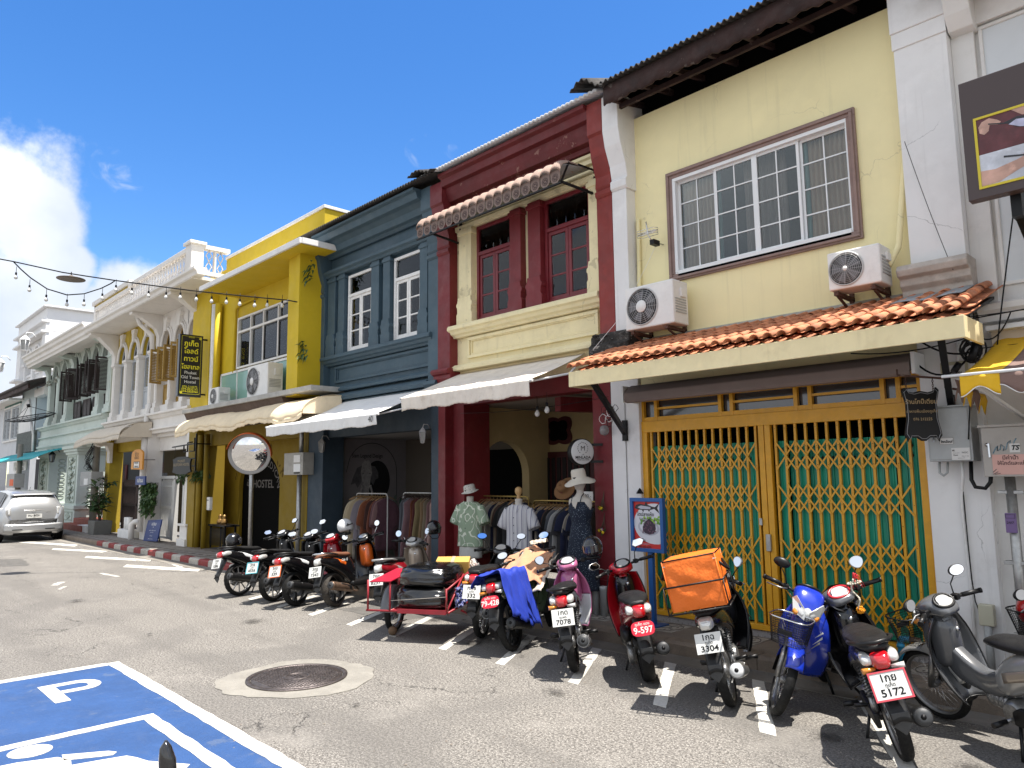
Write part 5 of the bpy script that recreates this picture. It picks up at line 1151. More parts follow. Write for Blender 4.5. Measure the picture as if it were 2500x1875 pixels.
M_CARV=mat('carved_mint',(.42,.48,.41),rough=.9,var=.15,vs=10,bump=.3,bs=50,dirt=.4,dirtcol=(.14,.15,.12))
for x0,x1 in((-36.1,-34.1),(-31.55,-29.75)):
 y0=7.02;p_=empty('carved_pier',(0,0,0));p_.parent=mi;p_.location=(-ORG[mi.name][0]+x0,-ORG[mi.name][1]+y0,0);ORG[p_.name]=(x0,y0,0);w=x1-x0
 mb=MB();mb.box(x0+.12,y0,.9,x1-.12,y0+.9,2.85);mb.box(x0,y0-.08,.78,x1,y0+.98,.92);mb.box(x0+.06,y0-.04,.30,x1-.06,y0+.94,.78);mb.box(x0,y0-.08,.12,x1,y0+.98,.30)
 mb.box(x0+.05,y0-.05,2.75,x1-.05,y0+.95,2.85);mb.box(x0-.03,y0-.10,2.85,x1+.03,y0+.98,2.95);mb.box(x0-.10,y0-.15,2.95,x1+.10,y0+.98,3.06);mb.build('shaft',M_MINT,p_,bevel=.012)
 mb=MB();frame(mb,x0+.32,1.0,x1-.32,2.7,.05,y0-.02,y0+.02);frame(mb,x0+.3,.38,x1-.3,.70,.04,y0-.06,y0-.03)
 cxp=(x0+x1)/2
 for k in range(6):
  zc=1.16+k*.27;s=1 if k%2 else-1
  mb.tube([(cxp-s*.30,y0-.015,zc-.13),(cxp-s*.05,y0-.03,zc-.10),(cxp+s*.26,y0-.03,zc),(cxp+s*.12,y0-.03,zc+.10),(cxp-s*.08,y0-.03,zc+.04),(cxp+s*.05,y0-.02,zc-.02)],.028,n=5)
  for q in(-1,1):mb.prism(ell(cxp+q*.33,zc+.03*q,.09,.04,q*.6,8),XZ(y0-.002),-.025)
 for k in range(9):mb.tube([(x1-.118,y0+.45+.12*math.cos(t),1.15+k*.18+.07*math.sin(t)) for t in[6.283*q/10 for q in range(10)]],.018,n=4,closed=True)
 mb.prism([(cxp-.35,.54),(cxp,.42),(cxp+.35,.54),(cxp,.66)],XZ(y0-.04),-.025)
 mb.build('carved_relief',M_CARV,p_)
MB().box(-36.4,9.2,.12,-26.9,9.3,3.2).build('arcade_wall',mat('dim_mint_inner',(.10,.10,.10),rough=.9),mi)
for a,b in((-33.8,-32.0),(-29.6,-27.2)):bar_gate(mi,a,b,7.6,.35,1.9,mat('maroon_gate',(.06,.015,.02),rough=.6),12,'maroon_gate')
MB().box(-34.0,9.1,.2,-31.6,9.2,2.4).build('shuttered_door',mat('maroon_gate',(.06,.015,.02)),mi);MB().box(-29.7,9.1,.2,-27.1,9.2,2.4).build('shuttered_door',mat('maroon_gate',(.06,.015,.02)),mi)
M_STEP=mat('terracotta_step',(.30,.075,.045),rough=.7,var=.12,vs=3)
MB().box(-30.2,6.62,.12,-27.3,7.6,.32).build('step',M_STEP,mi,bevel=.006);MB().box(-29.6,6.92,.32,-27.3,7.6,.50).build('step',M_STEP,mi,bevel=.006)
lantern(-33.0,6.85,2.75,'black lantern hanging between the carved mint columns',M_BLACK,1.6)
# --- far houses
M_CY=mat('pale_cyan_plaster',(.6,.68,.70),rough=.85,var=.06,vs=1.5,streak=.15,dirt=.12)
M_CYB=mat('bright_blue_plaster',(.03,.30,.52),rough=.7,var=.06,vs=1.5)
fh=empty('pale_cyan_house',(-39,7.2,0),'pale cyan house with bright blue side wall beyond the mint house','building')
MB().box(-41.4,7.2,2.9,-38.2,7.5,6.0).build('wall',M_CY,fh);MB().box(-38.2,8.1,3.0,-36.5,8.3,6.0).build('recessed_wall',M_CYB,fh)
MB().box(-38.4,7.2,2.9,-38.15,8.2,6.0).build('side_wall',M_CY,fh)
mb=MB();mb.prism([(-41.3,3.4),(-38.5,3.4),(-39.2,5.2),(-39.6,5.55),(-40.4,5.4),(-41.2,4.9)],XZ(7.12),.08);mb.build('painted_buttress',M_WT,fh)
MB().box(-38.3,7.1,5.5,-36.4,7.4,5.85).build('beam',M_WT,fh)
mb=MB();mb.box(-40.0,6.85,3.05,-36.4,6.95,3.95);bl=mb.build('balcony_screen',mat('grey_screen',(.12,.13,.12),rough=.8,var=.5,vs=12),fh)
mb=MB();mb.sheet(lambda u,v:(-47.5+11.2*u,6.45+3*v,5.95+1.0*v+.035*math.sin(u*380)),400,2);mb.build('roof_sheet',mat('dark_tile_roof',(.05,.04,.038),rough=.85),fh,solid=.08)
MB().box(-47.5,6.5,5.72,-36.4,6.58,5.90).build('barge_board',M_DWOOD,fh)
fw_=empty('grey_shuttered_house',(-44.5,7.2,0),'grey white house with louvred windows at the far end of the row','building')
MB().box(-48,7.2,2.9,-41.4,7.5,5.75).build('wall',mat('grey_white_plaster',(.58,.60,.63),rough=.85,var=.07,vs=1.5,streak=.2),fw_)
for a in(-45.3,-43.3):
 f=MB();frame(f,a,3.75,a+1.9,5.5,.08,7.12,7.2);f=f.build('window',M_WT,fw_)
 for b in(a+.1,a+1.0):
  f2=MB();frame(f2,b,3.85,b+.8,5.4,.07,7.14,7.19);f2=f2.build('shutter',M_WSH,f)
  mb=MB()
  for k in range(22):mb.box(b+.08,7.16,3.95+k*.065,b+.72,7.18,3.98+k*.065)
  mb.build('louvre',M_WSH,f2);MB().box(b+.08,7.185,3.9,b+.72,7.19,5.35).build('dark_gap',M_DARK,f2)
mb=MB();mb.box(-48,6.6,5.60,-41.0,7.2,5.70);mb.build('eave',M_WT,fw_)
mb=MB()
for k in range(7):mb.box(-45.2+k*.55,7.13,5.5,-44.75+k*.55,7.17,5.72)
mb.build('vent_grille',mat('green_vent',(.05,.14,.12),rough=.7),fw_)
for x in(-46.3,-40.9):MB().box(x,7.0,.1,x+.5,7.5,2.9).build('pier',M_WT,fw_)
MB().box(-48,9.2,.1,-36.4,9.3,3).build('shop_back',mat('dim_shop',(.03,.028,.03),rough=.8),fw_)
ca_=empty('turquoise_awning',(-36,6.6,2.7),'turquoise corrugated awning over the far shop front','awning')
MB().sheet(lambda u,v:(-40.5+8.6*u,5.95+1.2*v,2.62+.40*math.sin(v*1.57)+.022*math.sin(u*8.6/.16*6.283)),500,6).build('sheet',mat('turquoise_sheet',(.03,.36,.40),rough=.5,var=.1),ca_,solid=.01)
sg2=MB().box(-38.5,6.55,2.25,-35.9,6.6,2.62);sg2=sg2.build('shop_sign',M_WT,org=(-37,6.6,2.4));tag(sg2,'small white shop sign with phone number under the turquoise awning','sign')
mb=MB();text(mb,'กิตติขนมปัง',(-37.2,6.545,2.50),(1,0,0),(0,0,1),.20,sx=1.6,bold=.01);text(mb,'076 211 526',(-37.2,6.545,2.32),(1,0,0),(0,0,1),.18,sx=1.8,bold=.01);mb.build('lettering',M_BLACK,sg2)
sg3=MB().box(-35.6,8.9,.9,-33.6,9.0,1.9).build('cafe_sign',mat('dark_maroon_board',(.03,.012,.018),rough=.6),org=(-34.6,8.9,1));tag(sg3,'dark cafe sign with red neon style letters behind the silver car','sign')
mb=MB()
for b,z in(('LION',1.70),('PHUKET',1.46),('CAFE',1.22)):text(mb,b,(-34.6,8.89,z),(1,0,0),(0,0,1),.25,sx=1.3)
mb.build('lettering',mat('dusty_pink_letters',(.25,.07,.10),rough=.6),sg3)
# white tower building behind
tw=empty('white_tower_building',(-56,10,0),'tall white building with open arched loggia rising behind the tiled roofs','building')
M_TW=mat('tower_white',(.8,.8,.8),rough=.85,var=.05,vs=.8,streak=.08)
def tbox(a,b,c,d,e,f_,n):return MB().box(a,b,c,d,e,f_).build(n,M_TW,tw,bevel=.03)
tbox(-60.4,10,0,-52,14.6,7.6,'body');tbox(-60.4,10,11.0,-52,14.6,12.5,'top_storey');tbox(-60.6,9.8,12.5,-51.8,14.6,12.62,'coping');tbox(-60.7,9.75,11.55,-51.95,10.2,11.7,'string_course');tbox(-60.7,9.75,10.9,-51.95,10.2,11.05,'string_course')
tbox(-52.9,10,7.6,-52,14.6,11,'corner_pier');tbox(-60.4,10,7.6,-59.2,11,11,'corner_pier');tbox(-60.4,14,7.6,-52.9,14.6,11,'back_wall')
tbox(-60.7,9.7,8.55,-59.0,11.1,8.7,'pier_base');tbox(-53.1,9.7,8.55,-51.9,11.1,8.7,'pier_base')
for cx_ in(-57.9,-55.4):
 op=1.0;a_=[(cx_-op*math.cos(R(t)),9.75+.85*math.sin(R(t))) for t in range(0,181,15)]
 mb=MB();mb.prism([(cx_-1.25,11),(cx_-1.25,9.75)]+a_+[(cx_+1.25,9.75),(cx_+1.25,11)],XZ(10.5),.4) if 0 else None
 mb.prism([(cx_-1.25,11),(cx_-1.25,9.75),(cx_-op,9.75)]+a_[1:7]+[(cx_,11)],XZ(10.3),.5);mb.prism([(cx_,11)]+a_[6:-1]+[(cx_+op,9.75),(cx_+1.25,9.75),(cx_+1.25,11)],XZ(10.3),.5);mb.build('arch',M_TW,tw)
 mb=MB();mb.tube([(cx_-(op)*math.cos(R(t)),10.26,9.75+.88*math.sin(R(t))) for t in range(0,181,12)],.09,n=5);mb.build('arch_moulding',M_TW,tw)
for x in(-59.2,-56.65,-54.15):tbox(x-.25,10.25,7.6,x+.25,10.8,9.6,'loggia_column');tbox(x-.38,10.15,9.55,x+.38,10.85,9.75,'loggia_capital')
for cx_ in(-57.9,-55.4):
 mb=MB()
 for k in range(7):mb.lathe([(.07,0),(.12,.25),(.06,.5),(.09,.6)],(cx_-.9+k*.3,10.5,8.2),n=6)
 mb.box(cx_-1.05,10.4,8.8,cx_+1.05,10.65,8.95);mb.build('baluster_row',M_TW,tw)
for x,y,z,lb in((-61.2,9.2,9.9,'white roof lantern on the far corner of the white tower building'),(-52.2,9.0,10.2,'white roof lantern on the near corner of the white tower building')):lantern(x,y,z,lb,M_TW,3.6)
# satellite dish on pole
sd=empty('satellite_dish',(-33.4,6.3,0),'black mesh satellite dish on a pole before the mint house','satellite dish')
c_=Vector((-33.9,6.25,4.15));ax=Vector((.12,-.25,1)).normalized();uu=ax.cross(Vector((0,1,0))).normalized();vv=ax.cross(uu);mb=MB()
def dp(r,t):return tuple(c_+uu*r*math.cos(t)+vv*r*math.sin(t)+ax*(r*r*.22))
for r in(.22,.45,.65,.85):mb.tube([dp(r,2*math.pi*i/28) for i in range(28)],.008 if r<.8 else .016,n=4,closed=True)
for k in range(12):mb.tube([dp(r,k*math.pi/6) for r in(.05,.3,.6,.85)],.009,n=4)
mb.build('mesh_reflector',M_BLACK,sd,recalc=False)
MB().sheet(lambda u,v:dp(.03+.82*v,2*math.pi*u),32,6).build('mesh_skin',mat('fine_mesh',(.02,.022,.024),rough=.7,alpha=.35),sd)
mb=MB()
for k in range(3):mb.tube([dp(.83,k*2.09+.5),tuple(c_+ax*.6)],.010,n=4)
mb.lathe([(.06,.55),(.06,.68)],c_,ax,n=8);mb.build('feed_horn',M_BLACK,sd)
MB().tube([(-33.6,6.3,2.95),(-33.7,6.3,3.6),tuple(c_)],.04,n=6).build('mast',M_WT,sd)
# beige scalloped awning in front of the ochre house
aw2=empty('scalloped_cloth_awning',(-24.5,7.0,3.3),'beige cloth awning with scalloped edge over the ochre house entrance','awning')
M_CAN4=mat('light_beige_canvas',(.62,.55,.45),rough=.85,var=.08,vs=2,bump=.2,bs=60,dirt=.2,dirtcol=(.4,.33,.25),streak=.15)
def h2(u,v):
 x=-27.0+4.75*u;y=7.05-.85*math.sin(v*1.57);z=3.45-.42*(1-math.cos(v*1.57))-.02*math.sin(u*12)*v
 if u<.22:x=x;z-=(.22-u)*.9*(1-v*.6)
 return(x,y,z)
MB().sheet(h2,80,10).build('hood',M_CAN4,aw2,solid=.005)
MB().sheet(lambda u,v:(h2(u,1)[0],h2(u,1)[1]-.01,h2(u,1)[2]-v*(.10+.035*abs(math.sin(u*math.pi*22)))),220,3).build('valance',M_CAN4,aw2,solid=.003)
mb=MB();mb.prism([(7.05,3.45),(6.6,3.38),(6.3,3.15),(6.2,3.0),(7.05,3.0)],YZ(-22.26),.005);mb.build('side_flap',M_CAN4,aw2)
# signs
s1=empty('hanging_scroll_sign',(-18.95,6.75,2.1),'black scroll shaped hostel sign hanging from a fret bracket','sign')
def plaque(cx_,cz,w,h,plane,d,n=4):
 pts=[]
 for i in range(48):
  t=2*math.pi*i/48;r=1+.10*math.cos(4*t);x=math.copysign(abs(math.cos(t))**.45,math.cos(t))*w/2*(1-.10*abs(math.sin(2*t+math.pi/2))**3);z=math.copysign(abs(math.sin(t))**.45,math.sin(t))*h/2*(1+.08*math.cos(2*t)*0+.07*math.cos(6*t)*0);pts.append((cx_+x*(1-.07*math.exp(-(math.sin(t)/.35)**2)),cz+z*(1-.16*math.exp(-((abs(math.cos(t))-.55)/.22)**2))))
 m_=MB();m_.prism(pts,plane,d);return m_
plaque(-18.97,2.14,1.35,.44,XZ(6.74),.04).build('board',M_BLACK,s1,bevel=.006)
mb=MB();text(mb,'PHUKET',(-18.97,6.738,2.25),(1,0,0),(0,0,1),.085,sx=1.6);text(mb,'OLDTOWN HOSTEL',(-18.97,6.738,2.16),(1,0,0),(0,0,1),.095,sx=1.25);mb.build('lettering',mat('dull_gold',(.30,.22,.10),rough=.5),s1)
mb=MB();mb.bar((-19.7,6.76,2.62),(-18.2,6.76,2.66),.03,.03)
for pts in([(-18.9,2.63),(-18.9,2.48),(-18.65,2.48),(-18.65,2.70),(-18.35,2.70)],[(-18.5,2.48),(-18.2,2.48),(-18.2,2.8)],[(-18.35,2.3),(-18.1,2.3),(-18.1,2.55)],[(-18.3,2.12),(-18.1,2.12),(-18.1,2.25)]):
 mb.tube([(x,6.76,z) for x,z in pts],.018,n=4)
mb.bar((-18.1,6.76,2.0),(-18.1,6.76,2.9),.03,.03);mb.bar((-18.1,6.76,2.65),(-18.1,7.1,2.65),.03,.03);mb.tube([(-19.5,6.76,2.62),(-19.5,6.76,2.34)],.006,n=4);mb.build('fret_bracket',M_BLACK,s1)
s2=empty('projecting_sign',(-22.3,6.6,2.3),'orange round topped massage and food sign on the white house','sign')
mb=MB();mb.prism([(-22.78,2.10),(-21.82,2.08)]+[(-22.3+.48*math.cos(R(a)),2.52+.14*math.sin(R(a))) for a in range(0,181,20)],XZ(6.70),.05);mb.build('board',mat('orange_board',(.62,.27,.04),rough=.5),s2,bevel=.005)
mb=MB();text(mb,'ข้าว',(-22.3,6.698,2.52),(1,0,0),(0,0,1),.14,sx=1.6);text(mb,'เขียว',(-22.3,6.698,2.42),(1,0,0),(0,0,1),.13,sx=1.6);frame(mb,-22.56,2.13,-22.04,2.31,.012,6.695,6.70)
text(mb,'FOOD',(-22.3,6.694,2.27),(1,0,0),(0,0,1),.06,sx=1.8,bold=.02);text(mb,'&',(-22.3,6.694,2.22),(1,0,0),(0,0,1),.04,bold=.02);text(mb,'DRINKS',(-22.3,6.694,2.17),(1,0,0),(0,0,1),.055,sx=1.6,bold=.02);mb.build('lettering',M_BLACK,s2)
MB().box(-22.52,6.698,2.14,-22.08,6.70,2.305).build('white_label',M_WT,s2)
MB().bar((-21.85,6.72,2.35),(-21.7,7.0,2.35),.02,.02).build('bracket',M_BLACK,s2)
M_NAVY=mat('navy_board',(.012,.035,.16),rough=.5)
s3=MB().box(-22.32,6.70,1.66,-21.52,6.74,1.90).build('projecting_sign',M_NAVY,org=(-21.9,6.7,1.7));tag(s3,'small navy blue sign with white Thai word below the orange sign','sign')
mb=MB();text(mb,'เปรม',(-21.92,6.698,1.78),(1,0,0),(0,0,1),.15,sx=1.7,bold=.01);mb.build('lettering',M_WL,s3)
s4=empty('pavement_board',(-21.4,6.85,.13),'navy blue A board with white writing standing on the pavement','sign board')
mb=MB();mb._add([(-21.93,6.86,.13),(-20.85,6.86,.17),(-20.9,6.98,.74),(-21.98,6.98,.68),(-21.93,6.89,.13),(-20.85,6.89,.17),(-20.9,7.01,.74),(-21.98,7.01,.68)],[(0,1,2,3),(7,6,5,4),(0,4,5,1),(1,5,6,2),(2,6,7,3),(3,7,4,0)]);mb.build('board',M_NAVY,s4)
mb=MB();up_=(0,.12,.57)
text(mb,'เปรม',(-21.4,6.955,.60),(1,0,.03),up_,.12,sx=1.6,bold=.01)
for z,w,s_ in((.52,'cafe',.04),(.43,'menu  coffee  tea',.045),(.38,'open daily',.035),(.29,'welcome',.04),(.21,'phuket old town',.035)):text(mb,w,(-21.4,6.855+.12*(z-.13)/.56-.002,z),(1,0,.03),up_,s_,sx=1.6)
mb.build('lettering',M_WL,s4);MB().bar((-21.4,7.0,.66),(-21.4,7.12,.13),.04,.02).build('prop',M_BLACK,s4)
# utility boxes on poles
u1=MB();u1.box(-27.68,6.6,1.60,-26.4,6.95,2.08);u1=u1.build('utility_box',mat('utility_grey',(.36,.36,.35),rough=.6,var=.1,vs=5),org=(-27,6.8,1.6),bevel=.01);tag(u1,'grey electricity box on concrete pole between the mint and ochre houses','cabinet')
MB().tube([(-27.15,6.9,.13),(-27.1,6.9,3.4)],.11,n=8).build('pole',M_CONC,u1);MB().box(-27.9,6.65,.13,-26.8,7.1,.34).build('plinth',M_WT,u1);MB().box(-27.2,6.59,1.66,-26.75,6.6,1.86).build('sticker',M_WT,u1)
mb=MB();rr=random.Random(9)
for i in range(14):
 a=Vector((-27.1+rr.uniform(-.3,.3),6.75,2.12+rr.random()*.1));b=Vector((-27.1+rr.uniform(-.2,.2),6.8,2.5+rr.random()*.6));c=(a+b)/2+Vector((rr.uniform(-.2,.2),-.15,rr.uniform(-.3,.1)));mb.tube([a,c,b],.009,n=4)
o=mb.build('cable_bundle',M_BLACK,u1);o['kind']='stuff'
u2=MB().box(-36.2,5.95,1.55,-34.7,6.3,2.1).build('utility_box',mat('utility_grey',(.36,.36,.35)),org=(-35.4,6.1,1.6),bevel=.01);tag(u2,'grey electricity box with orange sticker above the silver car roof','cabinet');MB().box(-35.5,5.94,1.62,-34.8,5.95,1.88).build('sticker',mat('orange_sticker',(.7,.12,.03),rough=.6),u2);MB().tube([(-35.3,6.2,.13),(-35.3,6.2,3.3)],.10,n=8).build('pole',M_CONC,u2)
# potted plant, creeper and hanging greenery
M_LEAF=mat('leaf_green',(.035,.085,.022),rough=.5,var=.35,vs=25);M_LEAF2=mat('light_leaf_green',(.07,.13,.03),rough=.5,var=.3,vs=25);M_STEM=mat('plant_stem',(.08,.065,.04),rough=.8)
def leaf_into(mb,p,d,L_,w,mi=0,droop=.3):
 d=Vector(d).normalized();s=d.cross(Vector((0,0,1)));s=s.normalized() if s.length>.01 else Vector((1,0,0));n=s.cross(d)
 p=Vector(p);a=p;b=p+d*L_*.45+s*w/2+n*L_*.08;c=p+d*L_-Vector((0,0,droop*L_));e=p+d*L_*.45-s*w/2+n*L_*.08;m_=p+d*L_*.5-n*L_*.02
 mb._add([tuple(a),tuple(b),tuple(c),tuple(e),tuple(m_)],[(0,1,4),(1,2,4),(2,3,4),(3,0,4)],mi)
pp=empty('potted_plant',(-25.6,6.75,.13),'leafy plant in a square grey pot by the dark gate','plant')
mb=MB();mb.prism([(-.28,0),(.28,0),(.38,.42),(-.38,.42)],lambda u,v,w:(-25.7+u,6.5+w,.13+v),.5);mb.build('pot',mat('grey_pot',(.16,.16,.15),rough=.8,var=.1),pp,bevel=.01)
mb=MB();lf=MB();rr=random.Random(4)
for i in range(9):
 t=Vector((-25.7+rr.uniform(-.55,.6),6.75+rr.uniform(-.3,.3),1.0+rr.random()*.85));b0=Vector((-25.7+rr.uniform(-.1,.1),6.75,.5));mb.tube([b0,(b0+t)/2+Vector((0,0,.15)),t],.014,n=4)
 for k in range(15):
  f_=.35+.65*rr.random();leaf_into(lf,b0.lerp(t,f_)+Vector((rr.uniform(-.1,.1),rr.uniform(-.1,.1),.05)),(rr.uniform(-1,1),rr.uniform(-1,1),rr.uniform(-.1,.5)),.34*rr.uniform(.6,1.1),.16,rr.random()<.3)
mb.build('stem',M_STEM,pp);o=lf.build('leaves',[M_LEAF,M_LEAF2],pp,recalc=False);o['kind']='stuff'
for nm,cx_,cy_,zt,zb,wd,lb in(('creeper',-21.9,7.05,1.72,.75,.85,'green creeper growing over the white gate beside the navy board'),('hanging_vine',-19.2,7.2,2.02,1.72,1.6,'green vine trailing from the beam over the white gates')):
 r_=empty(nm,(cx_,cy_,zb),lb,'plant');mb=MB();lf=MB()
 for i in range(26):
  x=cx_+rr.uniform(-wd/2,wd/2);L_=(zt-zb)*rr.uniform(.4,1);mb.tube([(x,cy_,zt),(x+rr.uniform(-.1,.1),cy_-.1,zt-L_)],.006,n=3)
  for k in range(int(16*L_/.6)+5):leaf_into(lf,(x+rr.uniform(-.08,.08),cy_-rr.random()*.2,zt-L_*rr.random()),(rr.uniform(-1,1),-rr.random(),rr.uniform(-.8,.2)),.12,.08,rr.random()<.6)
 mb.build('stem',M_STEM,r_);o=lf.build('leaves',[M_LEAF,M_LEAF2],r_,recalc=False);o['kind']='stuff'
for nm,x,y,z,lb in(('wall_fern',-12.62,6.7,4.25,'small fern rooted in the mustard pier halfway up'),('wall_fern',-12.5,6.75,5.75,'small weed rooted high beside the slate blue bracket')):
 lf=MB()
 for k in range(26):leaf_into(lf,(x+rr.uniform(-.12,.12),y-rr.random()*.1,z+rr.uniform(-.22,.15)),(rr.uniform(-1,1),-.4,rr.uniform(-1,.3)),.15,.05,rr.random()<.5)
 tag(lf.build(nm,[M_LEAF,M_LEAF2],org=(x,y,z),recalc=False),lb,'plant')
 # pipe stub with plinth
ps_=MB();ps_.tube([(-22.62,6.75,.13),(-22.62,6.75,.55),(-22.55,6.8,.62),(-22.4,6.9,.64)],.08,n=8);tag(ps_.build('drain_pipe',M_WA,org=(-22.6,6.8,.13)),'white drain pipe elbow beside the navy board','pipe')
pl_=MB().box(-23.9,6.75,.13,-22.9,7.05,.38);pl_=pl_.build('pipe_plinth',M_WT,org=(-23.4,6.9,.13),bevel=.02);tag(pl_,'white masonry plinth carrying capped drain pipes','plinth')
for x in(-23.5,-23.25):MB().tube([(x,6.88,.38),(x,6.88,.72)],.08,n=8).build('capped_pipe',M_WT,pl_)

# ================================================================== RIGHT-HAND HOUSE, CABINETS, SIGNS
M_WR=mat('soft_white_plaster',(.76,.74,.71),rough=.85,var=.08,vs=1.5,bump=.25,bs=14,streak=.2,dirt=.2,dirtcol=(.35,.31,.27))
rh=empty('white_house',(-1,7.3,0),'white house with sunk panel, roof bracket and red soffit at the edge of the picture','building')
MB().box(-1.70,7.24,.12,4.0,7.6,8.2).build('wall',M_WR,rh)
mb=MB();frame(mb,-1.49,3.35,3.6,5.70,.03,7.205,7.24);mb.box(-1.70,7.18,3.2,-1.52,7.24,6.0);mb.box(-1.70,7.18,5.72,3.9,7.24,6.0);mb.build('panel_moulding',M_WR,rh,bevel=.006)
MB().box(-1.46,7.225,3.38,3.57,7.238,5.67).build('sunk_panel',mat('cool_white_panel',(.68,.71,.73),rough=.8,var=.05,vs=1.5),rh)
mb=MB();mb.prism([(7.24,5.66),(7.08,5.68),(7.0,5.80),(6.93,6.0),(6.90,6.3),(7.24,6.3)],lambda u,v,w:(-1.69+w,u,v),.20);mb.build('console',M_WR,rh,bevel=.01)
mb=MB();mb.box(-1.49,6.70,6.02,3.9,7.24,6.10);mb.build('red_soffit',M_RED,rh);MB().box(-1.43,6.66,5.99,3.9,7.0,6.02).build('soffit_panel',mat('cream_panel',(.6,.52,.42),rough=.8),rh);mb=MB();mb.sheet(lambda u,v:(-1.86+.3*u,6.72+.5*v,6.12+.05*math.sin(u*6)),12,3);mb.build('roof_edge',M_CORR,rh,solid=.012)
mb=MB();profile_x(mb,[(7.24,3.04),(7.12,3.04),(7.10,3.10),(7.06,3.13),(7.06,3.18),(7.12,3.2),(7.24,3.22)],-1.66,3.9);mb.build('string_course',M_WR,rh)
MB().box(-1.58,7.10,2.78,2,7.24,2.95).build('sign_trough',mat('cream_panel',(.6,.52,.42)),rh);MB().box(-1.60,7.02,2.95,2,7.24,2.99).build('ledge_strip',M_ALU,rh)
MB().box(-1.30,7.18,.12,-1.2,7.24,2.7).build('door_post',M_TAUPE,rh)
# brown beauty sign
bs=empty('beauty_signboard',(-1.0,6.35,4.2),'dark brown signboard with yellow framed foot care and manicure pictures','sign')
MB().box(-1.475,6.33,3.86,1.0,6.43,4.82).build('board',mat('sign_brown',(.062,.042,.040),rough=.45),bs,bevel=.004)
mb=MB();frame(mb,-1.395,3.93,.6,4.50,.018,6.322,6.332);mb.build('yellow_border',mat('sign_yellow',(.62,.50,.03),rough=.5),bs)
def flat(mb,pts,y,mi=0):mb.prism(pts,XZ(y),-.0006,mi)
mb=MB();flat(mb,[(-1.378,4.20),(.58,4.20),(.58,4.484),(-1.378,4.484)],6.3290,0);flat(mb,[(-1.378,3.946),(.58,3.946),(.58,4.198),(-1.378,4.198)],6.3290,1)
flat(mb,[(-1.365,4.42),(-1.34,4.455),(-1.29,4.47),(-1.24,4.44),(-1.215,4.415),(-1.235,4.40),(-1.29,4.415),(-1.30,4.37),(-1.33,4.35),(-1.36,4.37)],6.3276,2)
flat(mb,[(-1.30,4.43),(-1.20,4.40),(-1.11,4.42),(-.90,4.37),(-.90,4.30),(-1.0,4.295),(-1.12,4.34),(-1.18,4.385),(-1.30,4.42)],6.3270,3);flat(mb,[(-1.17,4.375),(-1.12,4.40),(-.92,4.36),(-.93,4.31),(-1.0,4.305),(-1.10,4.335)],6.3264,4)
flat(mb,[(-1.15,4.484),(-1.08,4.42),(-.90,4.40),(.5,4.42),(.5,4.484)],6.3268,2)
flat(mb,[(-1.375,4.07),(-1.28,4.06),(-1.14,4.09),(-1.02,4.13),(-.95,4.17),(-.86,4.18),(-.86,4.10),(-1.0,4.06),(-1.14,4.01),(-1.26,3.955),(-1.375,3.95)],6.3272,2)
flat(mb,[(-1.10,4.12),(-1.04,4.17),(-.95,4.19),(-.9,4.15),(-1.0,4.115)],6.3266,5)
for x,z in((-1.02,4.125),(-.985,4.10),(-.95,4.13)):flat(mb,ell(x,z,.014,.011,0,8),6.3260,6)
flat(mb,[(-1.22,4.145),(-1.02,4.10),(-1.02,4.09),(-1.22,4.13)],6.3262,3)
mb.build('printed_picture',[mat('print_maroon',(.12,.03,.035),rough=.5,var=.3,vs=5),mat('print_pale',(.62,.64,.70),rough=.5,var=.3,vs=5),mat('print_skin',(.60,.36,.28),rough=.5,var=.3,vs=5),mat('print_black',(.02,.02,.025),rough=.4),mat('print_lilac',(.50,.50,.66),rough=.5,var=.3,vs=5),mat('print_pink',(.65,.32,.33),rough=.5,var=.3,vs=5),mat('print_red',(.35,.01,.03),rough=.4)],bs,recalc=False)
mb=MB();mb.box(-1.23,6.45,3.70,-1.16,6.6,3.95);mb.bar((-1.2,6.5,3.75),(-1.2,7.2,3.4),.05,.05);mb.build('bracket',M_BLACK,bs);MB().bar((-.2,6.43,4.3),(-.2,7.24,4.3),.05,.05).build('bracket',M_BLACK,bs)
# yellow and brown umbrella awning
ya=empty('striped_awning',(-1.2,6.9,2.5),'sagging yellow and brown striped shop awning with scalloped white piped edge','awning')
M_YC=mat('yellow_canvas',(.72,.42,.012),rough=.8,var=.08,vs=6,bump=.2,bs=160);M_BC=mat('brown_canvas',(.20,.125,.105),rough=.8,var=.08,vs=6,bump=.2,bs=160)
for i in range(6):
 a,b=(-1.60+i*.255,-1.345+i*.255);mb=MB()
 mb.sheet(lambda u,v:(a+(b-a)*u+(.06 if i==0 else .06)*(1-v),7.15-.98*v,2.90-.40*v-.025*math.sin(3.14*v)+.004*math.sin((a+(b-a)*u)*40)),12,14);mb.build('top_panel',M_YC if i%2==0 else M_BC,ya,solid=.003)
 mb=MB();mb.sheet(lambda u,v:(a+(b-a)*u,6.165+.006*math.sin(u*8+i),2.495-v*(.12+.035*math.cos(u*6.283+(3.14 if i%2 else 0)))-.0),24,4);mb.build('valance',M_YC if i%2==0 else M_BC,ya,solid=.003)
 mb=MB();mb.tube([(a+(b-a)*u,6.16,2.495-(.12+.035*math.cos(u*6.283+(3.14 if i%2 else 0)))) for u in[k/16 for k in range(17)]],.004,n=4);mb.build('piping',M_WT,ya)
mb=MB()
for i in range(4):mb.sheet(lambda u,v:(-1.64+.012*math.sin(v*5),6.2+(i+u)*.2,2.48-v*(.13+.04*math.cos(u*6.28))-.02*i),8,3,mi=i%2)
mb.build('side_valance',[M_BC,M_YC],ya,solid=.003)
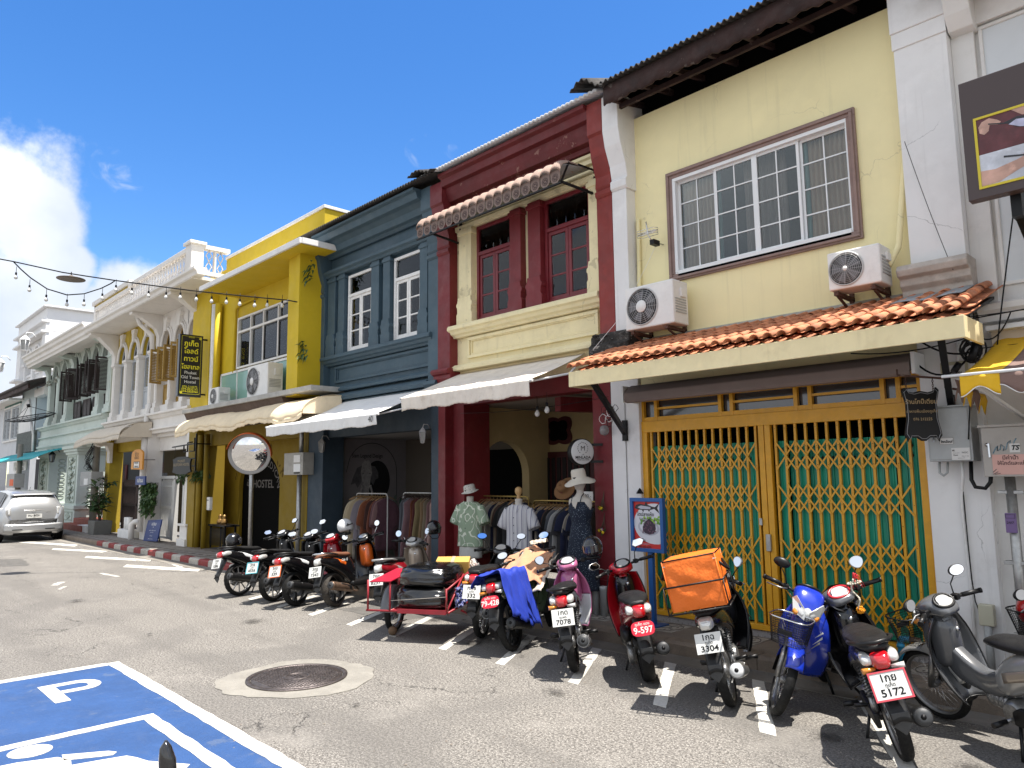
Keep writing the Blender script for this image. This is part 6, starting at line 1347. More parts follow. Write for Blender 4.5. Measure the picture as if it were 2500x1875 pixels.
mb=MB();mb.tube([(-1.72,6.17,2.505),(.2,6.17,2.505)],.012,n=8);mb.bar((-1.55,6.3,2.45),(-1.4,7.2,2.2),.025,.025);mb.build('awning_frame',M_ALU,ya)
# cabinets
M_CAB=mat('cabinet_paint',(.40,.415,.415),rough=.5,var=.08,vs=4,dirt=.25,dirtcol=(.24,.23,.21),streak=.15)
M_CAB2=mat('beige_cabinet_paint',(.40,.375,.345),rough=.5,var=.08,vs=4,dirt=.25,dirtcol=(.24,.21,.18),streak=.15)
c1_=empty('telecom_cabinet',(-1.9,7.0,1.87),'grey wall cabinet with stickers and handle beside the folding gate','cabinet')
MB().box(-2.075,6.92,1.875,-1.745,7.14,2.33).build('casing',M_CAB,c1_,bevel=.006);MB().box(-2.085,6.90,2.33,-1.735,7.14,2.342).build('lid',M_CAB,c1_);MB().box(-2.06,6.912,1.89,-1.76,6.92,2.318).build('door',M_CAB,c1_,bevel=.003)
mb=MB();mb.lathe([(.014,0),(.014,.012),(0,.014)],(-2.03,6.912,2.12),(0,-1,0),n=10);mb.bar((-2.03,6.90,2.12),(-2.022,6.898,2.045),.010,.006);mb.build('handle',mat('chrome',(.7,.7,.7),rough=.15,metal=1.),c1_)
M_PAPER=mat('sticker_white',(.66,.65,.63),rough=.5)
st1=MB();st1.box(-1.985,6.909,2.015,-1.875,6.912,2.075);st1=st1.build('sticker',M_PAPER,c1_);mb=MB();frame(mb,-1.983,2.017,-1.877,2.073,.002,6.907,6.909);text(mb,'InnSoul',(-1.93,6.908,2.04),(1,0,0),(0,0,1),.032,bold=.03,shear=.2,sx=.9);mb.build('print',M_BLACK,st1,recalc=False)
st1=MB();st1.box(-1.90,6.909,1.885,-1.765,6.912,1.985);st1=st1.build('sticker',M_PAPER,c1_);mb=MB();text(mb,'nt',(-1.885,6.908,1.965),(1,0,0),(0,0,1),.022,bold=.03);text(mb,'NOC',(-1.80,6.908,1.945),(1,0,0),(0,0,1),.02);text(mb,'Access Point',(-1.865,6.908,1.943),(1,0,0),(0,0,1),.009);text(mb,'Phuket',(-1.87,6.908,1.925),(1,0,0),(0,0,1),.012,bold=.03);text(mb,'076 211 444',(-1.80,6.908,1.915),(1,0,0),(0,0,1),.010);text(mb,'service 1177',(-1.83,6.908,1.90),(1,0,0),(0,0,1),.010);mb.build('print',M_BLACK,st1,recalc=False)
c2_=empty('telecom_cabinet',(-1.5,7.0,1.74),'beige wall cabinet with blue graffiti and a pink notice','cabinet')
MB().box(-1.665,6.86,1.745,-1.27,7.12,2.14).build('casing',M_CAB2,c2_,bevel=.006);MB().box(-1.68,6.84,2.14,-1.26,7.12,2.158).build('lid',M_CAB2,c2_)
mb=MB();mb.lathe([(.014,0),(.014,.012),(0,.014)],(-1.625,6.86,2.0),(0,-1,0),n=10);mb.bar((-1.615,6.85,2.01),(-1.612,6.845,1.90),.012,.006);mb.build('handle',mat('chrome',(.7,.7,.7)),c2_)
nt_=MB().box(-1.60,6.855,1.762,-1.28,6.858,1.92).build('pink_notice',mat('notice_pink',(.62,.36,.31),rough=.5),c2_)
mb=MB();text(mb,'มีค่าน้ำ',(-1.475,6.8545,1.893),(1,0,0),(0,0,1),.042,bold=.015);text(mb,'ให้ไกด์และแท็กซี่',(-1.448,6.8545,1.850),(1,0,0),(0,0,1),.038,bold=.015);mb.build('notice_print',mat('dark_print',(.05,.02,.02),rough=.6),nt_,recalc=False)
mb=MB()
for k,(a,b) in enumerate((((-1.60,1.765),(-1.565,1.785)),((-1.59,1.765),(-1.55,1.772)),((-1.602,1.78),(-1.575,1.805)))):mb.bar((*a[:1],6.854,a[1]),(b[0],6.854,b[1]),.003,.005)
mb.build('leaf_print',M_GREYL,nt_)
mb=MB();gp_=[(-1.59,1.93),(-1.57,1.97),(-1.555,1.99),(-1.56,1.95),(-1.54,1.96),(-1.53,2.0),(-1.51,1.98),(-1.52,1.95),(-1.50,1.96),(-1.485,2.01),(-1.465,2.03),(-1.47,2.0),(-1.45,1.98),(-1.44,2.02),(-1.425,2.045)]
mb.tube([(x,6.858,z) for x,z in gp_],.004,n=4);mb.build('graffiti',mat('spray_blue',(.16,.28,.36),rough=.6),c2_)
st2=MB().box(-1.475,6.855,1.935,-1.405,6.858,2.005).build('sticker',M_PAPER,c2_);mb=MB();text(mb,'TS',(-1.44,6.854,1.97),(1,0,0),(0,0,1),.05,bold=.04,shear=.3);mb.build('print',M_BLACK,st2,recalc=False)
# steel pole with clamps under the second cabinet
M_GALV=mat('galvanised_steel',(.42,.42,.41))
po=empty('steel_pole',(-1.53,7.0,.13),'thick galvanised steel pole with clamps below the beige cabinet','pole')
MB().tube([(-1.53,7.03,.13),(-1.53,7.03,1.745)],.038,n=14).build('tube',M_GALV,po)
for z in(1.62,1.06):MB().box(-1.62,7.0,z-.014,-1.44,7.1,z+.014).build('clamp',M_GALV,po,bevel=.003)
tag(MB().box(-1.575,6.965,1.30,-1.50,6.99,1.455).build('purple_tag',mat('purple_plastic',(.16,.10,.24),rough=.5),org=(-1.54,6.98,1.3),bevel=.003),'small purple plastic card holder strapped to the steel pole','card holder')
pt_=bpy.data.objects['purple_tag'];mb=MB();text(mb,'24/7',(-1.54,6.963,1.38),(1,0,0),(0,0,1),.028);frame(mb,-1.57,1.415,-1.505,1.445,.002,6.962,6.965);mb.build('print',M_BLACK,pt_,recalc=False)
npl=MB().box(-1.99,7.12,2.595,-1.78,7.14,2.735).build('name_plate',mat('plate_cream',(.46,.43,.30),rough=.6),org=(-1.9,7.13,2.6),bevel=.003);tag(npl,'cream plate reading nt GCPK on two white conduits','plate')
MB().box(-1.965,7.115,2.615,-1.80,7.12,2.705).build('label',M_PAPER,npl);mb=MB();text(mb,'nt',(-1.875,7.113,2.68),(1,0,0),(0,0,1),.04,bold=.03);text(mb,'GCPK 0001',(-1.885,7.113,2.635),(1,0,0),(0,0,1),.026,bold=.02);mb.build('print',M_BLACK,npl,recalc=False)
mb=MB();mb.tube([(-1.945,7.13,2.42),(-1.945,7.13,2.595)],.012,n=6);mb.tube([(-1.945,7.13,2.735),(-1.945,7.13,2.85)],.012,n=6);mb.tube([(-1.85,7.13,2.735),(-1.85,7.13,2.9)],.012,n=6);mb.build('conduit',M_WT,npl)
for pts,r_,m_,lb,nm in(([(-1.87,7.06,1.87),(-1.868,7.05,1.74),(-1.88,7.07,1.70),(-1.90,7.1,1.62),(-1.91,7.11,1.5),(-1.90,7.12,.9),(-1.90,7.12,.15)],.013,M_WT,'white conduit running down the white pillar from the grey cabinet','conduit'),
([(-1.80,7.05,1.87),(-1.80,7.02,1.72),(-1.77,7.0,1.66),(-1.70,7.0,1.65),(-1.66,7.0,1.70),(-1.65,7.02,1.80)],.016,M_BLACK,'thick black cable looping between the two cabinets','cable'),
([(-2.04,7.06,1.87),(-2.04,7.04,1.78),(-2.01,7.04,1.755),(-1.98,7.04,1.78),(-1.975,7.06,1.87)],.010,M_CAB,'grey U shaped conduit under the grey cabinet','conduit'),
([(-1.89,7.1,1.62),(-1.885,7.09,1.2),(-1.88,7.09,.9),(-1.865,7.08,.72),(-1.83,7.08,.60),(-1.79,7.08,.56)],.005,M_BLACK,'bundle of black cables falling to the beige junction box','cable')):
 tag(MB().tube(pts,r_,n=8).build(nm,m_,org=pts[0]),lb,nm)
jb=MB().box(-1.845,7.05,.535,-1.735,7.12,.705).build('junction_box',mat('junction_beige',(.52,.50,.38),rough=.5),org=(-1.79,7.1,.54),bevel=.008);tag(jb,'small beige junction box low on the white wall above a pipe','junction box');MB().tube([(-1.79,7.08,.13),(-1.79,7.08,.535)],.03,n=8).build('pipe',M_CAB,jb)
bp=MB();bp.tube([(-2.44,6.98,.14),(-2.44,6.98,.33),(-2.43,6.98,.355),(-2.40,6.98,.36),(-2.36,6.98,.36)],.026,n=10);bp.lathe([(.034,0),(.034,.03)],(-2.44,6.98,.28),n=10);bp=bp.build('water_pipe',mat('blue_pvc',(.03,.30,.50),rough=.35),org=(-2.44,6.98,.14));tag(bp,'blue plastic water pipe elbow at the foot of the gate','pipe');MB().tube([(-2.36,6.98,.36),(-2.28,6.98,.36)],.024,n=10).build('brass_end',mat('corroded_pipe',(.18,.11,.07),rough=.6,metal=.5),bp)
# tangle of overhead cables
def sagwire(name,a,b,sag,r,lb,m=M_BLACK,cat='cable',n=12,grp=None):
 a=Vector(a);b=Vector(b);pts=[tuple(a.lerp(b,i/n)-Vector((0,0,sag*4*(i/n)*(1-i/n)))) for i in range(n+1)]
 return tag(MB().tube(pts,r,n=5).build(name,m,org=tuple(a)),lb,cat,grp)
sagwire('overhead_cable',(-1.15,6.9,4.6),(-1.53,6.98,2.75),-.05,.006,'black cable dropping from above past the sunk panel')
sagwire('overhead_cable',(-2.09,7.0,4.78),(-1.78,6.95,3.5),.04,.003,'thin black wire across the white pilaster')
sagwire('overhead_cable',(-1.9,6.8,3.02),(1.5,6.9,3.25),.02,.006,'black cable running along the string course')
sagwire('overhead_cable',(-1.85,6.85,3.06),(1.5,6.9,3.12),.03,.004,'thin cable running under the string course')
sagwire('overhead_cable',(-1.68,6.9,2.9),(-2.6,6.75,2.86),.05,.006,'black cable running from the tangle back under the tile canopy')
sagwire('overhead_cable',(-1.72,7.0,3.3),(-1.70,7.05,2.85),0,.008,'short thick cable dropping behind the tile canopy corner')
sagwire('overhead_cable',(-1.62,6.95,2.8),(1.4,6.9,3.0),.06,.005,'sagging black cable leading right above the striped awning')
kb=empty('cable_tangle',(-1.72,7.05,2.8),'tangle of black cables and splice closures beside the nt plate','cables');rr=random.Random(21)
for q,(a,b,s_) in enumerate((((-2.1,6.9,2.95),(-1.72,6.98,2.78),.06),((-1.98,6.85,3.0),(-1.66,6.98,2.85),-.08),((-1.95,6.8,2.98),(-1.68,6.98,2.80),-.10),((-2.15,7.0,2.75),(-1.75,6.98,2.72),.12),((-1.64,6.98,2.9),(-1.40,6.98,3.08),.1),((-1.68,6.98,2.7),(-1.74,7.02,2.35),.02),((-1.66,6.98,3.3),(-1.68,6.98,2.8),.0),((-1.70,6.9,2.62),(-1.76,6.88,2.05),.0))):
 a=Vector(a);b=Vector(b);n_=10;mb=MB();mb.tube([tuple(a.lerp(b,i/n_)-Vector((0,0,s_*4*(i/n_)*(1-i/n_)))) for i in range(n_+1)],.009 if q<4 else .006,n=5);mb.build('cable',M_BLACK,kb)
for q in range(6):
 c_=Vector((-1.69+rr.uniform(-.03,.03),6.98,2.76+rr.uniform(-.05,.05)));r_=rr.uniform(.04,.085);mb=MB();mb.tube([tuple(c_+Vector((r_*math.cos(t),rr.uniform(-.01,.01),r_*1.2*math.sin(t)))) for t in[2*math.pi*i/14 for i in range(14)]],.008,n=5,closed=True);mb.build('coil',M_BLACK,kb)
MB().tube([(-1.83,6.9,2.62),(-1.79,6.93,2.69)],.028,n=10).build('closure',M_BLACK,kb);MB().tube([(-1.71,6.95,2.7),(-1.66,6.95,2.83)],.035,n=10).build('closure',M_BLACK,kb)
# black hanging sign
hs_=empty('hanging_scroll_sign',(-2.05,6.7,2.3),'black scroll shaped restaurant sign with gold Thai lettering hanging by chains over the gate corner','sign')
n_=40
def bprof(t):
 return 0
H=.45;W_=.30;cpt=[(-.5,.44),(-.42,.50),(-.36,.43),(-.2,.40),(0,.43),(.2,.40),(.36,.43),(.42,.50),(.5,.44),(.47,.34),(.42,.2),(.42,-.1),(.48,-.30),(.5,-.40),(.44,-.46),(.42,-.52),(.36,-.44),(.18,-.44),(.06,-.50),(-.06,-.50),(-.18,-.44),(-.36,-.44),(-.42,-.52),(-.44,-.46),(-.5,-.40),(-.48,-.30),(-.42,-.1),(-.42,.2),(-.47,.34)]
d_=Vector((.62,-.30,0)).normalized();dd=Vector((-d_.y*0+d_.y,-d_.x,0));HO=Vector((-2.045,6.70,2.27));rr_=Vector((.75,.66,0)).normalized();nn=rr_.cross(Vector((0,0,1)))
fnS=lambda u,v,w:tuple(HO+rr_*u*W_+Vector((0,0,v*H))+nn*w)
mb=MB();mb.prism(cpt,fnS,.022);mb.build('board',M_BLACK,hs_,bevel=.005)
mb=MB();mb.tube([fnS(u*.9,v*.92,.026) for u,v in cpt],.003,n=4,closed=True);mb.build('gold_line',mat('pale_line',(.25,.25,.26),rough=.5),hs_)
mb=MB();text(mb,'ร้านโกปี๊เตี่ยม',HO+nn*.024+Vector((0,0,.10)),rr_,(0,0,1),.05,bold=.01,thick=.002);text(mb,'อาหารพื้นเมืองภูเก็ต',HO+nn*.024+Vector((0,0,.02)),rr_,(0,0,1),.032,thick=.002);text(mb,'076 212225',HO+nn*.024+Vector((0,0,-.045)),rr_,(0,0,1),.032,thick=.002);mb.build('lettering',mat('gold_letters',(.42,.30,.16),rough=.4),hs_,recalc=False)
mb=MB();
for u in(-.36,.36):
 p=Vector(fnS(u,.45,.011));
 for k in range(6):mb.tube([tuple(p+Vector((0 if k%2 else .006*math.cos(t),.006*math.cos(t) if k%2 else 0,.018*k+.012*math.sin(t)))) for t in[2*math.pi*i/8 for i in range(8)]],.0025,n=4,closed=True)
mb.build('chain',M_RUST,hs_,recalc=False)
mb=MB();a=Vector(fnS(-.5,.45,.011))+Vector((-.02,0,.13));b=Vector(fnS(.6,.45,.011))+Vector((0,.1,.10));mb.bar(a,b,.016,.016);mb.bar(b,b+Vector((0,0,-.08)),.016,.016);mb.bar(b+Vector((0,0,-.08)),b+Vector((.05,.35,-.08)),.016,.016);mb.bar(a,a+Vector((0,0,.05)),.012,.012);mb.build('bracket',M_RUST,hs_)
# food poster on blue stand
fp=empty('food_poster_stand',(-5.0,6.9,.13),'blue framed food poster with a plate of dark noodles on a blue post','poster stand')
M_FB=mat('frame_blue',(.012,.09,.30),rough=.4)
mb=MB();frame(mb,-5.225,.93,-4.775,1.53,.042,6.86,6.92);mb.build('frame',M_FB,fp,bevel=.004);MB().box(-5.185,6.885,.97,-4.815,6.90,1.49).build('panel',mat('poster_red',(.55,.02,.015),rough=.4),fp)
MB().box(-5.015,6.89,.13,-4.955,6.94,.94).build('post',M_FB,fp);MB().box(-5.12,6.80,.13,-4.86,7.03,.15).build('foot',M_FB,fp)
mb=MB();Yp=6.8845
pl=[(-4.817,1.45)]+[(-4.90+.285*math.cos(R(a)),1.245+.225*math.sin(R(a))) for a in range(75,290,12)]+[(-4.817,1.03)]
mb.prism(pl,XZ(Yp),-.0008,0)
mb.prism(ell(-4.985,1.20,.145,.085,-.1,24),XZ(Yp-.0012),-.0008,1);mb.prism(ell(-4.985,1.205,.118,.065,-.1,24),XZ(Yp-.0022),-.0008,0)
rr=random.Random(2)
for i in range(26):mb.prism(ell(-4.93+rr.uniform(-.16,.10),1.285+rr.uniform(-.03,.04)-abs(rr.uniform(0,.02)),.02,.013,rr.random()*3,7),XZ(Yp-.0032-.0001*i),-.0005,2+(i%2))
mb.prism([(-5.06,1.17),(-5.06,1.21),(-5.02,1.27),(-4.97,1.30),(-4.93,1.27),(-4.89,1.24),(-4.885,1.19),(-4.91,1.14),(-4.97,1.125),(-5.03,1.14)],XZ(Yp-.0065),-.0012,4)
for i in range(24):mb.prism(ell(-4.975+rr.uniform(-.085,.085),1.21+rr.uniform(-.07,.07),.013,.007,rr.random()*3,7),XZ(Yp-.0079),-.0006,5)
mb.prism([(-5.17,1.415),(-5.15,1.45),(-5.10,1.465),(-5.03,1.455),(-5.01,1.49),(-4.99,1.455),(-4.93,1.435),(-4.89,1.43),(-4.83,1.475),(-4.86,1.42),(-4.83,1.36),(-4.90,1.41),(-4.96,1.395),(-4.97,1.375),(-4.985,1.395),(-5.04,1.395),(-5.05,1.37),(-5.07,1.395),(-5.13,1.40)],XZ(Yp-.0022),-.0008,6)
mb.prism([(-5.13,1.425),(-5.08,1.445),(-4.95,1.43),(-4.95,1.405),(-5.08,1.405)],XZ(Yp-.0032),-.0004,1)
text(mb,'ไตปลาแห้ง',(-5.02,Yp-.0035,1.345),(1,0,0),(0,0,1),.055,mi=6,bold=.012);text(mb,'ข้าวยำสมุนไพร',(-5.02,Yp-.0085,1.298),(1,0,0),(0,0,1),.03,mi=6);text(mb,'คุณจี๊ด',(-5.09,Yp-.002,1.055),(1,0,0),(0,0,1),.045,mi=6,bold=.01)
text(mb,'อาหารพื้นเมืองภูเก็ต',(-5.07,Yp-.002,1.018),(1,0,0),(0,0,1),.024,mi=1);text(mb,'083-693-6305',(-5.04,Yp-.002,.985),(1,0,0),(0,0,1),.030,mi=6,bold=.012)
mb.build('poster_print',[mat('print_plate',(.62,.62,.66),rough=.4),mat('print_grey',(.42,.42,.48),rough=.4),mat('print_leaf',(.28,.50,.05),rough=.5),mat('print_leaf_dark',(.12,.28,.04),rough=.5),mat('print_purple',(.03,.012,.03),rough=.4),mat('print_mauve',(.14,.06,.10),rough=.4),mat('print_ink',(.015,.012,.015),rough=.4)],fp,recalc=False)
# TV antenna and small fittings
an=empty('tv_antenna',(-4.9,7.1,4.6),'small rooftop style TV antenna on the yellow wall beside the big window','antenna');mb=MB()
mb.tube([(-4.86,7.2,4.52),(-4.88,7.0,4.52),(-4.90,6.95,4.60),(-4.92,6.95,4.76)],.008,n=5);mb.tube([(-5.04,6.95,4.62),(-4.77,6.95,4.62)],.006,n=5)
for z in(4.59,4.62,4.65):mb.tube([(-5.02,6.90,z),(-5.05,6.95,z),(-5.02,7.0,z),(-4.79,7.0,z),(-4.76,6.95,z),(-4.79,6.90,z)],.004,n=4,closed=True)
for x in(-4.98,-4.86):mb.tube([(x,6.85,4.6),(x,7.05,4.66)],.004,n=4)
mb.build('elements',mat('chrome',(.7,.7,.7)),an);MB().box(-4.90,6.98,4.48,-4.84,7.1,4.54).build('junction',M_BLACK,an)
sagwire('thin_wire',(-4.9,7.1,4.5),(-5.1,6.9,3.96),.02,.002,'thin wire from the antenna to the air conditioner',M_WT)
sagwire('thin_wire',(-5.25,6.8,3.62),(-5.45,6.55,3.25),0,.003,'thin pale wire down to the mouldy capital',M_WT)

# ================================================================== SHOP GOODS, SIGNS, STREET FURNITURE
M_POLEW=mat('white_tube',(.5,.5,.48),rough=.4);M_GOLD=mat('brass_tube',(.45,.32,.10),rough=.3,metal=.8);M_WOODH=mat('hanger_wood',(.32,.19,.08),rough=.6);M_HANG=mat('dark_hanger',(.05,.03,.025),rough=.6)
def garment_mesh(kind,seed):
 rr=random.Random(seed);mb=MB()
 P={'shirt':[(0,.05),(-.03,.09),(-.07,.16),(-.12,.215),(-.20,.25),(-.30,.275),(-.335,.27),(-.345,.19),(-.42,.185),(-.60,.19),(-.76,.195)],
 'dress':[(0,.04),(-.05,.10),(-.10,.15),(-.16,.155),(-.30,.15),(-.5,.17),(-.8,.19),(-1.05,.20)],
 'robe':[(0,.05),(-.04,.12),(-.09,.20),(-.2,.26),(-.4,.30),(-.55,.30),(-.58,.22),(-.8,.22),(-1.0,.22)]}[kind]
 rings=[];n=26;ph=rr.uniform(0,6)
 for z,hw in smooth_secs(P,2):
  ring_=[]
  for i in range(n):
   t=2*math.pi*i/n;c,s=math.cos(t),math.sin(t);th=.016+.014*min(1,-z*3)
   fold=1+.55*math.sin(t*5+ph+z*3)*min(1,max(0,(-z-.1)*2.5))
   ring_.append((th*s*fold+.012*math.sin(z*6+ph),hw*math.copysign(abs(c)**.9,c),z+.012*math.sin(t*3+ph)*(z<-.6)))
  rings.append(ring_)
 mb.loft(rings);return mb
_gm={}
def rack(name,label,x0,x1,y,zt,tube,items,hang,kind='shirt',yaw=0,cols=(),rackname='rack',jitter=.02):
 r_=empty(name,((x0+x1)/2,y,.13),label,'clothes rack');mb=MB()
 mb.tube([(x0,y,zt-.06),(x0+.02,y,zt-.01),(x0+.06,y,zt),(x1-.06,y,zt),(x1-.02,y,zt-.01),(x1,y,zt-.06)],.012,n=7);mb.build('rail',tube,r_)
 for x in(x0,x1):MB().tube([(x,y,.17),(x,y,zt-.06)],.012,n=7).build('upright',tube,r_);MB().tube([(x,y-.2,.15),(x,y+.2,.15)],.012,n=6).build('foot',tube,r_)
 for i in range(items):
  x=x0+.07+(x1-x0-.14)*i/(items-1)+rnd.uniform(-jitter,jitter)*.3
  cn,cc=cols[i%len(cols)];key=(kind,i%4)
  if key not in _gm:_gm[key]=garment_mesh(kind,i*7+3).mesh('garment',mat('fabric_white',(.5,.5,.5)))
  g=empty('hanging_'+kind,(x,y,zt),f'{cn} {kind} on the {rackname}, {["first","second","third","fourth","fifth","sixth","seventh","eighth","ninth","tenth","eleventh","twelfth","thirteenth","fourteenth","fifteenth","sixteenth","seventeenth","eighteenth"][i]} from its far end',kind if kind!='robe' else 'dress','clothes hanging on the shop racks')
  o=inst('garment',_gm[key],g,(x,y+rnd.uniform(-.01,.01),zt-.085));o.rotation_euler.z=R(rnd.uniform(-16,16));o.scale=(rnd.uniform(.55,1.0),rnd.uniform(.82,1.08),rnd.uniform(.80,1.10));o.rotation_euler.x=R(rnd.uniform(-3,3))
  o.material_slots[0].link='OBJECT';o.material_slots[0].material=mat('fabric_'+cn.replace(' ','_'),cc,rough=.9,bump=.2,bs=200,var=.08,vs=6,sheen=.2)
  hk='hook'+hang.name
  if hk not in _gm:
   h=MB();h.tube([(0,0,-.045),(0,0,-.02),(0,.012,.0),(0,.004,.016),(0,-.012,.010)],.0025,n=5);h.tube([(0,-.19,-.115),(0,-.08,-.06),(0,0,-.045),(0,.08,-.06),(0,.19,-.115)],.007,n=5);_gm[hk]=h.mesh('hanger',hang)
  h_=inst('hanger',_gm[hk],g,(x,y,zt));h_.rotation_euler.z=o.rotation_euler.z
 return r_
CW=[('cream',(.50,.43,.30)),('sand',(.44,.36,.24)),('oatmeal',(.42,.37,.31)),('lilac grey',(.30,.27,.31)),('pale grey',(.36,.34,.36)),('mustard',(.34,.17,.03)),('rust',(.20,.06,.025)),('dark brown',(.06,.025,.02)),('terracotta',(.24,.08,.05)),('mauve',(.20,.11,.12)),('dusty pink',(.28,.16,.16)),('plum',(.09,.035,.05))]
rack('clothes_rack','white tube clothes rack with cream and rust robes before the elephant mural',-12.15,-11.12,7.55,1.50,M_POLEW,12,M_WOODH,'robe',cols=CW,rackname='rack before the elephant mural')
CW2=[('slate',(.12,.13,.15)),('grey',(.20,.19,.21)),('mauve',(.20,.11,.12)),('rust',(.20,.06,.025)),('maroon',(.10,.02,.02)),('olive',(.22,.17,.08)),('camel',(.26,.17,.09)),('khaki',(.22,.18,.12)),('dusty pink',(.34,.20,.18)),('blush',(.42,.27,.24))]
rack('clothes_rack','white tube clothes rack with long dresses beside the slate blue pier',-10.78,-9.75,7.65,1.52,M_POLEW,10,M_HANG,'dress',cols=CW2,rackname='rack by the slate blue pier')
CW3=[('black',(.02,.02,.022)),('charcoal',(.05,.05,.055)),('stone',(.36,.32,.27)),('taupe',(.24,.19,.16)),('ivory',(.48,.44,.37)),('navy',(.015,.02,.06)),('beige',(.38,.31,.23)),('brown',(.11,.06,.045))]
rack('clothes_rack','brass clothes rack with stone and black shirts between the two shirted mannequins',-8.75,-7.62,7.62,1.49,M_GOLD,14,M_WOODH,'shirt',cols=CW3,rackname='brass rack between the mannequins')
CW4=[('navy',(.015,.02,.07)),('deep navy',(.01,.014,.04)),('stone',(.40,.35,.30)),('ink blue',(.02,.03,.08)),('brown',(.11,.06,.045)),('black',(.02,.02,.022)),('grey',(.20,.20,.21)),('slate',(.09,.11,.14)),('white',(.5,.5,.49)),('charcoal',(.05,.05,.055))]
rack('clothes_rack','brass clothes rack with dark navy and grey shirts beside the dress mannequin',-7.52,-6.30,7.62,1.44,M_GOLD,18,M_WOODH,'shirt',cols=CW4,rackname='brass rack beside the dress')
# mannequins
M_DUM=mat('dummy_linen',(.50,.47,.42),rough=.8);M_WOODB=mat('pale_wood',(.45,.28,.12),rough=.5)
def man_part(mb,cx_,cy_,secs,yaw=0,n=32,fold=0.,seed=0):
 rr=random.Random(seed);ph=rr.uniform(0,6);rings=[]
 for z,hx_,hy_,ox in smooth_secs(secs,4):
  rg=[]
  for i in range(n):
   t=2*math.pi*i/n;k=1+fold*math.sin(t*7+ph+z*4)+fold*.6*math.sin(t*13+z*9)
   x=hx_*math.cos(t)*k+ox;y=hy_*math.sin(t)*k;rg.append((cx_+x*math.cos(yaw)-y*math.sin(yaw),cy_+x*math.sin(yaw)+y*math.cos(yaw),z))
  rings.append(rg)
 mb.loft(rings)
def mannequin(name,label,x,y,yaw,shirt,lower,top=1.5,head='knob',stand='two',lowlab='shorts',lo=.72):
 r_=empty(name,(x,y,.13),label,'mannequin');z0=top-1.5;ya=R(yaw)
 T2=lambda lx,ly,z:(x+lx*math.cos(ya)-ly*math.sin(ya),y+lx*math.sin(ya)+ly*math.cos(ya),z+z0)
 mb=MB();man_part(mb,x,y,[(1.40+z0,.055,.055,0),(1.46+z0,.05,.05,0),(1.50+z0,.05,.05,0),(1.51+z0,.03,.03,0)],ya);mb.build('neck',M_DUM,r_)
 if head=='knob':MB().lathe([(0,0),(.03,.0),(.03,.015),(.018,.03),(.045,.07),(.052,.10),(.045,.135),(.02,.155),(0,.157)],T2(0,0,1.51),n=18).build('wooden_knob',M_WOODB,r_)
 sh=MB();man_part(sh,x,y,[(1.43+z0,.075,.07,0),(1.42+z0,.13,.085,0),(1.385+z0,.185,.10,0),(1.32+z0,.205,.115,0),(1.2+z0,.20,.12,0),(1.05+z0,.195,.115,0),(.9+z0,.205,.12,0),(.80+z0,.215,.125,0)],ya,fold=.018,seed=int(-x*10));so_=sh.build('shirt',shirt,r_)
 for s in(-1,1):
  sl=MB();a=Vector(T2(s*.165,0,1.36));b=Vector(T2(s*.27,-.01,1.12));rings=[];d=(b-a).normalized();u_=d.cross(Vector((0,1,.2))).normalized();v_=d.cross(u_)
  for k in range(7):
   t=k/6;c=a.lerp(b,t);ra=.075+.012*t;rings.append([tuple(c+u_*ra*math.cos(q)*(1+.06*math.sin(q*4+k))+v_*ra*.85*math.sin(q)) for q in[2*math.pi*i/20 for i in range(20)]])
  sl.loft(rings,caps=False);sl.build('sleeve',shirt,so_,solid=.004)
 cl=MB();
 for s in(-1,1):p=[T2(0,-.112,1.30),T2(s*.02,-.10,1.40),T2(s*.075,-.05,1.445),T2(s*.085,-.085,1.40),T2(s*.055,-.115,1.34)];cl._add([tuple(q) for q in p],[(0,1,2,3,4)])
 cl.build('collar',shirt,so_,solid=.005)
 bt=MB()
 for k in range(5):bt.lathe([(0,0),(.007,0),(.006,.003),(0,.004)],T2(.004,-.124,1.26-.1*k),(math.sin(ya)*1,-math.cos(ya),0),n=10)
 o=bt.build('buttons',M_BLACK,so_,recalc=False);o['kind']='stuff'
 lw=MB()
 man_part(lw,x,y,[(.84+z0,.165,.11,0),(lo+.06+z0,.175,.12,0),(lo-.08+z0,.185,.12,0)],ya,fold=.03,seed=3);lw.build(lowlab,lower,r_)
 if stand=='two':
  for s in(-1,1):MB().tube([T2(s*.08,0,.13-z0),T2(s*.08,0,lo)],.013,n=8).build('stand_tube',M_POLEW,r_)
  MB().box(*[a-b for a,b in zip(T2(0,0,.13-z0),(.16,.12,0))],*[a+b for a,b in zip(T2(0,0,.13-z0),(.16,.12,.02))]).build('stand_base',M_WOODB,r_)
 else:MB().tube([T2(0,0,.13-z0),T2(0,0,lo)],.016,n=8).build('stand_tube',M_POLEW,r_);MB().lathe([(.17,0),(.17,.012),(0,.015)],(x,y,.13),n=24).build('stand_base',M_POLEW,r_)
 return r_,T2
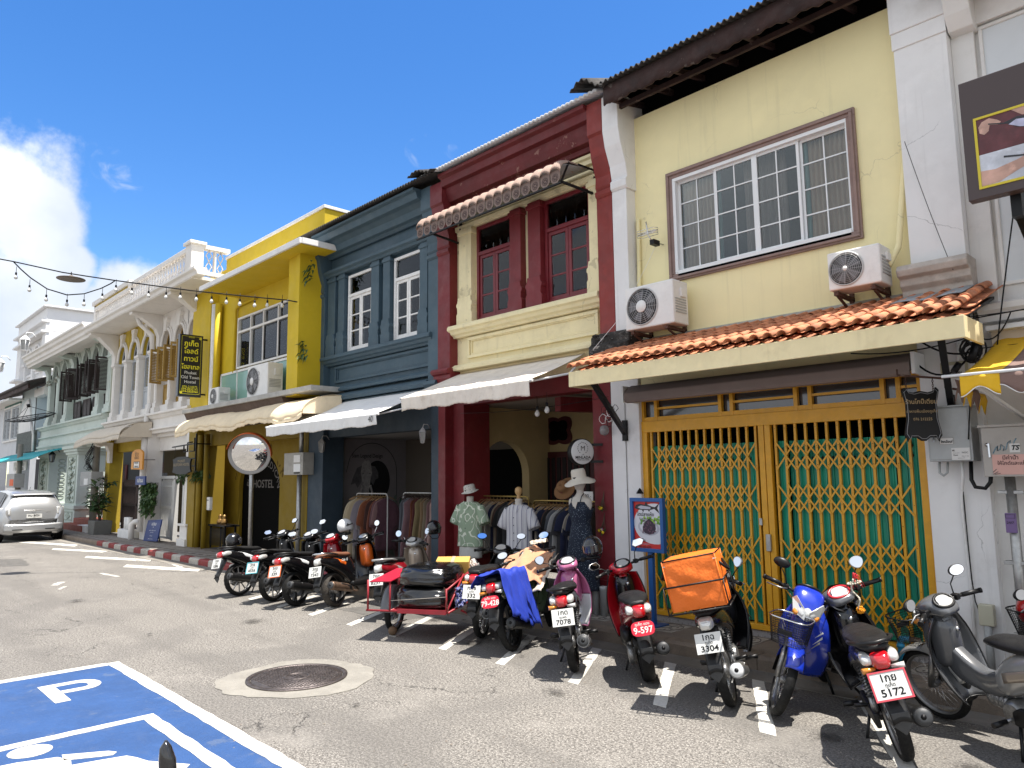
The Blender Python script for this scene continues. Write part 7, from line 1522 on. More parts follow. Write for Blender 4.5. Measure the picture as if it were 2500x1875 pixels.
def leafy_shirt():
 m=mat('sage_leaf_print',(.30,.38,.27),rough=.85,bump=.15,bs=200);t=m.node_tree;p=t.nodes['Principled BSDF']
 g=t.nodes.new('ShaderNodeNewGeometry').outputs['Position'];w_=N(t,'ShaderNodeTexWave',wave_type='RINGS');w_.inputs['Scale'].default_value=4.2;w_.inputs['Distortion'].default_value=14;w_.inputs['Detail'].default_value=1.5;w_.inputs['Detail Scale'].default_value=1.6;L(t,g,w_.inputs['Vector'])
 mr=N(t,'ShaderNodeMapRange');mr.inputs[1].default_value=.86;mr.inputs[2].default_value=.92;L(t,w_.outputs['Fac'],mr.inputs[0]);mxn=N(t,'ShaderNodeMix',data_type='RGBA');mxn.inputs[6].default_value=(.26,.34,.24,1);mxn.inputs[7].default_value=(.62,.66,.55,1);L(t,mr.outputs[0],mxn.inputs[0]);L(t,mxn.outputs[2],p.inputs['Base Color']);return m
def striped(name,c1,c2,c3,scale,obj=True):
 m=mat(name,c1,rough=.85,bump=.15,bs=200);t=m.node_tree;p=t.nodes['Principled BSDF'];g=t.nodes.new('ShaderNodeTexCoord').outputs['Object'];sx=N(t,'ShaderNodeSeparateXYZ');L(t,g,sx.inputs[0])
 q=math_n(t,'FRACT',math_n(t,'MULTIPLY',math_n(t,'ADD',sx.outputs[0],math_n(t,'MULTIPLY',sx.outputs[1],.35)),scale));r_=N(t,'ShaderNodeValToRGB');r_.color_ramp.interpolation='CONSTANT';e=r_.color_ramp.elements
 e[0].color=(*c1,1);e[1].position=.35;e[1].color=(*c2,1);k=e.new(.55);k.color=(*c1,1);k=e.new(.72);k.color=(*c3,1);k=e.new(.78);k.color=(*c1,1);L(t,q,r_.inputs[0]);L(t,r_.outputs[0],p.inputs['Base Color']);return m
mA,TA=mannequin('mannequin','mannequin in a sage green leaf print shirt and white shorts with a light trilby hat',-8.18,6.98,12,leafy_shirt(),mat('white_shorts',(.50,.50,.47),rough=.9,var=.05),top=1.5,head=None,lo=.72)
def hat(x,y,z,label,m,band,rb=.17,rc=.095,h=.10,tilt=(0,0),floppy=0.):
 o=empty('hat',(x,y,z),label,'hat');mb=MB()
 rings=[]
 for r,zz in((rb,-.012),(rb*.985,-.008),(rc*1.25,.0),(rc*1.05,.012),(rc*1.02,.045),(rc*.97,h*.8),(rc*.82,h),(rc*.4,h*1.02),(.004,h*.96)):
  rings.append([(x+r*math.cos(t)*1.08,y+r*math.sin(t),z+zz-floppy*max(0,r-rc*1.2)*(1+.35*math.sin(t*3+1))+(.01*math.sin(2*t) if r>rc*1.2 else 0)-(.02*abs(math.cos(t))**4*(r<rc*.5)*0)) for t in[2*math.pi*i/36 for i in range(36)]])
 mb.loft(rings,caps=False);mb.build('crown',m,o,solid=.004);MB().lathe([(rc*1.07,.012),(rc*1.06,.035),(rc*1.04,.035)],(x,y,z),n=36).build('band',band,o);o.rotation_euler=(R(tilt[0]),R(tilt[1]),0);return o
hat(-8.18,6.98,1.575,'light trilby hat with dark spots on the sage green shirt mannequin',mat('spotted_hat',(.5,.49,.45),rough=.9,speck=1.,bs=25),M_BLACK,rb=.125,rc=.08,h=.10,tilt=(10,-8))
mB,TB=mannequin('mannequin','mannequin with wooden knob in a grey striped white shirt and pale trousers',-7.17,6.98,8,striped('grey_striped_cotton',(.52,.52,.54),(.22,.22,.28),(.26,.26,.32),14),mat('pale_trousers',(.46,.44,.40),rough=.9,var=.05),top=1.48,lo=.42,lowlab='trousers',stand='one')
# dress mannequin
M_DRESS=mat('navy_floral_fabric',(.006,.012,.028),rough=.85,speck=1.,bs=40);
def floral():
 t=M_DRESS.node_tree;p=t.nodes['Principled BSDF'];g=t.nodes.new('ShaderNodeNewGeometry').outputs['Position'];v=N(t,'ShaderNodeTexVoronoi');v.inputs['Scale'].default_value=62;L(t,g,v.inputs['Vector']);mr=N(t,'ShaderNodeMapRange');mr.inputs[1].default_value=.22;mr.inputs[2].default_value=.16;L(t,v.outputs['Distance'],mr.inputs[0])
 mxn=N(t,'ShaderNodeMix',data_type='RGBA');mxn.inputs[6].default_value=(.005,.011,.026,1);mxn.inputs[7].default_value=(.24,.30,.36,1);L(t,mr.outputs[0],mxn.inputs[0]);L(t,mxn.outputs[2],p.inputs['Base Color'])
floral()
dm=empty('mannequin',(-6.02,6.92,.13),'mannequin in a long navy floral dress and floppy white hat beside the red pillar','mannequin');mb=MB()
man_part(mb,-6.02,6.92,[(1.62,.045,.045,0),(1.58,.045,.045,0),(1.535,.08,.06,0),(1.50,.15,.075,0),(1.45,.16,.085,0),(1.35,.15,.095,0)],R(10));mb.build('torso',M_DUM,dm);MB().lathe([(0,0),(.05,.02),(.075,.08),(.078,.14),(.06,.20),(0,.23)],(-6.02,6.91,1.60),n=20).build('head',M_DUM,dm)
mb=MB();man_part(mb,-6.02,6.92,[(1.47,.13,.092,0),(1.42,.15,.105,0),(1.34,.155,.11,0),(1.22,.12,.09,0),(1.14,.135,.10,0),(.9,.18,.14,0),(.7,.205,.16,0),(.55,.22,.17,0),(.42,.235,.18,0)],R(10),fold=.035,seed=8);dr_=mb.build('dress',M_DRESS,dm)
for s in(-1,1):MB().tube([(-6.02+s*.07,6.83,1.46),(-6.02+s*.075,6.86,1.54),(-6.02+s*.05,6.93,1.57)],.006,n=5).build('strap',M_DRESS,dr_)
mb=MB();mb.prism([(-6.07,1.475),(-5.97,1.475),(-6.02,1.36)],XZ(6.812),-.003);mb.build('neckline',M_DUM,dr_);MB().tube([(-6.02,6.92,.13),(-6.02,6.92,.5)],.02,n=8).build('stand_tube',M_WOODB,dm)
hat(-6.02,6.91,1.745,'floppy ivory sun hat with thin dark band on the dress mannequin',mat('ivory_hat',(.56,.52,.45),rough=.9,bump=.2,bs=150),M_BLACK,rb=.185,rc=.085,h=.125,tilt=(8,-6),floppy=.55)
hat(-6.85,7.55,1.62,'brown straw hat on a stand behind the dark shirts rack',mat('straw_hat',(.22,.11,.045),rough=.9,bump=.5,bs=80),M_RED,rb=.17,rc=.085,h=.09,tilt=(60,0));MB().tube([(-6.85,7.6,.13),(-6.85,7.6,1.6)],.015,n=6).build('hat_stand',M_HANG,bpy.data.objects['hat.002'])
pc=MB().box(-6.42,7.4,1.46,-6.22,7.41,1.58).build('price_card',M_PAPER,org=(-6.3,7.4,1.5));tag(pc,'white price card reading 490 beside the dress mannequin','price card');mb=MB();text(mb,'490.-',(-6.32,7.398,1.52),(1,0,0),(0,0,1),.07);mb.build('print',M_BLACK,pc,recalc=False)
# round shop sign
M_=empty('round_shop_sign',(-5.9,6.95,2.08),'round black rimmed shop sign reading Minlada on the dark red pillar','sign');SO=Vector((-6.0,6.93,2.08));sn=Vector((.92,-.38,0)).normalized();sr=Vector((.38,.92,0)).normalized()
MB().lathe([(0,0),(.165,0),(.165,.085),(.15,.09),(0,.09)],SO-sn*.05,sn,n=48).build('drum',M_BLACK,M_);MB().lathe([(.153,0),(.153,.012),(.146,.016),(0,.016)],SO+sn*.035,sn,n=48).build('face',mat('sign_face',(.56,.56,.56),rough=.4),M_)
mb=MB();Fc=SO+sn*.053
text(mb,'M',Fc+Vector((0,0,.04)),sr,(0,0,1),.085,thick=.001);text(mb,'MINLADA',Fc+Vector((0,0,-.07)),sr,(0,0,1),.048,bold=.02,thick=.001);text(mb,'Shop',Fc+Vector((0,0,.115)),sr,(0,0,1),.022,thick=.001);text(mb,'VIP',Fc+Vector((0,0,-.035)),sr,(0,0,1),.022,thick=.001);text(mb,'PHUKET OLD TOWN',Fc+Vector((0,0,-.10)),sr,(0,0,1),.018,bold=.02,thick=.001)
for s in(-1,1):
 for k in range(6):
  a=R(-60+k*22);c=Fc+sr*s*.068*math.cos(a)+Vector((0,0,.045+.068*math.sin(a)));d=sr*s*(-math.sin(a))+Vector((0,0,math.cos(a)));q=sr*s*math.cos(a)+Vector((0,0,math.sin(a)));mb._add([tuple(c),tuple(c+d*.010+q*.006),tuple(c+d*.02),tuple(c+d*.010-q*.006)],[(0,1,2,3)])
mb.build('lettering',M_BLACK,M_,recalc=False)
for z in(2.17,1.96):MB().bar(SO+sr*.13+Vector((0,0,z-2.08)),(-5.84,7.16,z),.025,.03).build('bracket',M_BLACK,M_)
# dried flower bunches on the pillar
for i,(x,z,lb) in enumerate(((-5.83,1.44,'upper bunch of hanging yellow flowers on the dark red pillar'),(-5.83,1.17,'lower bunch of hanging yellow and lilac flowers on the dark red pillar'))):
 r_=empty('flower_bunch',(x,7.13,z),lb,'flowers');mb=MB();lf=MB();fl=MB()
 for k in range(9):e=(x+rnd.uniform(-.05,.07),7.12-rnd.random()*.04,z-.02-rnd.random()*.06);mb.tube([(x,7.15,z+.16),(x+rnd.uniform(-.01,.01),7.13,z+.06),e],.0025,n=4);leaf_into(lf,e,(rnd.uniform(-1,1),-.5,rnd.uniform(-.3,.6)),.07,.02)
 for k in range(5 if i else 3):
  c=(x-.01+rnd.uniform(-.035,.04),7.09,z-.06+rnd.uniform(-.025,.02))
  fl.lathe([(0,-.012),(.016,-.008),(.021,.004),(.012,.014),(0,.012)],c,(0,-1,0),n=8,mi=1 if k==4 else 0)
 mb.build('stems',M_STEM,r_);lf.build('leaves',M_LEAF,r_,recalc=False);fl.build('blossom',[mat('yellow_petal',(.70,.46,.01),rough=.7),mat('lilac_petal',(.30,.2,.3),rough=.7)],r_)['kind']='stuff'
 # meter inside the red arcade and bulbs under the awning
em=MB().box(-8.95,7.58,2.02,-8.86,7.72,2.24).build('electric_meter',mat('meter_brown',(.09,.06,.055),rough=.5),org=(-8.9,7.65,2.1),bevel=.01);tag(em,'small brown electricity meter beside the arched passage','meter');MB().tube([(-8.9,7.65,2.02),(-8.9,7.62,1.86),(-8.9,7.7,1.82),(-8.9,7.7,2.02)],.008,n=5).build('cable',M_BLACK,em)
M_BULB=mat('bulb_glass',(.62,.62,.60),rough=.15,coat=.5)
def bulb(par,c,s=1.,mat_=None):
 MB().lathe([(.006,.055),(.018,.05),(.018,.012),(.014,.0)],c,n=10).build('socket',M_BLACK,par);MB().lathe([(.014,0),(.020,-.014),(.033,-.038),(.034,-.055),(.024,-.078),(0,-.088)],c,n=14).build('bulb',mat_ or M_BULB,par)
for i,(x,y,z,lb) in enumerate(((-6.35,6.7,2.66,'bare bulb hanging under the ivory awning by the pillar'),(-6.62,6.8,2.64,'bare bulb with grey shade hanging under the ivory awning'))):
 r_=empty('hanging_bulb',(x,y,z),lb,'light bulb');bulb(r_,(x,y,z));MB().tube([(x,y,z+.05),(x,y,z+.18)],.004,n=4).build('cord',M_BLACK,r_)
sagwire('shop_wire',(-8.3,6.9,2.72),(-5.6,7.0,2.74),.05,.004,'black wire slung under the ivory awning')
cj=empty('cable_tangle',(-5.62,7.02,2.55),'knot of cables and a glass bulb on the pillar by the canopy strut','cables');rr=random.Random(5)
for q in range(9):
 c_=Vector((-5.66+rr.uniform(-.09,.12),7.05,2.52+rr.uniform(-.10,.10)));r_=rr.uniform(.03,.07);MB().tube([tuple(c_+Vector((r_*math.cos(t),rr.uniform(-.015,.015),r_*1.1*math.sin(t)))) for t in[2*math.pi*i/12 for i in range(12)]],.004,n=4,closed=True).build('coil',M_BLACK if q%3 else M_WT,cj)
MB().lathe([(.02,.07),(.05,.05),(.06,0),(.045,-.04),(0,-.06)],(-5.72,7.05,2.33),n=16).build('glass_shade',mat('dusty_glass',(.4,.38,.38),rough=.2,trans=.5),cj)
tag(MB().tube([(-5.47,7.15,2.75),(-5.47,7.15,.4)],.004,n=5).build('thin_wire',M_GREYL,org=(-5.47,7.15,2)),'thin grey wire down the lower white pillar beside the poster','cable')
tag(MB().lathe([(.05,0),(.055,.005),(.02,.05),(0,.07)],(-5.25,7.1,1.57),n=4,smooth=False).build('lantern_cap',M_BLACK,org=(-5.25,7.1,1.5)),'small black lantern top behind the food poster','lantern')
# grey capped stubs at the red pillar foot
for i,x in enumerate((-5.86,-5.74)):tag(MB().lathe([(.045,0),(.045,.30),(.05,.305),(.05,.34),(.04,.345),(0,.35)],(x,6.98,.13),n=16).build('pipe_stub',M_CAB,org=(x,6.98,.13)),('grey capped pipe stub at the dark red pillar foot, nearer the passage' if i==0 else 'grey capped pipe stub at the dark red pillar foot, nearer the poster'),'pipe')
# convex mirror
cm_=empty('convex_traffic_mirror',(-14.0,6.4,.13),'round convex traffic mirror with orange rim on a galvanised pole','traffic mirror');MC=Vector((-14.25,6.38,2.29));mn=Vector((.80,-.60,-.24)).normalized()
MB().tube([(-14.30,6.47,.13),(-14.33,6.47,1.6),(-14.35,6.47,2.35)],.042,n=14).build('pole',M_GALV,cm_)
ra_=.395;rg=MB();rg.lathe([(ra_*k,.085*(1-k*k)) for k in(1,.9,.8,.7,.6,.5,.4,.3,.2,.1,.002)],MC,mn,n=56);rg.build('mirror_face',mat('convex_mirror',(.80,.80,.80),rough=.03,metal=1.),cm_)
MB().lathe([(ra_*1.0,-.01),(ra_*1.05,-.01),(ra_*1.05,.03),(ra_*1.0,.02)],MC,mn,n=56).build('rim',mat('grey_rim',(.35,.34,.33),rough=.5),cm_);MB().lathe([(0,-.06),(ra_*.9,-.03),(ra_*1.03,0)],MC,mn,n=40).build('mirror_back',mat('orange_plastic',(.70,.12,.02),rough=.4),cm_)
uu=mn.cross(Vector((0,0,1))).normalized();vv=uu.cross(mn);mb=MB();mb.sheet(lambda u,v:tuple(MC+(uu*math.cos(R(15+170*u))+vv*math.sin(R(15+170*u)))*ra_*1.09+mn*(-.04+.17*v)),40,3);mb.build('hood',mat('orange_plastic',(.7,.12,.02)),cm_,solid=.006)
mb=MB();mb.box(-14.40,6.43,2.1,-14.31,6.51,2.35);mb.build('bracket',M_GALV,cm_);mb=MB();text(mb,'MTR',MC+mn*.045-vv*.27,-uu*-1 if 0 else uu*-1,vv,.05,bold=.03);
# festoon lights across the street
CABP=[(-16.91,2.41,6.11),(-16.74,2.6,6.06),(-16.42,2.95,5.95),(-16.1,3.31,5.84),(-15.78,3.65,5.76),(-15.4,4.07,5.67),(-15.03,4.47,5.59),(-14.41,5.14,5.46),(-13.95,5.63,5.38),(-13.45,6.17,5.3),(-13.12,6.52,5.25)]
LOWP=[(-16.74,2.6,6.06),(-16.66,2.72,5.91),(-16.54,2.87,5.74),(-16.33,3.12,5.52),(-16.08,3.41,5.40),(-15.85,3.65,5.42),(-15.61,3.88,5.52),(-15.47,4.01,5.61),(-15.4,4.07,5.67)]
BULP=[(-16.74,2.66,5.76),(-16.58,2.87,5.51),(-16.37,3.12,5.32),(-16.1,3.42,5.22),(-15.87,3.66,5.22),(-15.61,3.91,5.33),(-15.41,4.09,5.49),(-15.2,4.32,5.43),(-14.98,4.56,5.37),(-14.75,4.81,5.34),(-14.55,5.01,5.33),(-14.34,5.24,5.29),(-14.14,5.46,5.25),(-13.94,5.67,5.23),(-13.76,5.86,5.19),(-13.56,6.07,5.16),(-13.39,6.25,5.16),(-13.19,6.46,5.15)]
fe=empty('festoon_lights',CABP[0],'string of white bulbs on a black cable slung across the street','string lights')
MB().tube([(-20.4,-1.6,7.6)]+CABP+[(-12.75,6.6,5.15)],.012,n=6).build('carrier_cable',M_BLACK,fe);MB().tube(LOWP,.012,n=6).build('sagging_cable',M_BLACK,fe)
for c in BULP:
 c=(c[0],c[1],c[2]+.04);bulb(fe,c,1.0);MB().tube([(c[0],c[1],c[2]+.05),(c[0],c[1],c[2]+.17)],.005,n=4).build('drop_wire',M_BLACK,fe)
dl=empty('street_lamp',(-15.99,3.44,5.73),'flat dish lamp hanging from the festoon cable','lamp');MB().lathe([(0,.05),(.03,.05),(.05,.03),(.25,-.02),(.25,-.03),(0,-.01)],(-15.99,3.44,5.73),n=28).build('dish',mat('lamp_dish',(.16,.13,.11),rough=.5),dl);MB().tube([((-15.99,3.44,5.73)[0],(-15.99,3.44,5.73)[1],(-15.99,3.44,5.73)[2]+.05),((-15.99,3.44,5.73)[0],(-15.99,3.44,5.73)[1],(-15.99,3.44,5.73)[2]+.12)],.01,n=5).build('hanger',M_BLACK,dl)
# thin black post near the camera
bpst=MB();bpst.tube([(-1.86,.66,0),(-1.85,.66,1.10),(-1.85,.655,1.155),(-1.85,.65,1.185),(-1.85,.65,1.20)],[.02,.02,.019,.013,.003],n=16);tag(bpst.build('black_post',mat('gloss_black_metal',(.012,.012,.013),rough=.15,coat=.6),org=(-1.85,.66,0)),'rounded glossy black post tip rising over the blue parking bay','post')

# ================================================================== MOTORCYCLES
M_TYRE=mat('tyre_rubber',(.008,.008,.008),rough=.8,spec=.3,var=.3,vs=14,bump=.35,bs=90,obj=True,dirt=.2,dirtcol=(.035,.03,.025))
M_TYRED=mat('dusty_tyre_rubber',(.035,.030,.025),rough=.85,var=.3,vs=14,bump=.35,bs=90,obj=True,dirt=.8,dirtcol=(.14,.11,.08))
M_PLB=mat('black_plastic',(.006,.006,.0065),rough=.42,var=.15,vs=9,obj=True,dirt=.10,dirtcol=(.03,.028,.025),spec=.35)
M_PLG=mat('grey_plastic',(.04,.042,.045),rough=.5,var=.15,vs=9,obj=True)
M_SEAT=mat('seat_vinyl',(.007,.007,.0075),rough=.5,spec=.35,bump=.25,bs=220,obj=True,var=.1)
M_CHR=mat('chrome',(.7,.7,.7),rough=.15,metal=1.)
M_ALLOY=mat('engine_alloy',(.28,.28,.28),rough=.42,metal=.8,var=.35,vs=22,obj=True,dirt=.45,dirtcol=(.06,.05,.045))
M_STEEL=mat('dull_steel',(.30,.30,.30),rough=.4,metal=.9,var=.2,vs=18,obj=True)
M_MIR=mat('mirror_glass',(.92,.93,.95),rough=.015,metal=1.)
M_RLENS=mat('red_lens',(.38,.004,.008),rough=.12,coat=.8,spec=.8)
M_CLENS=mat('clear_lens',(.62,.62,.60),rough=.08,coat=.8,metal=.35)
M_ALENS=mat('amber_lens',(.60,.22,.02),rough=.12,coat=.8)
M_PLATE=mat('plate_white',(.64,.64,.61),rough=.4);M_PLATER=mat('plate_red',(.52,.012,.035),rough=.4)
def paint(n,c,**k):return mat(n,c,rough=.24,coat=.55,spec=.5,**k)
PT=dict(black=paint('gloss_black',(.004,.004,.005)),white=paint('gloss_white',(.66,.67,.67)),red=paint('gloss_red',(.42,.006,.014)),dred=paint('deep_red',(.20,.004,.010)),blue=paint('gloss_blue',(.008,.030,.36)),
green=paint('sage_green',(.14,.20,.11)),pink=paint('mauve_pink',(.42,.12,.24)),grey=paint('metal_grey',(.085,.088,.094)),silver=paint('silver_paint',(.40,.40,.39),metal=.4),orange=paint('gloss_orange',(.66,.12,.012)),
beige=paint('champagne_paint',(.36,.30,.24),metal=.3),brown=mat('brown_seat',(.16,.065,.035),rough=.5,bump=.2,bs=200,obj=True),char=paint('charcoal_paint',(.018,.018,.02)))
def ring(x,zc,hw,hh,p=2.6,n=22,yc=0.):
 out=[]
 for i in range(n):
  t=2*math.pi*i/n;c,s=math.cos(t),math.sin(t)
  out.append((x,yc+hw*math.copysign(abs(c)**(2/p),c),zc+hh*math.copysign(abs(s)**(2/p),s)))
 return out
def bodyloft(mb,secs,p=2.6,n=22,mi=0,k=4,yc=0.):
 return mb.loft([ring(s[0],s[1],max(s[2],.002),max(s[3],.002),p,n,yc) for s in smooth_secs(secs,k)],mi)
def zloft(mb,secs,p=2.6,n=20,mi=0,k=4):
 """sections stacked in z: (z, xc, hx, hy)"""
 rs=[]
 for z,xc,hx,hy in smooth_secs(secs,k):
  r=[]
  for i in range(n):
   t=2*math.pi*i/n;c,s=math.cos(t),math.sin(t);r.append((xc+hx*math.copysign(abs(c)**(2/p),c),hy*math.copysign(abs(s)**(2/p),s),z))
  rs.append(r)
 return mb.loft(rs,mi)
def xf(mb,M):
 mb.v=[tuple(M@Vector(p)) for p in mb.v];return mb
def add_wheel(root,x,r,w,kind,M=None,tyre=None,rimm=None,disc=False,name='wheel',drum=False):
 M=M or Matrix();wh_=MB();n=72
 prof=[(r-.052,-.32*w),(r-.04,-.46*w),(r-.022,-.5*w),(r-.010,-.40*w),(r-.003,-.22*w),(r,0),(r-.003,.22*w),(r-.010,.40*w),(r-.022,.5*w),(r-.04,.46*w),(r-.052,.32*w),(r-.052,-.32*w)]
 wh_.lathe(prof,(x,0,r),(0,1,0),n=n,ref=(1,0,0))
 # tread grooves: press alternate vertices in
 for i in range(len(prof)):
  for j in range(n):
   if 2<i<8 and i!=5 and(j+(i>5))%3==0:
    v=Vector(wh_.v[i*n+j]);c=Vector((x,v.y,r));wh_.v[i*n+j]=tuple(c+(v-c)*(1-.0055/r))
 o=xf(wh_,M).build(name,tyre or M_TYRE,root)
 rb=MB();ri=r-.05;rb.lathe([(ri,-.33*w),(ri+.006,-.38*w),(ri-.004,-.36*w),(ri-.016,-.15*w),(ri-.016,.15*w),(ri-.004,.36*w),(ri+.006,.38*w),(ri,.33*w),(ri,-.33*w)],(x,0,r),(0,1,0),n=48,ref=(1,0,0))
 xf(rb,M).build('rim',rimm or M_PLB,o)
 hb=MB().lathe([(0,-.5*w),(.022,-.5*w),(.03,-.35*w),(.03,.35*w),(.022,.5*w),(0,.5*w)],(x,0,r),(0,1,0),n=20)
 if drum:hb.lathe([(0,-.45*w),(.055,-.45*w),(.06,-.2*w),(.06,.3*w),(0,.35*w)],(x,0,r),(0,1,0),n=24)
 xf(hb,M).build('hub',M_ALLOY,o)
 sp=MB()
 if kind=='spoke':
  for i in range(28):
   a=2*math.pi*i/28;b=a+(.35 if i%2 else-.35);s=1 if(i//2)%2 else-1
   sp.tube([(x+.03*math.cos(b),s*.3*w,r+.03*math.sin(b)),(x+(ri-.012)*math.cos(a),0,r+(ri-.012)*math.sin(a))],.0016,n=4)
  s_=xf(sp,M).build('spokes',M_CHR,o,recalc=False);s_['kind']='stuff'
 else:
  m_={'alloy':5,'star':3,'multi':10}[kind]
  for i in range(m_):
   a=2*math.pi*i/m_+.3
   for da in((-.16,.16) if kind!='multi' else(0,)):
    b=a+da;sp.bar((x+.025*math.cos(a),0,r+.025*math.sin(a)),(x+(ri-.01)*math.cos(b),0,r+(ri-.01)*math.sin(b)),.4*w if kind!='multi' else .2*w,.016 if kind!='multi' else .010,up=(-math.sin(a),0,math.cos(a)))
  xf(sp,M).build('wheel_arms',rimm or M_PLB,o)
 if disc:
  db=MB().lathe([(.035,0),(.105,0),(.105,.004),(.035,.004),(.035,0)],(x,.42*w,r),(0,1,0),n=36)
  for i in range(6):a=i*math.pi/3;db.bar((x+.02*math.cos(a),.43*w,r+.02*math.sin(a)),(x+.05*math.cos(a+.4),.43*w,r+.05*math.sin(a+.4)),.005,.014,up=(0,1,0))
  xf(db,M).build('brake_disc',M_STEEL,o)
  hl=MB()
  for i in range(18):a=i*2*math.pi/18;hl.lathe([(0,0),(.006,0),(0,.0005)],(x+(.07+.012*(i%3))*math.cos(a),.42*w+.0045,r+(.07+.012*(i%3))*math.sin(a)),(0,1,0),n=8)
  ho=xf(hl,M).build('disc_holes',M_BLACK,o,recalc=False);ho['kind']='stuff'
  cb=MB().box(x-.03,.40*w-.01,r+.07,x+.03,.42*w+.03,r+.125);xf(cb,M).build('caliper',M_ALLOY,root,bevel=.006)
 return o
def fender(x,r,w,a0,a1,th=.004,side=.03,rr=.028):
 mb=MB()
 def fn(u,v):
  a=R(a0+(a1-a0)*u);t=(v-.5)*2;rad=r+rr-(side if abs(t)>.98 else side*abs(t)**3)
  return(x+rad*math.cos(a),t*w/2,r+rad*math.sin(a))
 mb.sheet(fn,24,10);return mb
def bike(name,label,pos,heading,lean=-9,steer=18,scooter=False,col='black',col2=None,shield='black',inner=None,seat=None,headcol=None,fcol=None,wheel='alloy',rimm=None,plate=('1กก','1234'),platecol='w',pframe=None,
tail='red',r=None,tw=None,tyre=None,disc=False,mirrors=(1,1),mshape='oval',basket=False,fork='tube',exh='black',exhcap=None,indic=True,hug=True,dash=True,prov='ภูเก็ต',grabcol=None,stickers=None,headlamp=True,mcol=None,rack=False,mirror_tilt=0,exh_len=1.,chrome_grab=False,wb=None,shield2=None,graphic=False,rimcol=None):
 root=empty(name,(pos[0],pos[1],.004),label,'motorcycle' if not scooter else 'scooter','motorcycles parked along the kerb',local=True)
 root.rotation_mode='XYZ'
 root.matrix_basis=Matrix.Translation((pos[0],pos[1],.004))@Matrix.Rotation(R(heading),4,'Z')@Matrix.Rotation(R(lean),4,'X')@Matrix.Scale(.94,4)
 C_=PT[col];C2=PT[col2 or col];SH=PT[shield];HC=PT[headcol or shield];FC=PT[fcol or shield];IN=PT[inner] if inner else M_PLB;SE=PT[seat] if seat else M_SEAT
 r=r or(.25 if scooter else .28);w=tw or(.095 if scooter else .075);wb=wb or(1.22 if scooter else 1.20)
 hx=wb-.24;ax=Vector((-.42,0,1)).normalized();hp=Vector((hx+.06,0,.78))
 S_=Matrix.Translation(hp)@Matrix.Rotation(R(steer),4,ax)@Matrix.Translation(-hp)
 HB=Matrix.Translation((0,0,-.055))
 add_wheel(root,0,r,w*1.08,wheel,tyre=tyre,rimm=rimm,name='rear_wheel',drum=True)
 add_wheel(root,wb,r,w,wheel,M=S_,tyre=tyre,rimm=rimm,disc=disc,name='front_wheel')
 def B(mb,n_,m_,par=None,st=False,**k):
  if st:xf(mb,S_@HB if st==2 else S_)
  return mb.build(n_,m_,par or root,**k)
  # fork, fender
 top=Vector((hx+.02,0,.84))
 for s in(-1,1):
  f_=MB();a=Vector((wb-.005,s*(w/2+.022),r));b=Vector((hx+.10,s*(w/2+.022),.66));f_.tube([tuple(a),tuple(a.lerp(b,.55)),tuple(a.lerp(b,.56)),tuple(b)],[.021,.021,.015,.015],n=10);B(f_,'fork_leg',M_STEEL if fork=='tube' else M_PLB,st=True)
 B(fender(wb,r,w+.06,38,165,rr=.03),'front_fender',FC,st=True,solid=.004)
 B(fender(wb,r,w+.05,163,190,rr=.03),'mud_flap',M_PLB,st=True,solid=.004)
 fb=MB();fb.prism([(wb-.16,r+.235),(wb-.05,r+.27),(wb+.0,r+.30),(hx+.12,.66),(hx+.02,.64)],lambda u,v,w_:(u,-(w/2+.03)+w_,v),w+.06);B(fb,'fender_stay',FC,st=True,bevel=.012) if not scooter else None
 # head set, bars
 hs_b=MB();bodyloft(hs_b,[(hx-.12,.955,.06,.02),(hx-.08,.965,.10,.045),(hx,.985,.118,.065),(hx+.08,.965,.115,.075),(hx+.15,.92,.09,.06),(hx+.19,.89,.05,.03)],p=2.9)
 hset=B(hs_b,'headset',HC,st=2)
 if headlamp:
  hl=MB();bodyloft(hl,[(hx+.07,.92,.105,.045),(hx+.13,.905,.10,.06),(hx+.185,.88,.07,.05),(hx+.21,.865,.035,.025)],p=1.8);hlo=B(hl,'headlamp',M_CLENS,hset,st=2)
  for s in(-1,1):vl=MB();vl._add([(hx+.218,s*.006,.835),(hx+.205,s*.012,.905),(hx+.135,s*.105,.985),(hx+.118,s*.126,.955),(hx+.165,s*.098,.865)],[(0,1,2,3,4)]);B(vl,'lamp_lens',M_CLENS,hlo,st=2,solid=.012)
  for s in(-1,1):
   il=MB();bodyloft(il,[(hx+.10,.88,.02,.02),(hx+.16,.87,.03,.028),(hx+.19,.86,.012,.012)],yc=s*.075);B(il,'indicator',M_ALENS,hset,st=2)
 if dash:
  da=MB();da.prism([(.078*math.cos(t)*(1 if math.sin(t)<0 else .8),.052*math.sin(t)) for t in[2*math.pi*i/18 for i in range(18)]],lambda u,v,w_:(hx-.055+v*.8-w_*.5,u,1.022+v*.6+w_),.008);B(da,'dial',M_CLENS,hset,st=2)
  da=MB();da.tube([(hx-.057+.058*math.sin(t)*.8,.086*math.cos(t),1.024+.058*math.sin(t)*.6) for t in[2*math.pi*i/20 for i in range(20)]],(.011),n=6,closed=True);B(da,'dial_rim',PT[rimcol] if rimcol else M_PLB,hset,st=2)
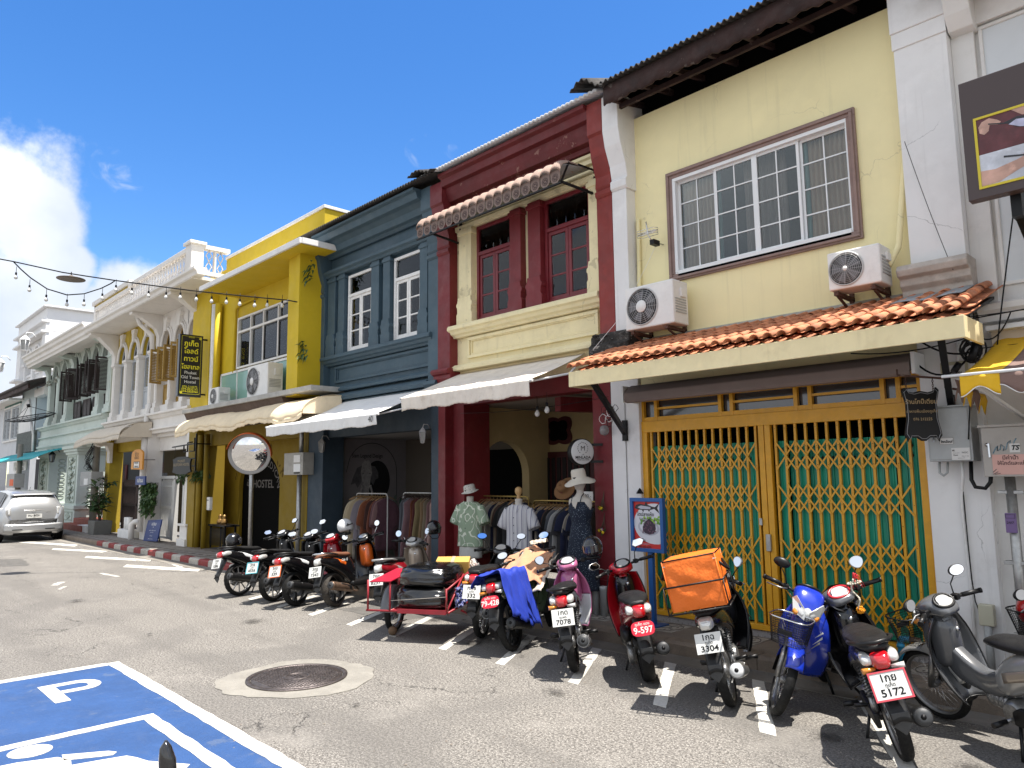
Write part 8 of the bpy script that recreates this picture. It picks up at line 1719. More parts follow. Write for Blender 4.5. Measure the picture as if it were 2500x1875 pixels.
 for s in(-1,1):
  hb=MB();hb.tube([(hx,s*.06,.965),(hx-.01,s*.15,.985),(hx-.06,s*.25,.99)],.013,n=8);B(hb,'handlebar',M_PLB if col!='beige' else M_CHR,st=2)
  gp=MB();gp.tube([(hx-.045,s*.22,.99),(hx-.10,s*.34,.985)],[.018,.018],n=10);gp.tube([(hx-.10,s*.34,.985),(hx-.108,s*.355,.984)],.020,n=10);gr=B(gp,'grip',M_PLB,st=2)
  lv=MB();lv.tube([(hx+.01,s*.17,.98),(hx+.035,s*.22,.975),(hx-.01,s*.33,.965)],.006,n=6);B(lv,'brake_lever',M_STEEL,st=2)
  sw=MB().box(hx-.045,s*.18-.02,.965,hx+.01,s*.18+.02,1.01);B(sw,'switch_box',M_PLB,st=2,bevel=.006)
  if mirrors[0 if s>0 else 1]:
   mt=mirrors[0 if s>0 else 1]
   e=Vector((hx-.02,s*(.27 if mt==1 else .30),1.165 if mt==1 else 1.09));ms=MB();ms.tube([(hx-.01,s*.18,1.0),(hx+.02,s*.215,1.07 if mt==1 else 1.03),tuple(e-Vector((-.025,0,.03)))],[.006,.005,.005],n=6);st_=B(ms,'mirror_stalk',M_PLB if not chrome_grab else M_CHR,st=2)
   mh_=MB();nn_=Vector((-1,-s*.25,.22+mirror_tilt)).normalized();u_=nn_.cross(Vector((0,0,1))).normalized();v_=u_.cross(nn_)
   shp={'oval':[(.068*math.cos(t),.042*math.sin(t)) for t in[2*math.pi*i/20 for i in range(20)]],'round':[(.05*math.cos(t),.05*math.sin(t)) for t in[2*math.pi*i/20 for i in range(20)]],
   'hex':[(-.07,-.012),(-.045,-.038),(.04,-.034),(.075,.005),(.045,.036),(-.04,.036)],'drop':[(.055*math.cos(t)*(1+.2*math.sin(t)),.05*math.sin(t)) for t in[2*math.pi*i/20 for i in range(20)]]}[mshape]
   if s<0:shp=[(-a_,b_) for a_,b_ in shp][::-1]
   fm=lambda k_,off:[tuple(e+u_*a_*k_+v_*b_*k_+nn_*off) for a_,b_ in shp]
   mh_.loft([fm(.35,-.035),fm(.8,-.025),fm(1,-.008),fm(1,.004),fm(.93,.006)],caps=True);mo=B(mh_,'mirror_shell',PT[mcol] if mcol else M_PLB,st=2)
   mg=MB();mg._add(fm(.90,.0075),[tuple(range(len(shp)))]);B(mg,'mirror_glass',M_MIR,mo,st=2,recalc=False)
 cb=MB()
 for s in(-1,1):cb.tube([(hx+.01,s*.17,.97),(hx+.09,s*.14,.96),(hx+.10,s*.06,.86),(hx+.06,s*.03,.7)],.004,n=5)
 B(cb,'control_cables',M_PLB,st=2)['kind']='stuff'
 # leg shield: curved shell
 zt,zb=(.86,.27) if not scooter else(.86,.24)
 def shf(off):
  def fn(u,v):
   y=(u-.5)*2;z=zb+(zt-zb)*v;hw_=(.125+.085*math.sin(math.pi*min(1,v*.95+.05))-.04*max(0,v-.8)*3) if not scooter else(.13+.085*math.sin(math.pi*min(1,v*.8+.12)))
   xx=hx+.075-.16*(1-v)**1.5*(1 if not scooter else .4)-.12*abs(y)**2.2+.045*math.sin(math.pi*v)
   return(xx+off,y*hw_,z)
  return fn
 f0=shf(0)
 if shield2:B(MB().sheet(lambda u,v:f0(u,.52+.48*v),24,12),'leg_shield',SH,solid=.012);B(MB().sheet(lambda u,v:f0(u,.515*v),24,10),'lower_leg_shield',PT[shield2],solid=.013)
 else:B(MB().sheet(f0,24,20),'leg_shield',SH,solid=.012)
 B(MB().tube([f0(1,v/16) for v in range(17)][::-1]+[f0(u/6,0) for u in range(5,0,-1)]+[f0(0,v/16) for v in range(17)],.007,n=6),'shield_edge',M_PLB if shield not in('pink',) else SH)
 if graphic:
  for k,(z0_,z1_,u0_) in enumerate(((.62,.50,.90),(.55,.42,.86),(.70,.60,.93))):
   for sd in(0,1):g_=MB();g_.sheet(lambda u,v:tuple(Vector(f0((u0_-.16*u) if sd else 1-(u0_-.16*u),(z0_+(z1_-z0_)*u-(zb if 0 else 0))+(.035*(1-u))*(v-.5)))+Vector((.0085,0,0))),8,2);B(g_,'white_slash',PT['white'] if k!=1 else PT['silver'])
 fr_=MB();bodyloft(fr_,[(hx-.06,.68,.05,.18),(hx+.03,.70,.075,.20),(hx+.10,.69,.085,.17),(hx+.16,.66,.06,.11),(hx+.18,.64,.02,.05)],p=3.2);B(fr_,'front_cowl',C_ if not inner else SH)
 ip=MB();bodyloft(ip,[(hx-.09,.66,.04,.13),(hx-.04,.67,.10,.18),(hx+.03,.66,.115,.19)],p=3.6);ipo=B(ip,'inner_cover',IN)
 ky_=MB().lathe([(0,0),(.016,0),(.016,.008),(0,.009)],(hx-.09,-.035,.76),(-1,0,.2),n=14);B(ky_,'key_switch',M_CHR,ipo)
 if scooter:
  bodyloft(MB(),[(0,0,1,1),(1,0,1,1)]) if 0 else None
  fl=MB();bodyloft(fl,[(.34,.28,.13,.045),(.5,.27,.15,.05),(.75,.27,.15,.05),(hx+.02,.30,.12,.06)],p=5);B(fl,'footboard',M_PLB if col!='white' else C2)
  sidep=MB();bodyloft(sidep,[(-.36,.70,.03,.02),(-.30,.69,.075,.055),(-.14,.66,.12,.10),(.05,.62,.145,.15),(.25,.55,.15,.21),(.38,.48,.14,.22),(.46,.42,.10,.17)],p=2.6);bo=B(sidep,'body',C_)
  st_=MB();bodyloft(st_,[(-.30,.755,.06,.02),(-.15,.765,.115,.035),(.05,.755,.135,.045),(.22,.735,.135,.045),(.36,.73,.11,.04),(.44,.715,.06,.025)],p=2.5);B(st_,'seat',SE)
  stripe_=MB()
  for s in(-1,1):
   bodyloft(stripe_,[(-.28,.70,.012,.022),(-.12,.68,.012,.04),(.06,.62,.012,.05),(.24,.55,.012,.04),(.36,.47,.01,.02)],yc=s*.0,k=3) if 0 else None
   stripe_.sheet(lambda u,v:((-.26+.60*u),s*(.155-.05*abs(u-.62)*1.6-.042*(1-u)**3),.725-.20*u**1.4-.055*(v-.5)*(1-.4*abs(u-.5))),14,3)
  B(stripe_,'side_panel',C2,solid=.006)
  en=MB();en.lathe([(0,-.06),(.10,-.06),(.11,-.03),(.11,.05),(0,.06)],(.30,.06,.27),(0,1,0),n=20);en.bar((.32,.10,.28),(0,.10,.25),.05,.13);en.lathe([(0,-.02),(.09,-.02),(.09,.03),(0,.03)],(0.02,.115,.255),(0,1,0),n=20);B(en,'engine',M_ALLOY,bevel=.008)
  ac_=MB();bodyloft(ac_,[(-.08,.42,.02,.03),(-.02,.43,.04,.055),(.16,.43,.045,.065),(.26,.40,.03,.05)],p=4,yc=.13);B(ac_,'air_filter_box',M_PLB)
 else:
  tb=MB();bodyloft(tb,[(-.34,.745,.035,.022),(-.28,.735,.085,.05),(-.12,.71,.118,.085),(.1,.675,.128,.115),(.3,.60,.12,.14),(.46,.52,.09,.13),(.56,.47,.05,.08)],p=2.5);bo=B(tb,'body',C_)
  sp_=MB()
  for s in(-1,1):sp_.sheet(lambda u,v:((-.24+.66*u),s*(.140-.035*abs(u-.5)*1.3-.05*(1-u)**3),.745-.19*u**1.2-.07*(v-.5)),14,3)
  B(sp_,'side_panel',C2,solid=.006)
  st_=MB();bodyloft(st_,[(-.31,.80,.065,.022),(-.18,.81,.11,.034),(.02,.80,.125,.042),(.16,.782,.13,.042),(.34,.77,.115,.042),(.5,.765,.085,.036),(.58,.75,.045,.02)],p=2.5);B(st_,'seat',SE)
  tn=MB();bodyloft(tn,[(hx+.0,.60,.055,.13),(hx-.08,.52,.06,.12),(.72,.45,.055,.085),(.60,.44,.055,.085),(.46,.50,.06,.10)],p=4);B(tn,'centre_tunnel',SH if shield not in('pink','white') else M_PLB)
  en=MB();en.lathe([(0,-.09),(.075,-.09),(.085,-.06),(.085,.07),(.07,.10),(0,.10)],(.44,0,.30),(0,1,0),n=20);en.lathe([(.055,0),(.06,.02),(.052,.03),(.06,.05),(.052,.06),(.06,.08),(.052,.09),(.06,.11),(.045,.16)],(.52,0,.32),(1,0,.12),n=16);en.box(.34,-.07,.22,.52,.07,.30);B(en,'engine',M_ALLOY,bevel=.006)
  cc=MB();cc.prism([(-.06,r-.05),(-.06,r+.05),(.1,r+.055),(.36,r+.09),(.42,r+.05),(.42,r-.04),(.2,r-.05)],lambda u,v,w_:(u,.085+w_,v),.035);B(cc,'chain_case',M_PLB if col!='grey' else PT['beige'],bevel=.012)
  for s in(-1,1):sa_=MB();sa_.bar((0,s*(w/2+.03),r),(.40,s*(w/2+.03),r+.03),.022,.035);B(sa_,'swing_arm',M_PLB if s>0 else M_STEEL)
  fp_=MB();fp_.tube([(.46,-.22,.26),(.46,.22,.26)],.012,n=6)
  B(fp_,'footpeg_bar',M_STEEL);
  for s in(-1,1):fg=MB();fg.tube([(.46,s*.14,.26),(.46,s*.25,.265)],.019,n=8);B(fg,'footpeg',M_PLB);fg=MB();fg.tube([(.14,s*.10,.33),(.14,s*.20,.345)],.014,n=8);B(fg,'rear_footpeg',M_PLB)
  # shocks
 for s in((-1,1) if not scooter else(1,)):
  a=Vector((0.01,s*(w/2+.055),r+.04));b=Vector((.10,s*(w/2+.05),.64));sk=MB();sk.tube([tuple(a),tuple(b)],.012,n=8);sk.tube([tuple(a),tuple(a.lerp(b,.3))],.019,n=8);so2=B(sk,'shock_absorber',M_STEEL)
  pr_=[]
  d=(b-a).normalized();u_=d.cross(Vector((0,1,0))).normalized();v_=d.cross(u_)
  for i in range(91):t=i/90;pr_.append(tuple(a.lerp(b,.26+.62*t)+(u_*math.cos(t*10*6.283)+v_*math.sin(t*10*6.283))*.024))
  cs=MB();cs.tube(pr_,.0045,n=5);B(cs,'spring',M_PLG if exh!='chrome' else M_CHR,so2,recalc=False)
  # exhaust on the right
 EM={'black':M_PLB,'chrome':M_CHR,'steel':M_STEEL,'rust':mat('scorched_steel',(.20,.13,.09),rough=.5,metal=.7,var=.4,vs=20,obj=True)}[exh]
 ex=MB();y_=-(w/2+.085);x1_=-.27*exh_len;ex.tube([(.50,-.04,.25),(.52,-.08,.17),(.40,y_+.02,.16),(.26,y_,.20)],.014,n=8);e0=B(ex,'exhaust_pipe',M_STEEL if exh!='rust' else EM)
 ex=MB();ex.tube([(.28,y_,.20),(.24,y_,.21),(.12,y_-.01,.25),(x1_,y_-.02,.33),(x1_-.02,y_-.02,.335)],[.018,.046,.059,.063,.058],n=20);so3=B(ex,'silencer',EM)
 ex=MB();dd_=Vector((x1_-.10,-.01,.33+.07-.33)).normalized();ex.lathe([(.015,-.004),(.02,.0),(.054,.001),(.052,.008),(.022,.012),(.015,.012)],(x1_-.021,y_-.02,.336),(-.9,0,.25),n=18);B(ex,'end_cap',PT[exhcap] if exhcap else M_PLG,so3)
 ex=MB();ex.lathe([(0,.0),(.017,.0),(0,.001)],(x1_-.034,y_-.02,.339),(-.9,0,.25),n=12);B(ex,'outlet',M_BLACK,so3)
 ex=MB();ex.sheet(lambda u,v:(.18-.26*u,y_-.062-.006*math.sin(v*3.1),.235+.075*u+.06*(v-.5)),8,4);B(ex,'heat_shield',M_PLB if exh!='steel' else M_CHR,so3,solid=.003)
 # tail lamp, rail, plate
 tz=.70 if scooter else .735;tx=-.345
 tl=MB();bodyloft(tl,[(tx+.10,tz,.07,.05),(tx+.03,tz-.008,.062,.05),(tx-.012,tz-.018,.045,.042),(tx-.03,tz-.026,.028,.022)],p=3.4);tlo=B(tl,'tail_lamp',M_RLENS if tail=='red' else M_CLENS)
 if tail=='red':
  for s in(-1,1):il=MB();bodyloft(il,[(tx+.16,tz+.005,.03,.03),(tx+.08,tz+.002,.042,.036),(tx+.03,tz-.004,.036,.03),(tx+.008,tz-.008,.02,.016)],yc=s*.078,p=3);B(il,'indicator',M_CLENS,tlo)
 else:il=MB();bodyloft(il,[(tx+.05,tz,.05,.03),(tx-.0,tz-.01,.035,.02),(tx-.025,tz-.014,.012,.008)]);B(il,'red_core',M_RLENS,tlo)
 if hug:
  gr_=MB();gr_.tube([(.02,.125,tz+.055),(-.15,.135,tz+.085),(-.29,.09,tz+.10),(-.345,0,tz+.105),(-.29,-.09,tz+.10),(-.15,-.135,tz+.085),(.02,-.125,tz+.055)],.014,n=8);B(gr_,'grab_rail',PT[grabcol] if grabcol else(M_CHR if chrome_grab else M_PLB))
 rf=MB();bodyloft(rf,[(0,0,1,1),(1,1,1,1)]) if 0 else None
 rf.sheet(lambda u,v:(-.22-.20*v,(u-.5)*(.15-.04*v),tz-.05-.33*v+.0*u+.02*math.cos((u-.5)*3)),6,8);mgd=B(rf,'rear_mudguard',M_PLB,solid=.012)
 fl=MB();fl.prism([(-.05,0),(.05,0),(.055,-.08),(0,-.14),(-.055,-.08)],lambda u,v,w_:(-.405+.02*v/-.14*0-w_+v*.15*-1*.3,u,tz-.31+v),.008);B(fl,'rubber_flap',M_PLG,mgd,bevel=.003)
 pz=tz-.145;pw,ph=.104,.078
 ctr=Vector((-.405,0,pz));rt=Vector((0,-1,0));up=Vector((-.32,0,1)).normalized()*-1 if 0 else Vector((.36,0,1)).normalized();nn=rt.cross(up)
 def PQ(u,v,d_=0.):return tuple(ctr+rt*u+up*v+nn*d_)
 if platecol=='w':shp=[(-pw,-ph),(pw,-ph),(pw,ph),(-pw,ph)]
 else:shp=[(pw*math.copysign(abs(math.cos(t))**.5,math.cos(t)),ph*.82*math.copysign(abs(math.sin(t))**.7,math.sin(t))) for t in[2*math.pi*i/28 for i in range(28)]]
 pb=MB();pb.prism(shp,PQ,.003);po_=B(pb,'number_plate',M_PLATE if platecol=='w' else M_PLATER,bevel=.001)
 if pframe:
  pf=MB();t_=.010
  for u0,v0,u1,v1 in((-pw-t_,-ph-t_,pw+t_,-ph),(-pw-t_,ph,pw+t_,ph+t_),(-pw-t_,-ph,-pw,ph),(pw,-ph,pw+t_,ph)):
   pf.prism([(u0,v0),(u1,v0),(u1,v1),(u0,v1)],lambda a_,b_,c_:PQ(a_,b_,c_-.002),.009)
  B(pf,'plate_frame',PT[pframe] if pframe in PT else mat('plate_frame_'+pframe,{'cyan':(.10,.42,.50),'rose':(.50,.06,.08)}[pframe],rough=.4),po_)
 tx_=MB()
 if platecol=='w':
  text(tx_,plate[0],PQ(0,ph*.55,.0032),rt,up,.062,bold=.02);text(tx_,prov,PQ(0,ph*.02,.0032),rt,up,.030,bold=.01);text(tx_,plate[1],PQ(0,-ph*.55,.0032),rt,up,.062,bold=.02,sx=1.15)
  tx_.build('plate_number',M_BLACK,po_,recalc=False)
 else:
  text(tx_,plate[0],PQ(0,ph*.48,.0032),rt,up,.032,bold=.01);text(tx_,plate[1],PQ(0,-ph*.20,.0032),rt,up,.078,bold=.02,sx=.95);tx_.build('plate_number',M_PLATE,po_,recalc=False)
 if indic and tail!='retro':
  for s in(-1,1):ib=MB();ib.tube([(-.33,s*.05,tz-.055),(-.345,s*.13,tz-.055)],[.012,.020],n=8);B(ib,'rear_indicator',M_ALENS if s>0 else M_CLENS) if not scooter else None
  # side stand
 ss=MB();sth=abs(lean);ss.tube([(.42,.07,.24),(.36,.20,-.20*math.sin(R(sth))*0-.035)],.012,n=6);ss.box(.33,.18,-.045,.40,.23,-.035);B(ss,'side_stand',M_PLB)
 if stickers:
  for b_,(x_,z_),s_,cm in stickers:
   for sd in(-1,1):
    tt=MB();yy=.152 if not scooter else .165
    text(tt,b_,(x_,sd*yy,z_),(sd*-1,0,0) if sd>0 else(1,0,0),(0,0,1),s_,bold=.02,shear=.25);tt.build('badge',PT[cm],root,recalc=False)
 if basket:
  bk=empty('wire_basket',(0,0,0),local=True);bk.parent=root
  def bs_(u,v):  # u around, v up
   t=2*math.pi*u;s2=.8+.2*v;x_=.13*math.copysign(abs(math.cos(t))**.55,math.cos(t))*s2;y__=.155*math.copysign(abs(math.sin(t))**.45,math.sin(t))*s2
   return(hx+.31+x_+.02*v,y__,.60+.20*v)
  wr=MB()
  for k in range(12):wr.tube([bs_(i/44,k/11) for i in range(44)],.0019,n=3,closed=True)
  for k in range(46):wr.tube([bs_(k/46,v/4) for v in range(5)],.0019,n=3)
  for k in range(12):wr.tube([(hx+.19+.24*k/11,-.12,.602),(hx+.19+.24*k/11,.12,.602)],.0016,n=3)
  B(wr,'mesh',M_PLB,bk,recalc=False)
  wr=MB();wr.tube([bs_(i/44,1.02) for i in range(44)],.006,n=6,closed=True);B(wr,'basket_rim',M_CHR if basket=='chrome' else M_PLB,bk)
  wr=MB();wr.bar((hx+.19,0,.74),(hx+.10,0,.72),.08,.01);B(wr,'bracket',M_STEEL,bk);wr=MB();wr.prism([(-.05,-.02),(.05,-.02),(.05,.02),(-.05,.02)],lambda u,v,w_:(hx+.435+w_,u,.70+v),.004);B(wr,'name_tag',M_BLACK,bk)
 return root
def on_bike(root,o,local):
 """a separate thing standing on or hanging from a motorcycle: placed in the world where it rests"""
 o.matrix_basis=root.matrix_basis@local
def helmet(root,local,label,m,visor=True,stripe_=None,open_face=False):
 h=empty('helmet',(0,0,0),label,'helmet',local=True);hb=MB()
 hb.loft([[(.115*math.cos(t)*k*1.12+sx_,.105*math.sin(t)*k,z) for t in[2*math.pi*i/28 for i in range(28)]] for z,k,sx_ in((-.085,.80,-.01),(-.07,.93,-.005),(-.03,1.02,0),(.01,1.04,0),(.05,.97,0),(.08,.82,0),(.105,.58,0),(.12,.30,0),(.125,.02,0))]);hb.build('shell',m,h)
 if open_face:
  hb=MB();hb.sheet(lambda u,v:(.11*math.cos((u-.5)*2.2)*1.1+.055*v,.108*math.sin((u-.5)*2.2),-.005-.012*v),16,3);hb.build('peak',m,h,solid=.004)
 if visor:
  vb=MB();vb.sheet(lambda u,v:(.121*math.cos((u-.5)*2.7)*1.10,.113*math.sin((u-.5)*2.7),-.06+.095*v+.0*u) if 1 else 0,24,8);vb.build('visor',mat('smoked_visor',(.02,.02,.025),rough=.05,coat=.8),h,solid=.003)
 for s in(-1,1):MB().lathe([(0,0),(.018,0),(.016,.006),(0,.007)],(.02,s*.112,.0),(0,s,0),n=12).build('pivot',M_PLG,h)
 MB().tube([(-.02,.09,-.08),(0,.05,-.15),(0,-.04,-.15),(-.02,-.09,-.08)],.006,n=5).build('strap',M_PLB,h)
 if stripe_:
  for s in(-1,1):sb=MB();sb.sheet(lambda u,v:(.122*math.cos(s*(1.2+1.5*u))*1.10,.110*math.sin(s*(1.2+1.5*u)),-.03+.045*u+.02*v),12,2);sb.build('stripe',stripe_,h,solid=.002)
 on_bike(root,h,local);return h
T_=Matrix.Translation
b1=bike('scooter','white and black scooter with thin multi spoke wheels, last of the row towards the mirror',(-11.34,4.99),103,scooter=True,col='black',col2='white',shield='black',wheel='multi',rimm=M_STEEL,plate=('1กจ','1086'),lean=-8,mshape='hex',mirrors=(2,1),exh='black',r=.265,tw=.10,stickers=None)
b2=bike('scooter','black scooter with cyan framed number plate',(-10.47,5.12),112,scooter=True,col='black',col2='char',shield='black',wheel='multi',rimm=M_STEEL,plate=('3กธ','4556'),pframe='cyan',lean=-7,mshape='hex',mirrors=(2,1),mcol='silver',r=.265,tw=.10)
b3=bike('scooter','white black and red scooter with orange framed plate and red handlebar cover',(-9.83,5.16),112,scooter=True,col='black',col2='white',shield='red',inner='dred',headcol='red',wheel='star',plate=('3กง','539'),pframe='orange',lean=-8,mshape='oval',mirrors=(1,2),exh='black',r=.255,tw=.105)
b4=bike('scooter','black and orange retro scooter with brown seat and dusty tyres',(-9.35,5.50),115,scooter=True,col='black',col2='orange',shield='black',inner='orange',seat='brown',wheel='star',tyre=M_TYRED,plate=('3กฐ','7343'),lean=-9,mshape='round',mirrors=(2,1),exh='rust',chrome_grab=True,tail='retro',r=.25,tw=.11,stickers=[('Club 12',(.12,.66),.05,'white')])
b5=bike('scooter','champagne scooter with chrome mirrors and red and white tail, plate ending 8237',(-8.14,5.62),121,scooter=True,col='dred',col2='silver',shield='beige',inner='beige',headcol='silver',wheel='star',plate=('7กย','8237'),prov='นครศรี',lean=-6,steer=-20,mshape='round',mirrors=(2,1),chrome_grab=True,tail='retro',mcol='silver',grabcol='silver')
b6=bike('motorcycle','black sidecar motorcycle with square red tail lamp and worn plate 332',(-6.37,5.60),122,col='black',shield='black',wheel='spoke',rimm=M_STEEL,plate=('กกธ','332'),lean=0,steer=0,mshape='oval',mirrors=(1,1),exh='steel',hug=False,dash=True,mirror_tilt=.3)
b7=bike('motorcycle','sage green motorcycle draped with blue jacket, red plate 79-428',(-5.66,5.42),115,col='green',col2='green',shield='green',wheel='alloy',plate=('ภูเก็ต แดง','79-428'),platecol='r',lean=-11,steer=20,mshape='oval',mirrors=(2,1),exh='black',hug=False)
b8=bike('motorcycle','pink and white step-through motorcycle with black seat, plate 7078',(-4.68,5.26),128,col='black',col2='char',shield='pink',inner='pink',headcol='pink',fcol='white',shield2='white',wheel='alloy',plate=('1กด','7078'),prov='ชุมพร',pframe=None,lean=-8,steer=12,mshape='drop',mirrors=(2,0),exh='steel',stickers=[('115i',(.18,.66),.06,'grey')])
b9=bike('scooter','red and black scooter with red plate 9-597',(-4.02,5.48),133,scooter=True,col='dred',col2='red',shield='red',inner='black',headcol='red',wheel='alloy',plate=('ภูเก็ต แดง','9-597'),platecol='r',lean=-9,steer=22,mshape='hex',mirrors=(2,1),mcol='silver',exh='black',r=.265,tw=.105,hug=False)
b10=bike('motorcycle','black delivery motorcycle carrying an orange box, plate 3304',(-3.13,5.34),115,col='black',col2='black',shield='black',headcol='white',wheel='spoke',rimm=M_STEEL,plate=('1กฉ','3304'),lean=-12,steer=-34,mshape='drop',mirrors=(0,1),mcol='silver',exh='steel',exhcap='white',tail='retro',hug=False)
b11=bike('motorcycle','blue motorcycle facing the road with wire basket and spoked front wheel',(-2.90,6.50),277,col='blue',col2='blue',shield='blue',inner='black',headcol='blue',wheel='spoke',rimm=M_STEEL,disc=True,plate=('1กข','2211'),lean=-12,steer=26,mshape='oval',mirrors=(0,1),basket='chrome',graphic=True,stickers=[('Fi',(.72,.50),.07,'silver')])
b12=bike('motorcycle','black and red motorcycle with rose framed plate 5172 and flower garland',(-1.81,5.13),121,col='black',col2='char',shield='black',inner='black',headcol='grey',wheel='spoke',rimm=M_STEEL,plate=('1กย','5172'),pframe='rose',lean=-14,steer=22,mshape='drop',mirrors=(2,1),mcol='silver',exh='black',rimcol='red')
b13=bike('motorcycle','grey motorcycle with black seat, front basket and Grande lettering',(-.90,5.55),150,col='silver',col2='beige',shield='grey',inner='grey',headcol='grey',fcol='silver',wheel='spoke',rimm=M_STEEL,plate=('กขต','882'),lean=-12,steer=10,mshape='oval',mirrors=(2,1),basket=True,exh='steel',exhcap=None,stickers=[('GRANDE',(.02,.70),.055,'orange')])
b14=bike('motorcycle','blue motorcycle with basket cut off by the edge of the picture',(-.50,6.05),135,col='blue',col2='blue',shield='blue',inner='grey',headcol='blue',wheel='spoke',plate=('1กร','7401'),lean=-8,steer=10,mshape='oval',mirrors=(2,1),basket=True)
helmet(b1,T_((-.06,0,.90)),'black visor helmet resting on the white and black scooter seat',PT['black'])
helmet(b3,T_((.98,-.28,1.09))@Matrix.Rotation(R(160),4,'Z')@Matrix.Rotation(R(10),4,'X'),'white and grey striped helmet hung on the red handlebar',PT['white'],visor=False,stripe_=PT['grey'])
helmet(b5,T_((.98,-.34,1.10))@Matrix.Rotation(R(-160),4,'Z'),'black open face helmet with peak hung on the champagne scooter',PT['black'],visor=False,open_face=True)
helmet(b8,T_((.97,-.31,1.07))@Matrix.Rotation(R(170),4,'Z'),'black helmet hung on the pink and white motorcycle',PT['char'])
helmet(b14,T_((1.27,0,.78)),'glossy red helmet lying in the basket of the blue motorcycle',PT['red'],visor=False)

# ================================================================== SIDECAR, LOADS, CAR
M_SRED=mat('sidecar_red_paint',(.30,.018,.028),rough=.5,var=.2,vs=9,obj=True,dirt=.35,dirtcol=(.12,.05,.04))
sc_=empty('sidecar_frame',(0,0,0),local=True);sc_.parent=b6
def tb_(n_,pts,r_=.011,m_=M_SRED,par=sc_):return MB().tube(pts,r_,n=7).build(n_,m_,par)
add_wheel(sc_,.115,.255,.075,'spoke',M=T_((0,1.166,0)),tyre=M_TYRE,rimm=M_STEEL,name='sidecar_wheel')
mb=MB();mb.sheet(lambda u,v:(.115+.30*math.cos(R(5+170*u)),1.10+.13*v,.255+.31*math.sin(R(5+170*u))),24,3);mb.sheet(lambda u,v:(.115+.30*v*math.cos(R(180*u)),1.09,.255+.31*v*math.sin(R(180*u))),24,3);mb.build('round_fender',mat('grey_fender',(.16,.17,.18),rough=.4,obj=True,var=.1),sc_,solid=.006)
mb=MB();mb._add([(-.45,.98,.70),(.55,1.02,.735),(.52,1.32,.72),(-.42,1.26,.685),(-.45,.98,.685),(.55,1.02,.72),(.52,1.32,.705),(-.42,1.26,.67)],[(0,1,2,3),(7,6,5,4),(0,4,5,1),(1,5,6,2),(2,6,7,3),(3,7,4,0)]);mb.build('flap_board',mat('cherry_red_sheet',(.40,.012,.035),rough=.4),sc_,bevel=.004)
mb=MB();mb.box(-.41,.28,.345,.60,1.0,.355);mb.build('tray_floor',M_SRED,sc_)
for k,(a,b_) in enumerate((((-.42,.26,.35),(-.42,1.30,.35)),((.60,.26,.35),(.60,1.30,.35)),((-.42,.28,.35),(.60,.28,.35)),((-.42,1.0,.35),(.60,1.0,.35)),((-.42,1.28,.35),(-.42,1.28,.70)),((-.42,1.0,.35),(-.42,1.0,.70)),((.55,1.3,.35),(.55,1.3,.70)),((-.42,.30,.35),(-.42,.30,.62)),((-.42,.30,.60),(.55,.26,.75)),((.60,.28,.35),(.60,.28,.78)),((-.40,.29,.38),(.10,.26,.72)),((-.10,.28,.36),(.30,.26,.72)),((.2,.28,.36),(.58,.26,.60)))):tb_('frame_tube',[a,b_],.012)
for a,b_,c in(((.30,.28,.30),(.32,.15,.22),(.30,.05,.24)),((.05,.28,.30),(.05,.18,.26),(.02,.07,.29)),((.50,.28,.5),(.48,.18,.50),(.45,.06,.48))):tb_('coupling_arm',[a,b_,c],.014)
mb=MB();mb.bar((-.43,.9,.355),(-.43,.3,.355),.02,.05);mb.build('rear_bar',M_SRED,sc_)
mb=MB()
for k in range(7):mb.tube([(-.44,.98,.47),(-.44,.3,.53)],.004,n=5) if k==0 else None
mb.build('rope',mat('grey_rope',(.22,.2,.18),rough=.9),sc_)
mb=MB();
for k in range(13):c=Vector((-.43,.32-.004*k,.62-.024*k));mb.tube([tuple(c+Vector((.006*math.cos(t) if k%2 else 0,0 if k%2 else .007*math.cos(t),.014*math.sin(t)))) for t in[2*math.pi*i/8 for i in range(8)]],.003,n=4,closed=True)
mb.build('chain',M_RUST,sc_,recalc=False)['kind']='stuff'
# black rubbish bags
def lump(name,label,cat,m,secs,root,local,seed,amp=.018,freq=9):
 import mathutils
 o=empty(name,(0,0,0),label,cat,local=True);mb=MB();rings=[]
 for z,x,hx_,hy_ in smooth_secs(secs,5):
  rg=[]
  for i in range(64):
   t=2*math.pi*i/64;c,s=math.cos(t),math.sin(t);p=Vector((x+hx_*math.copysign(abs(c)**.62,c),hy_*math.copysign(abs(s)**.62,s),z))
   q=p*freq+Vector((seed,0,0));w1=1-abs(mathutils.noise.noise(Vector((q.x*.7,q.y*.7,q.z*2.6))))*2;w2=1-abs(mathutils.noise.noise(Vector((q.x*1.8,q.y*1.8,q.z*4.5))))*2
   nn_=Vector((c,s,.2));rg.append(tuple(p+nn_*(amp*(w1-.4)+amp*.45*(w2-.4))))
  rings.append(rg)
 mb.loft(rings);mb.build('bag',m,o);on_bike(root,o,local);return o
M_BAG=mat('black_bin_liner',(.004,.004,.0045),rough=.2,coat=.3,spec=.7)
lump('rubbish_bag','shiny black rubbish bag on the sidecar tray, lower of two','rubbish bag',M_BAG,[(0,0,.34,.30),(.03,0,.40,.34),(.10,0,.43,.36),(.18,0,.42,.36),(.245,0,.36,.31),(.26,0,.22,.2)],b6,T_((.02,.64,.355)),3)
lump('rubbish_bag','shiny black rubbish bag on the sidecar tray, upper of two','rubbish bag',M_BAG,[(0,0,.30,.28),(.03,0,.38,.33),(.09,0,.41,.34),(.17,0,.40,.33),(.225,0,.34,.29),(.245,0,.22,.2)],b6,T_((.04,.64,.60)),11)
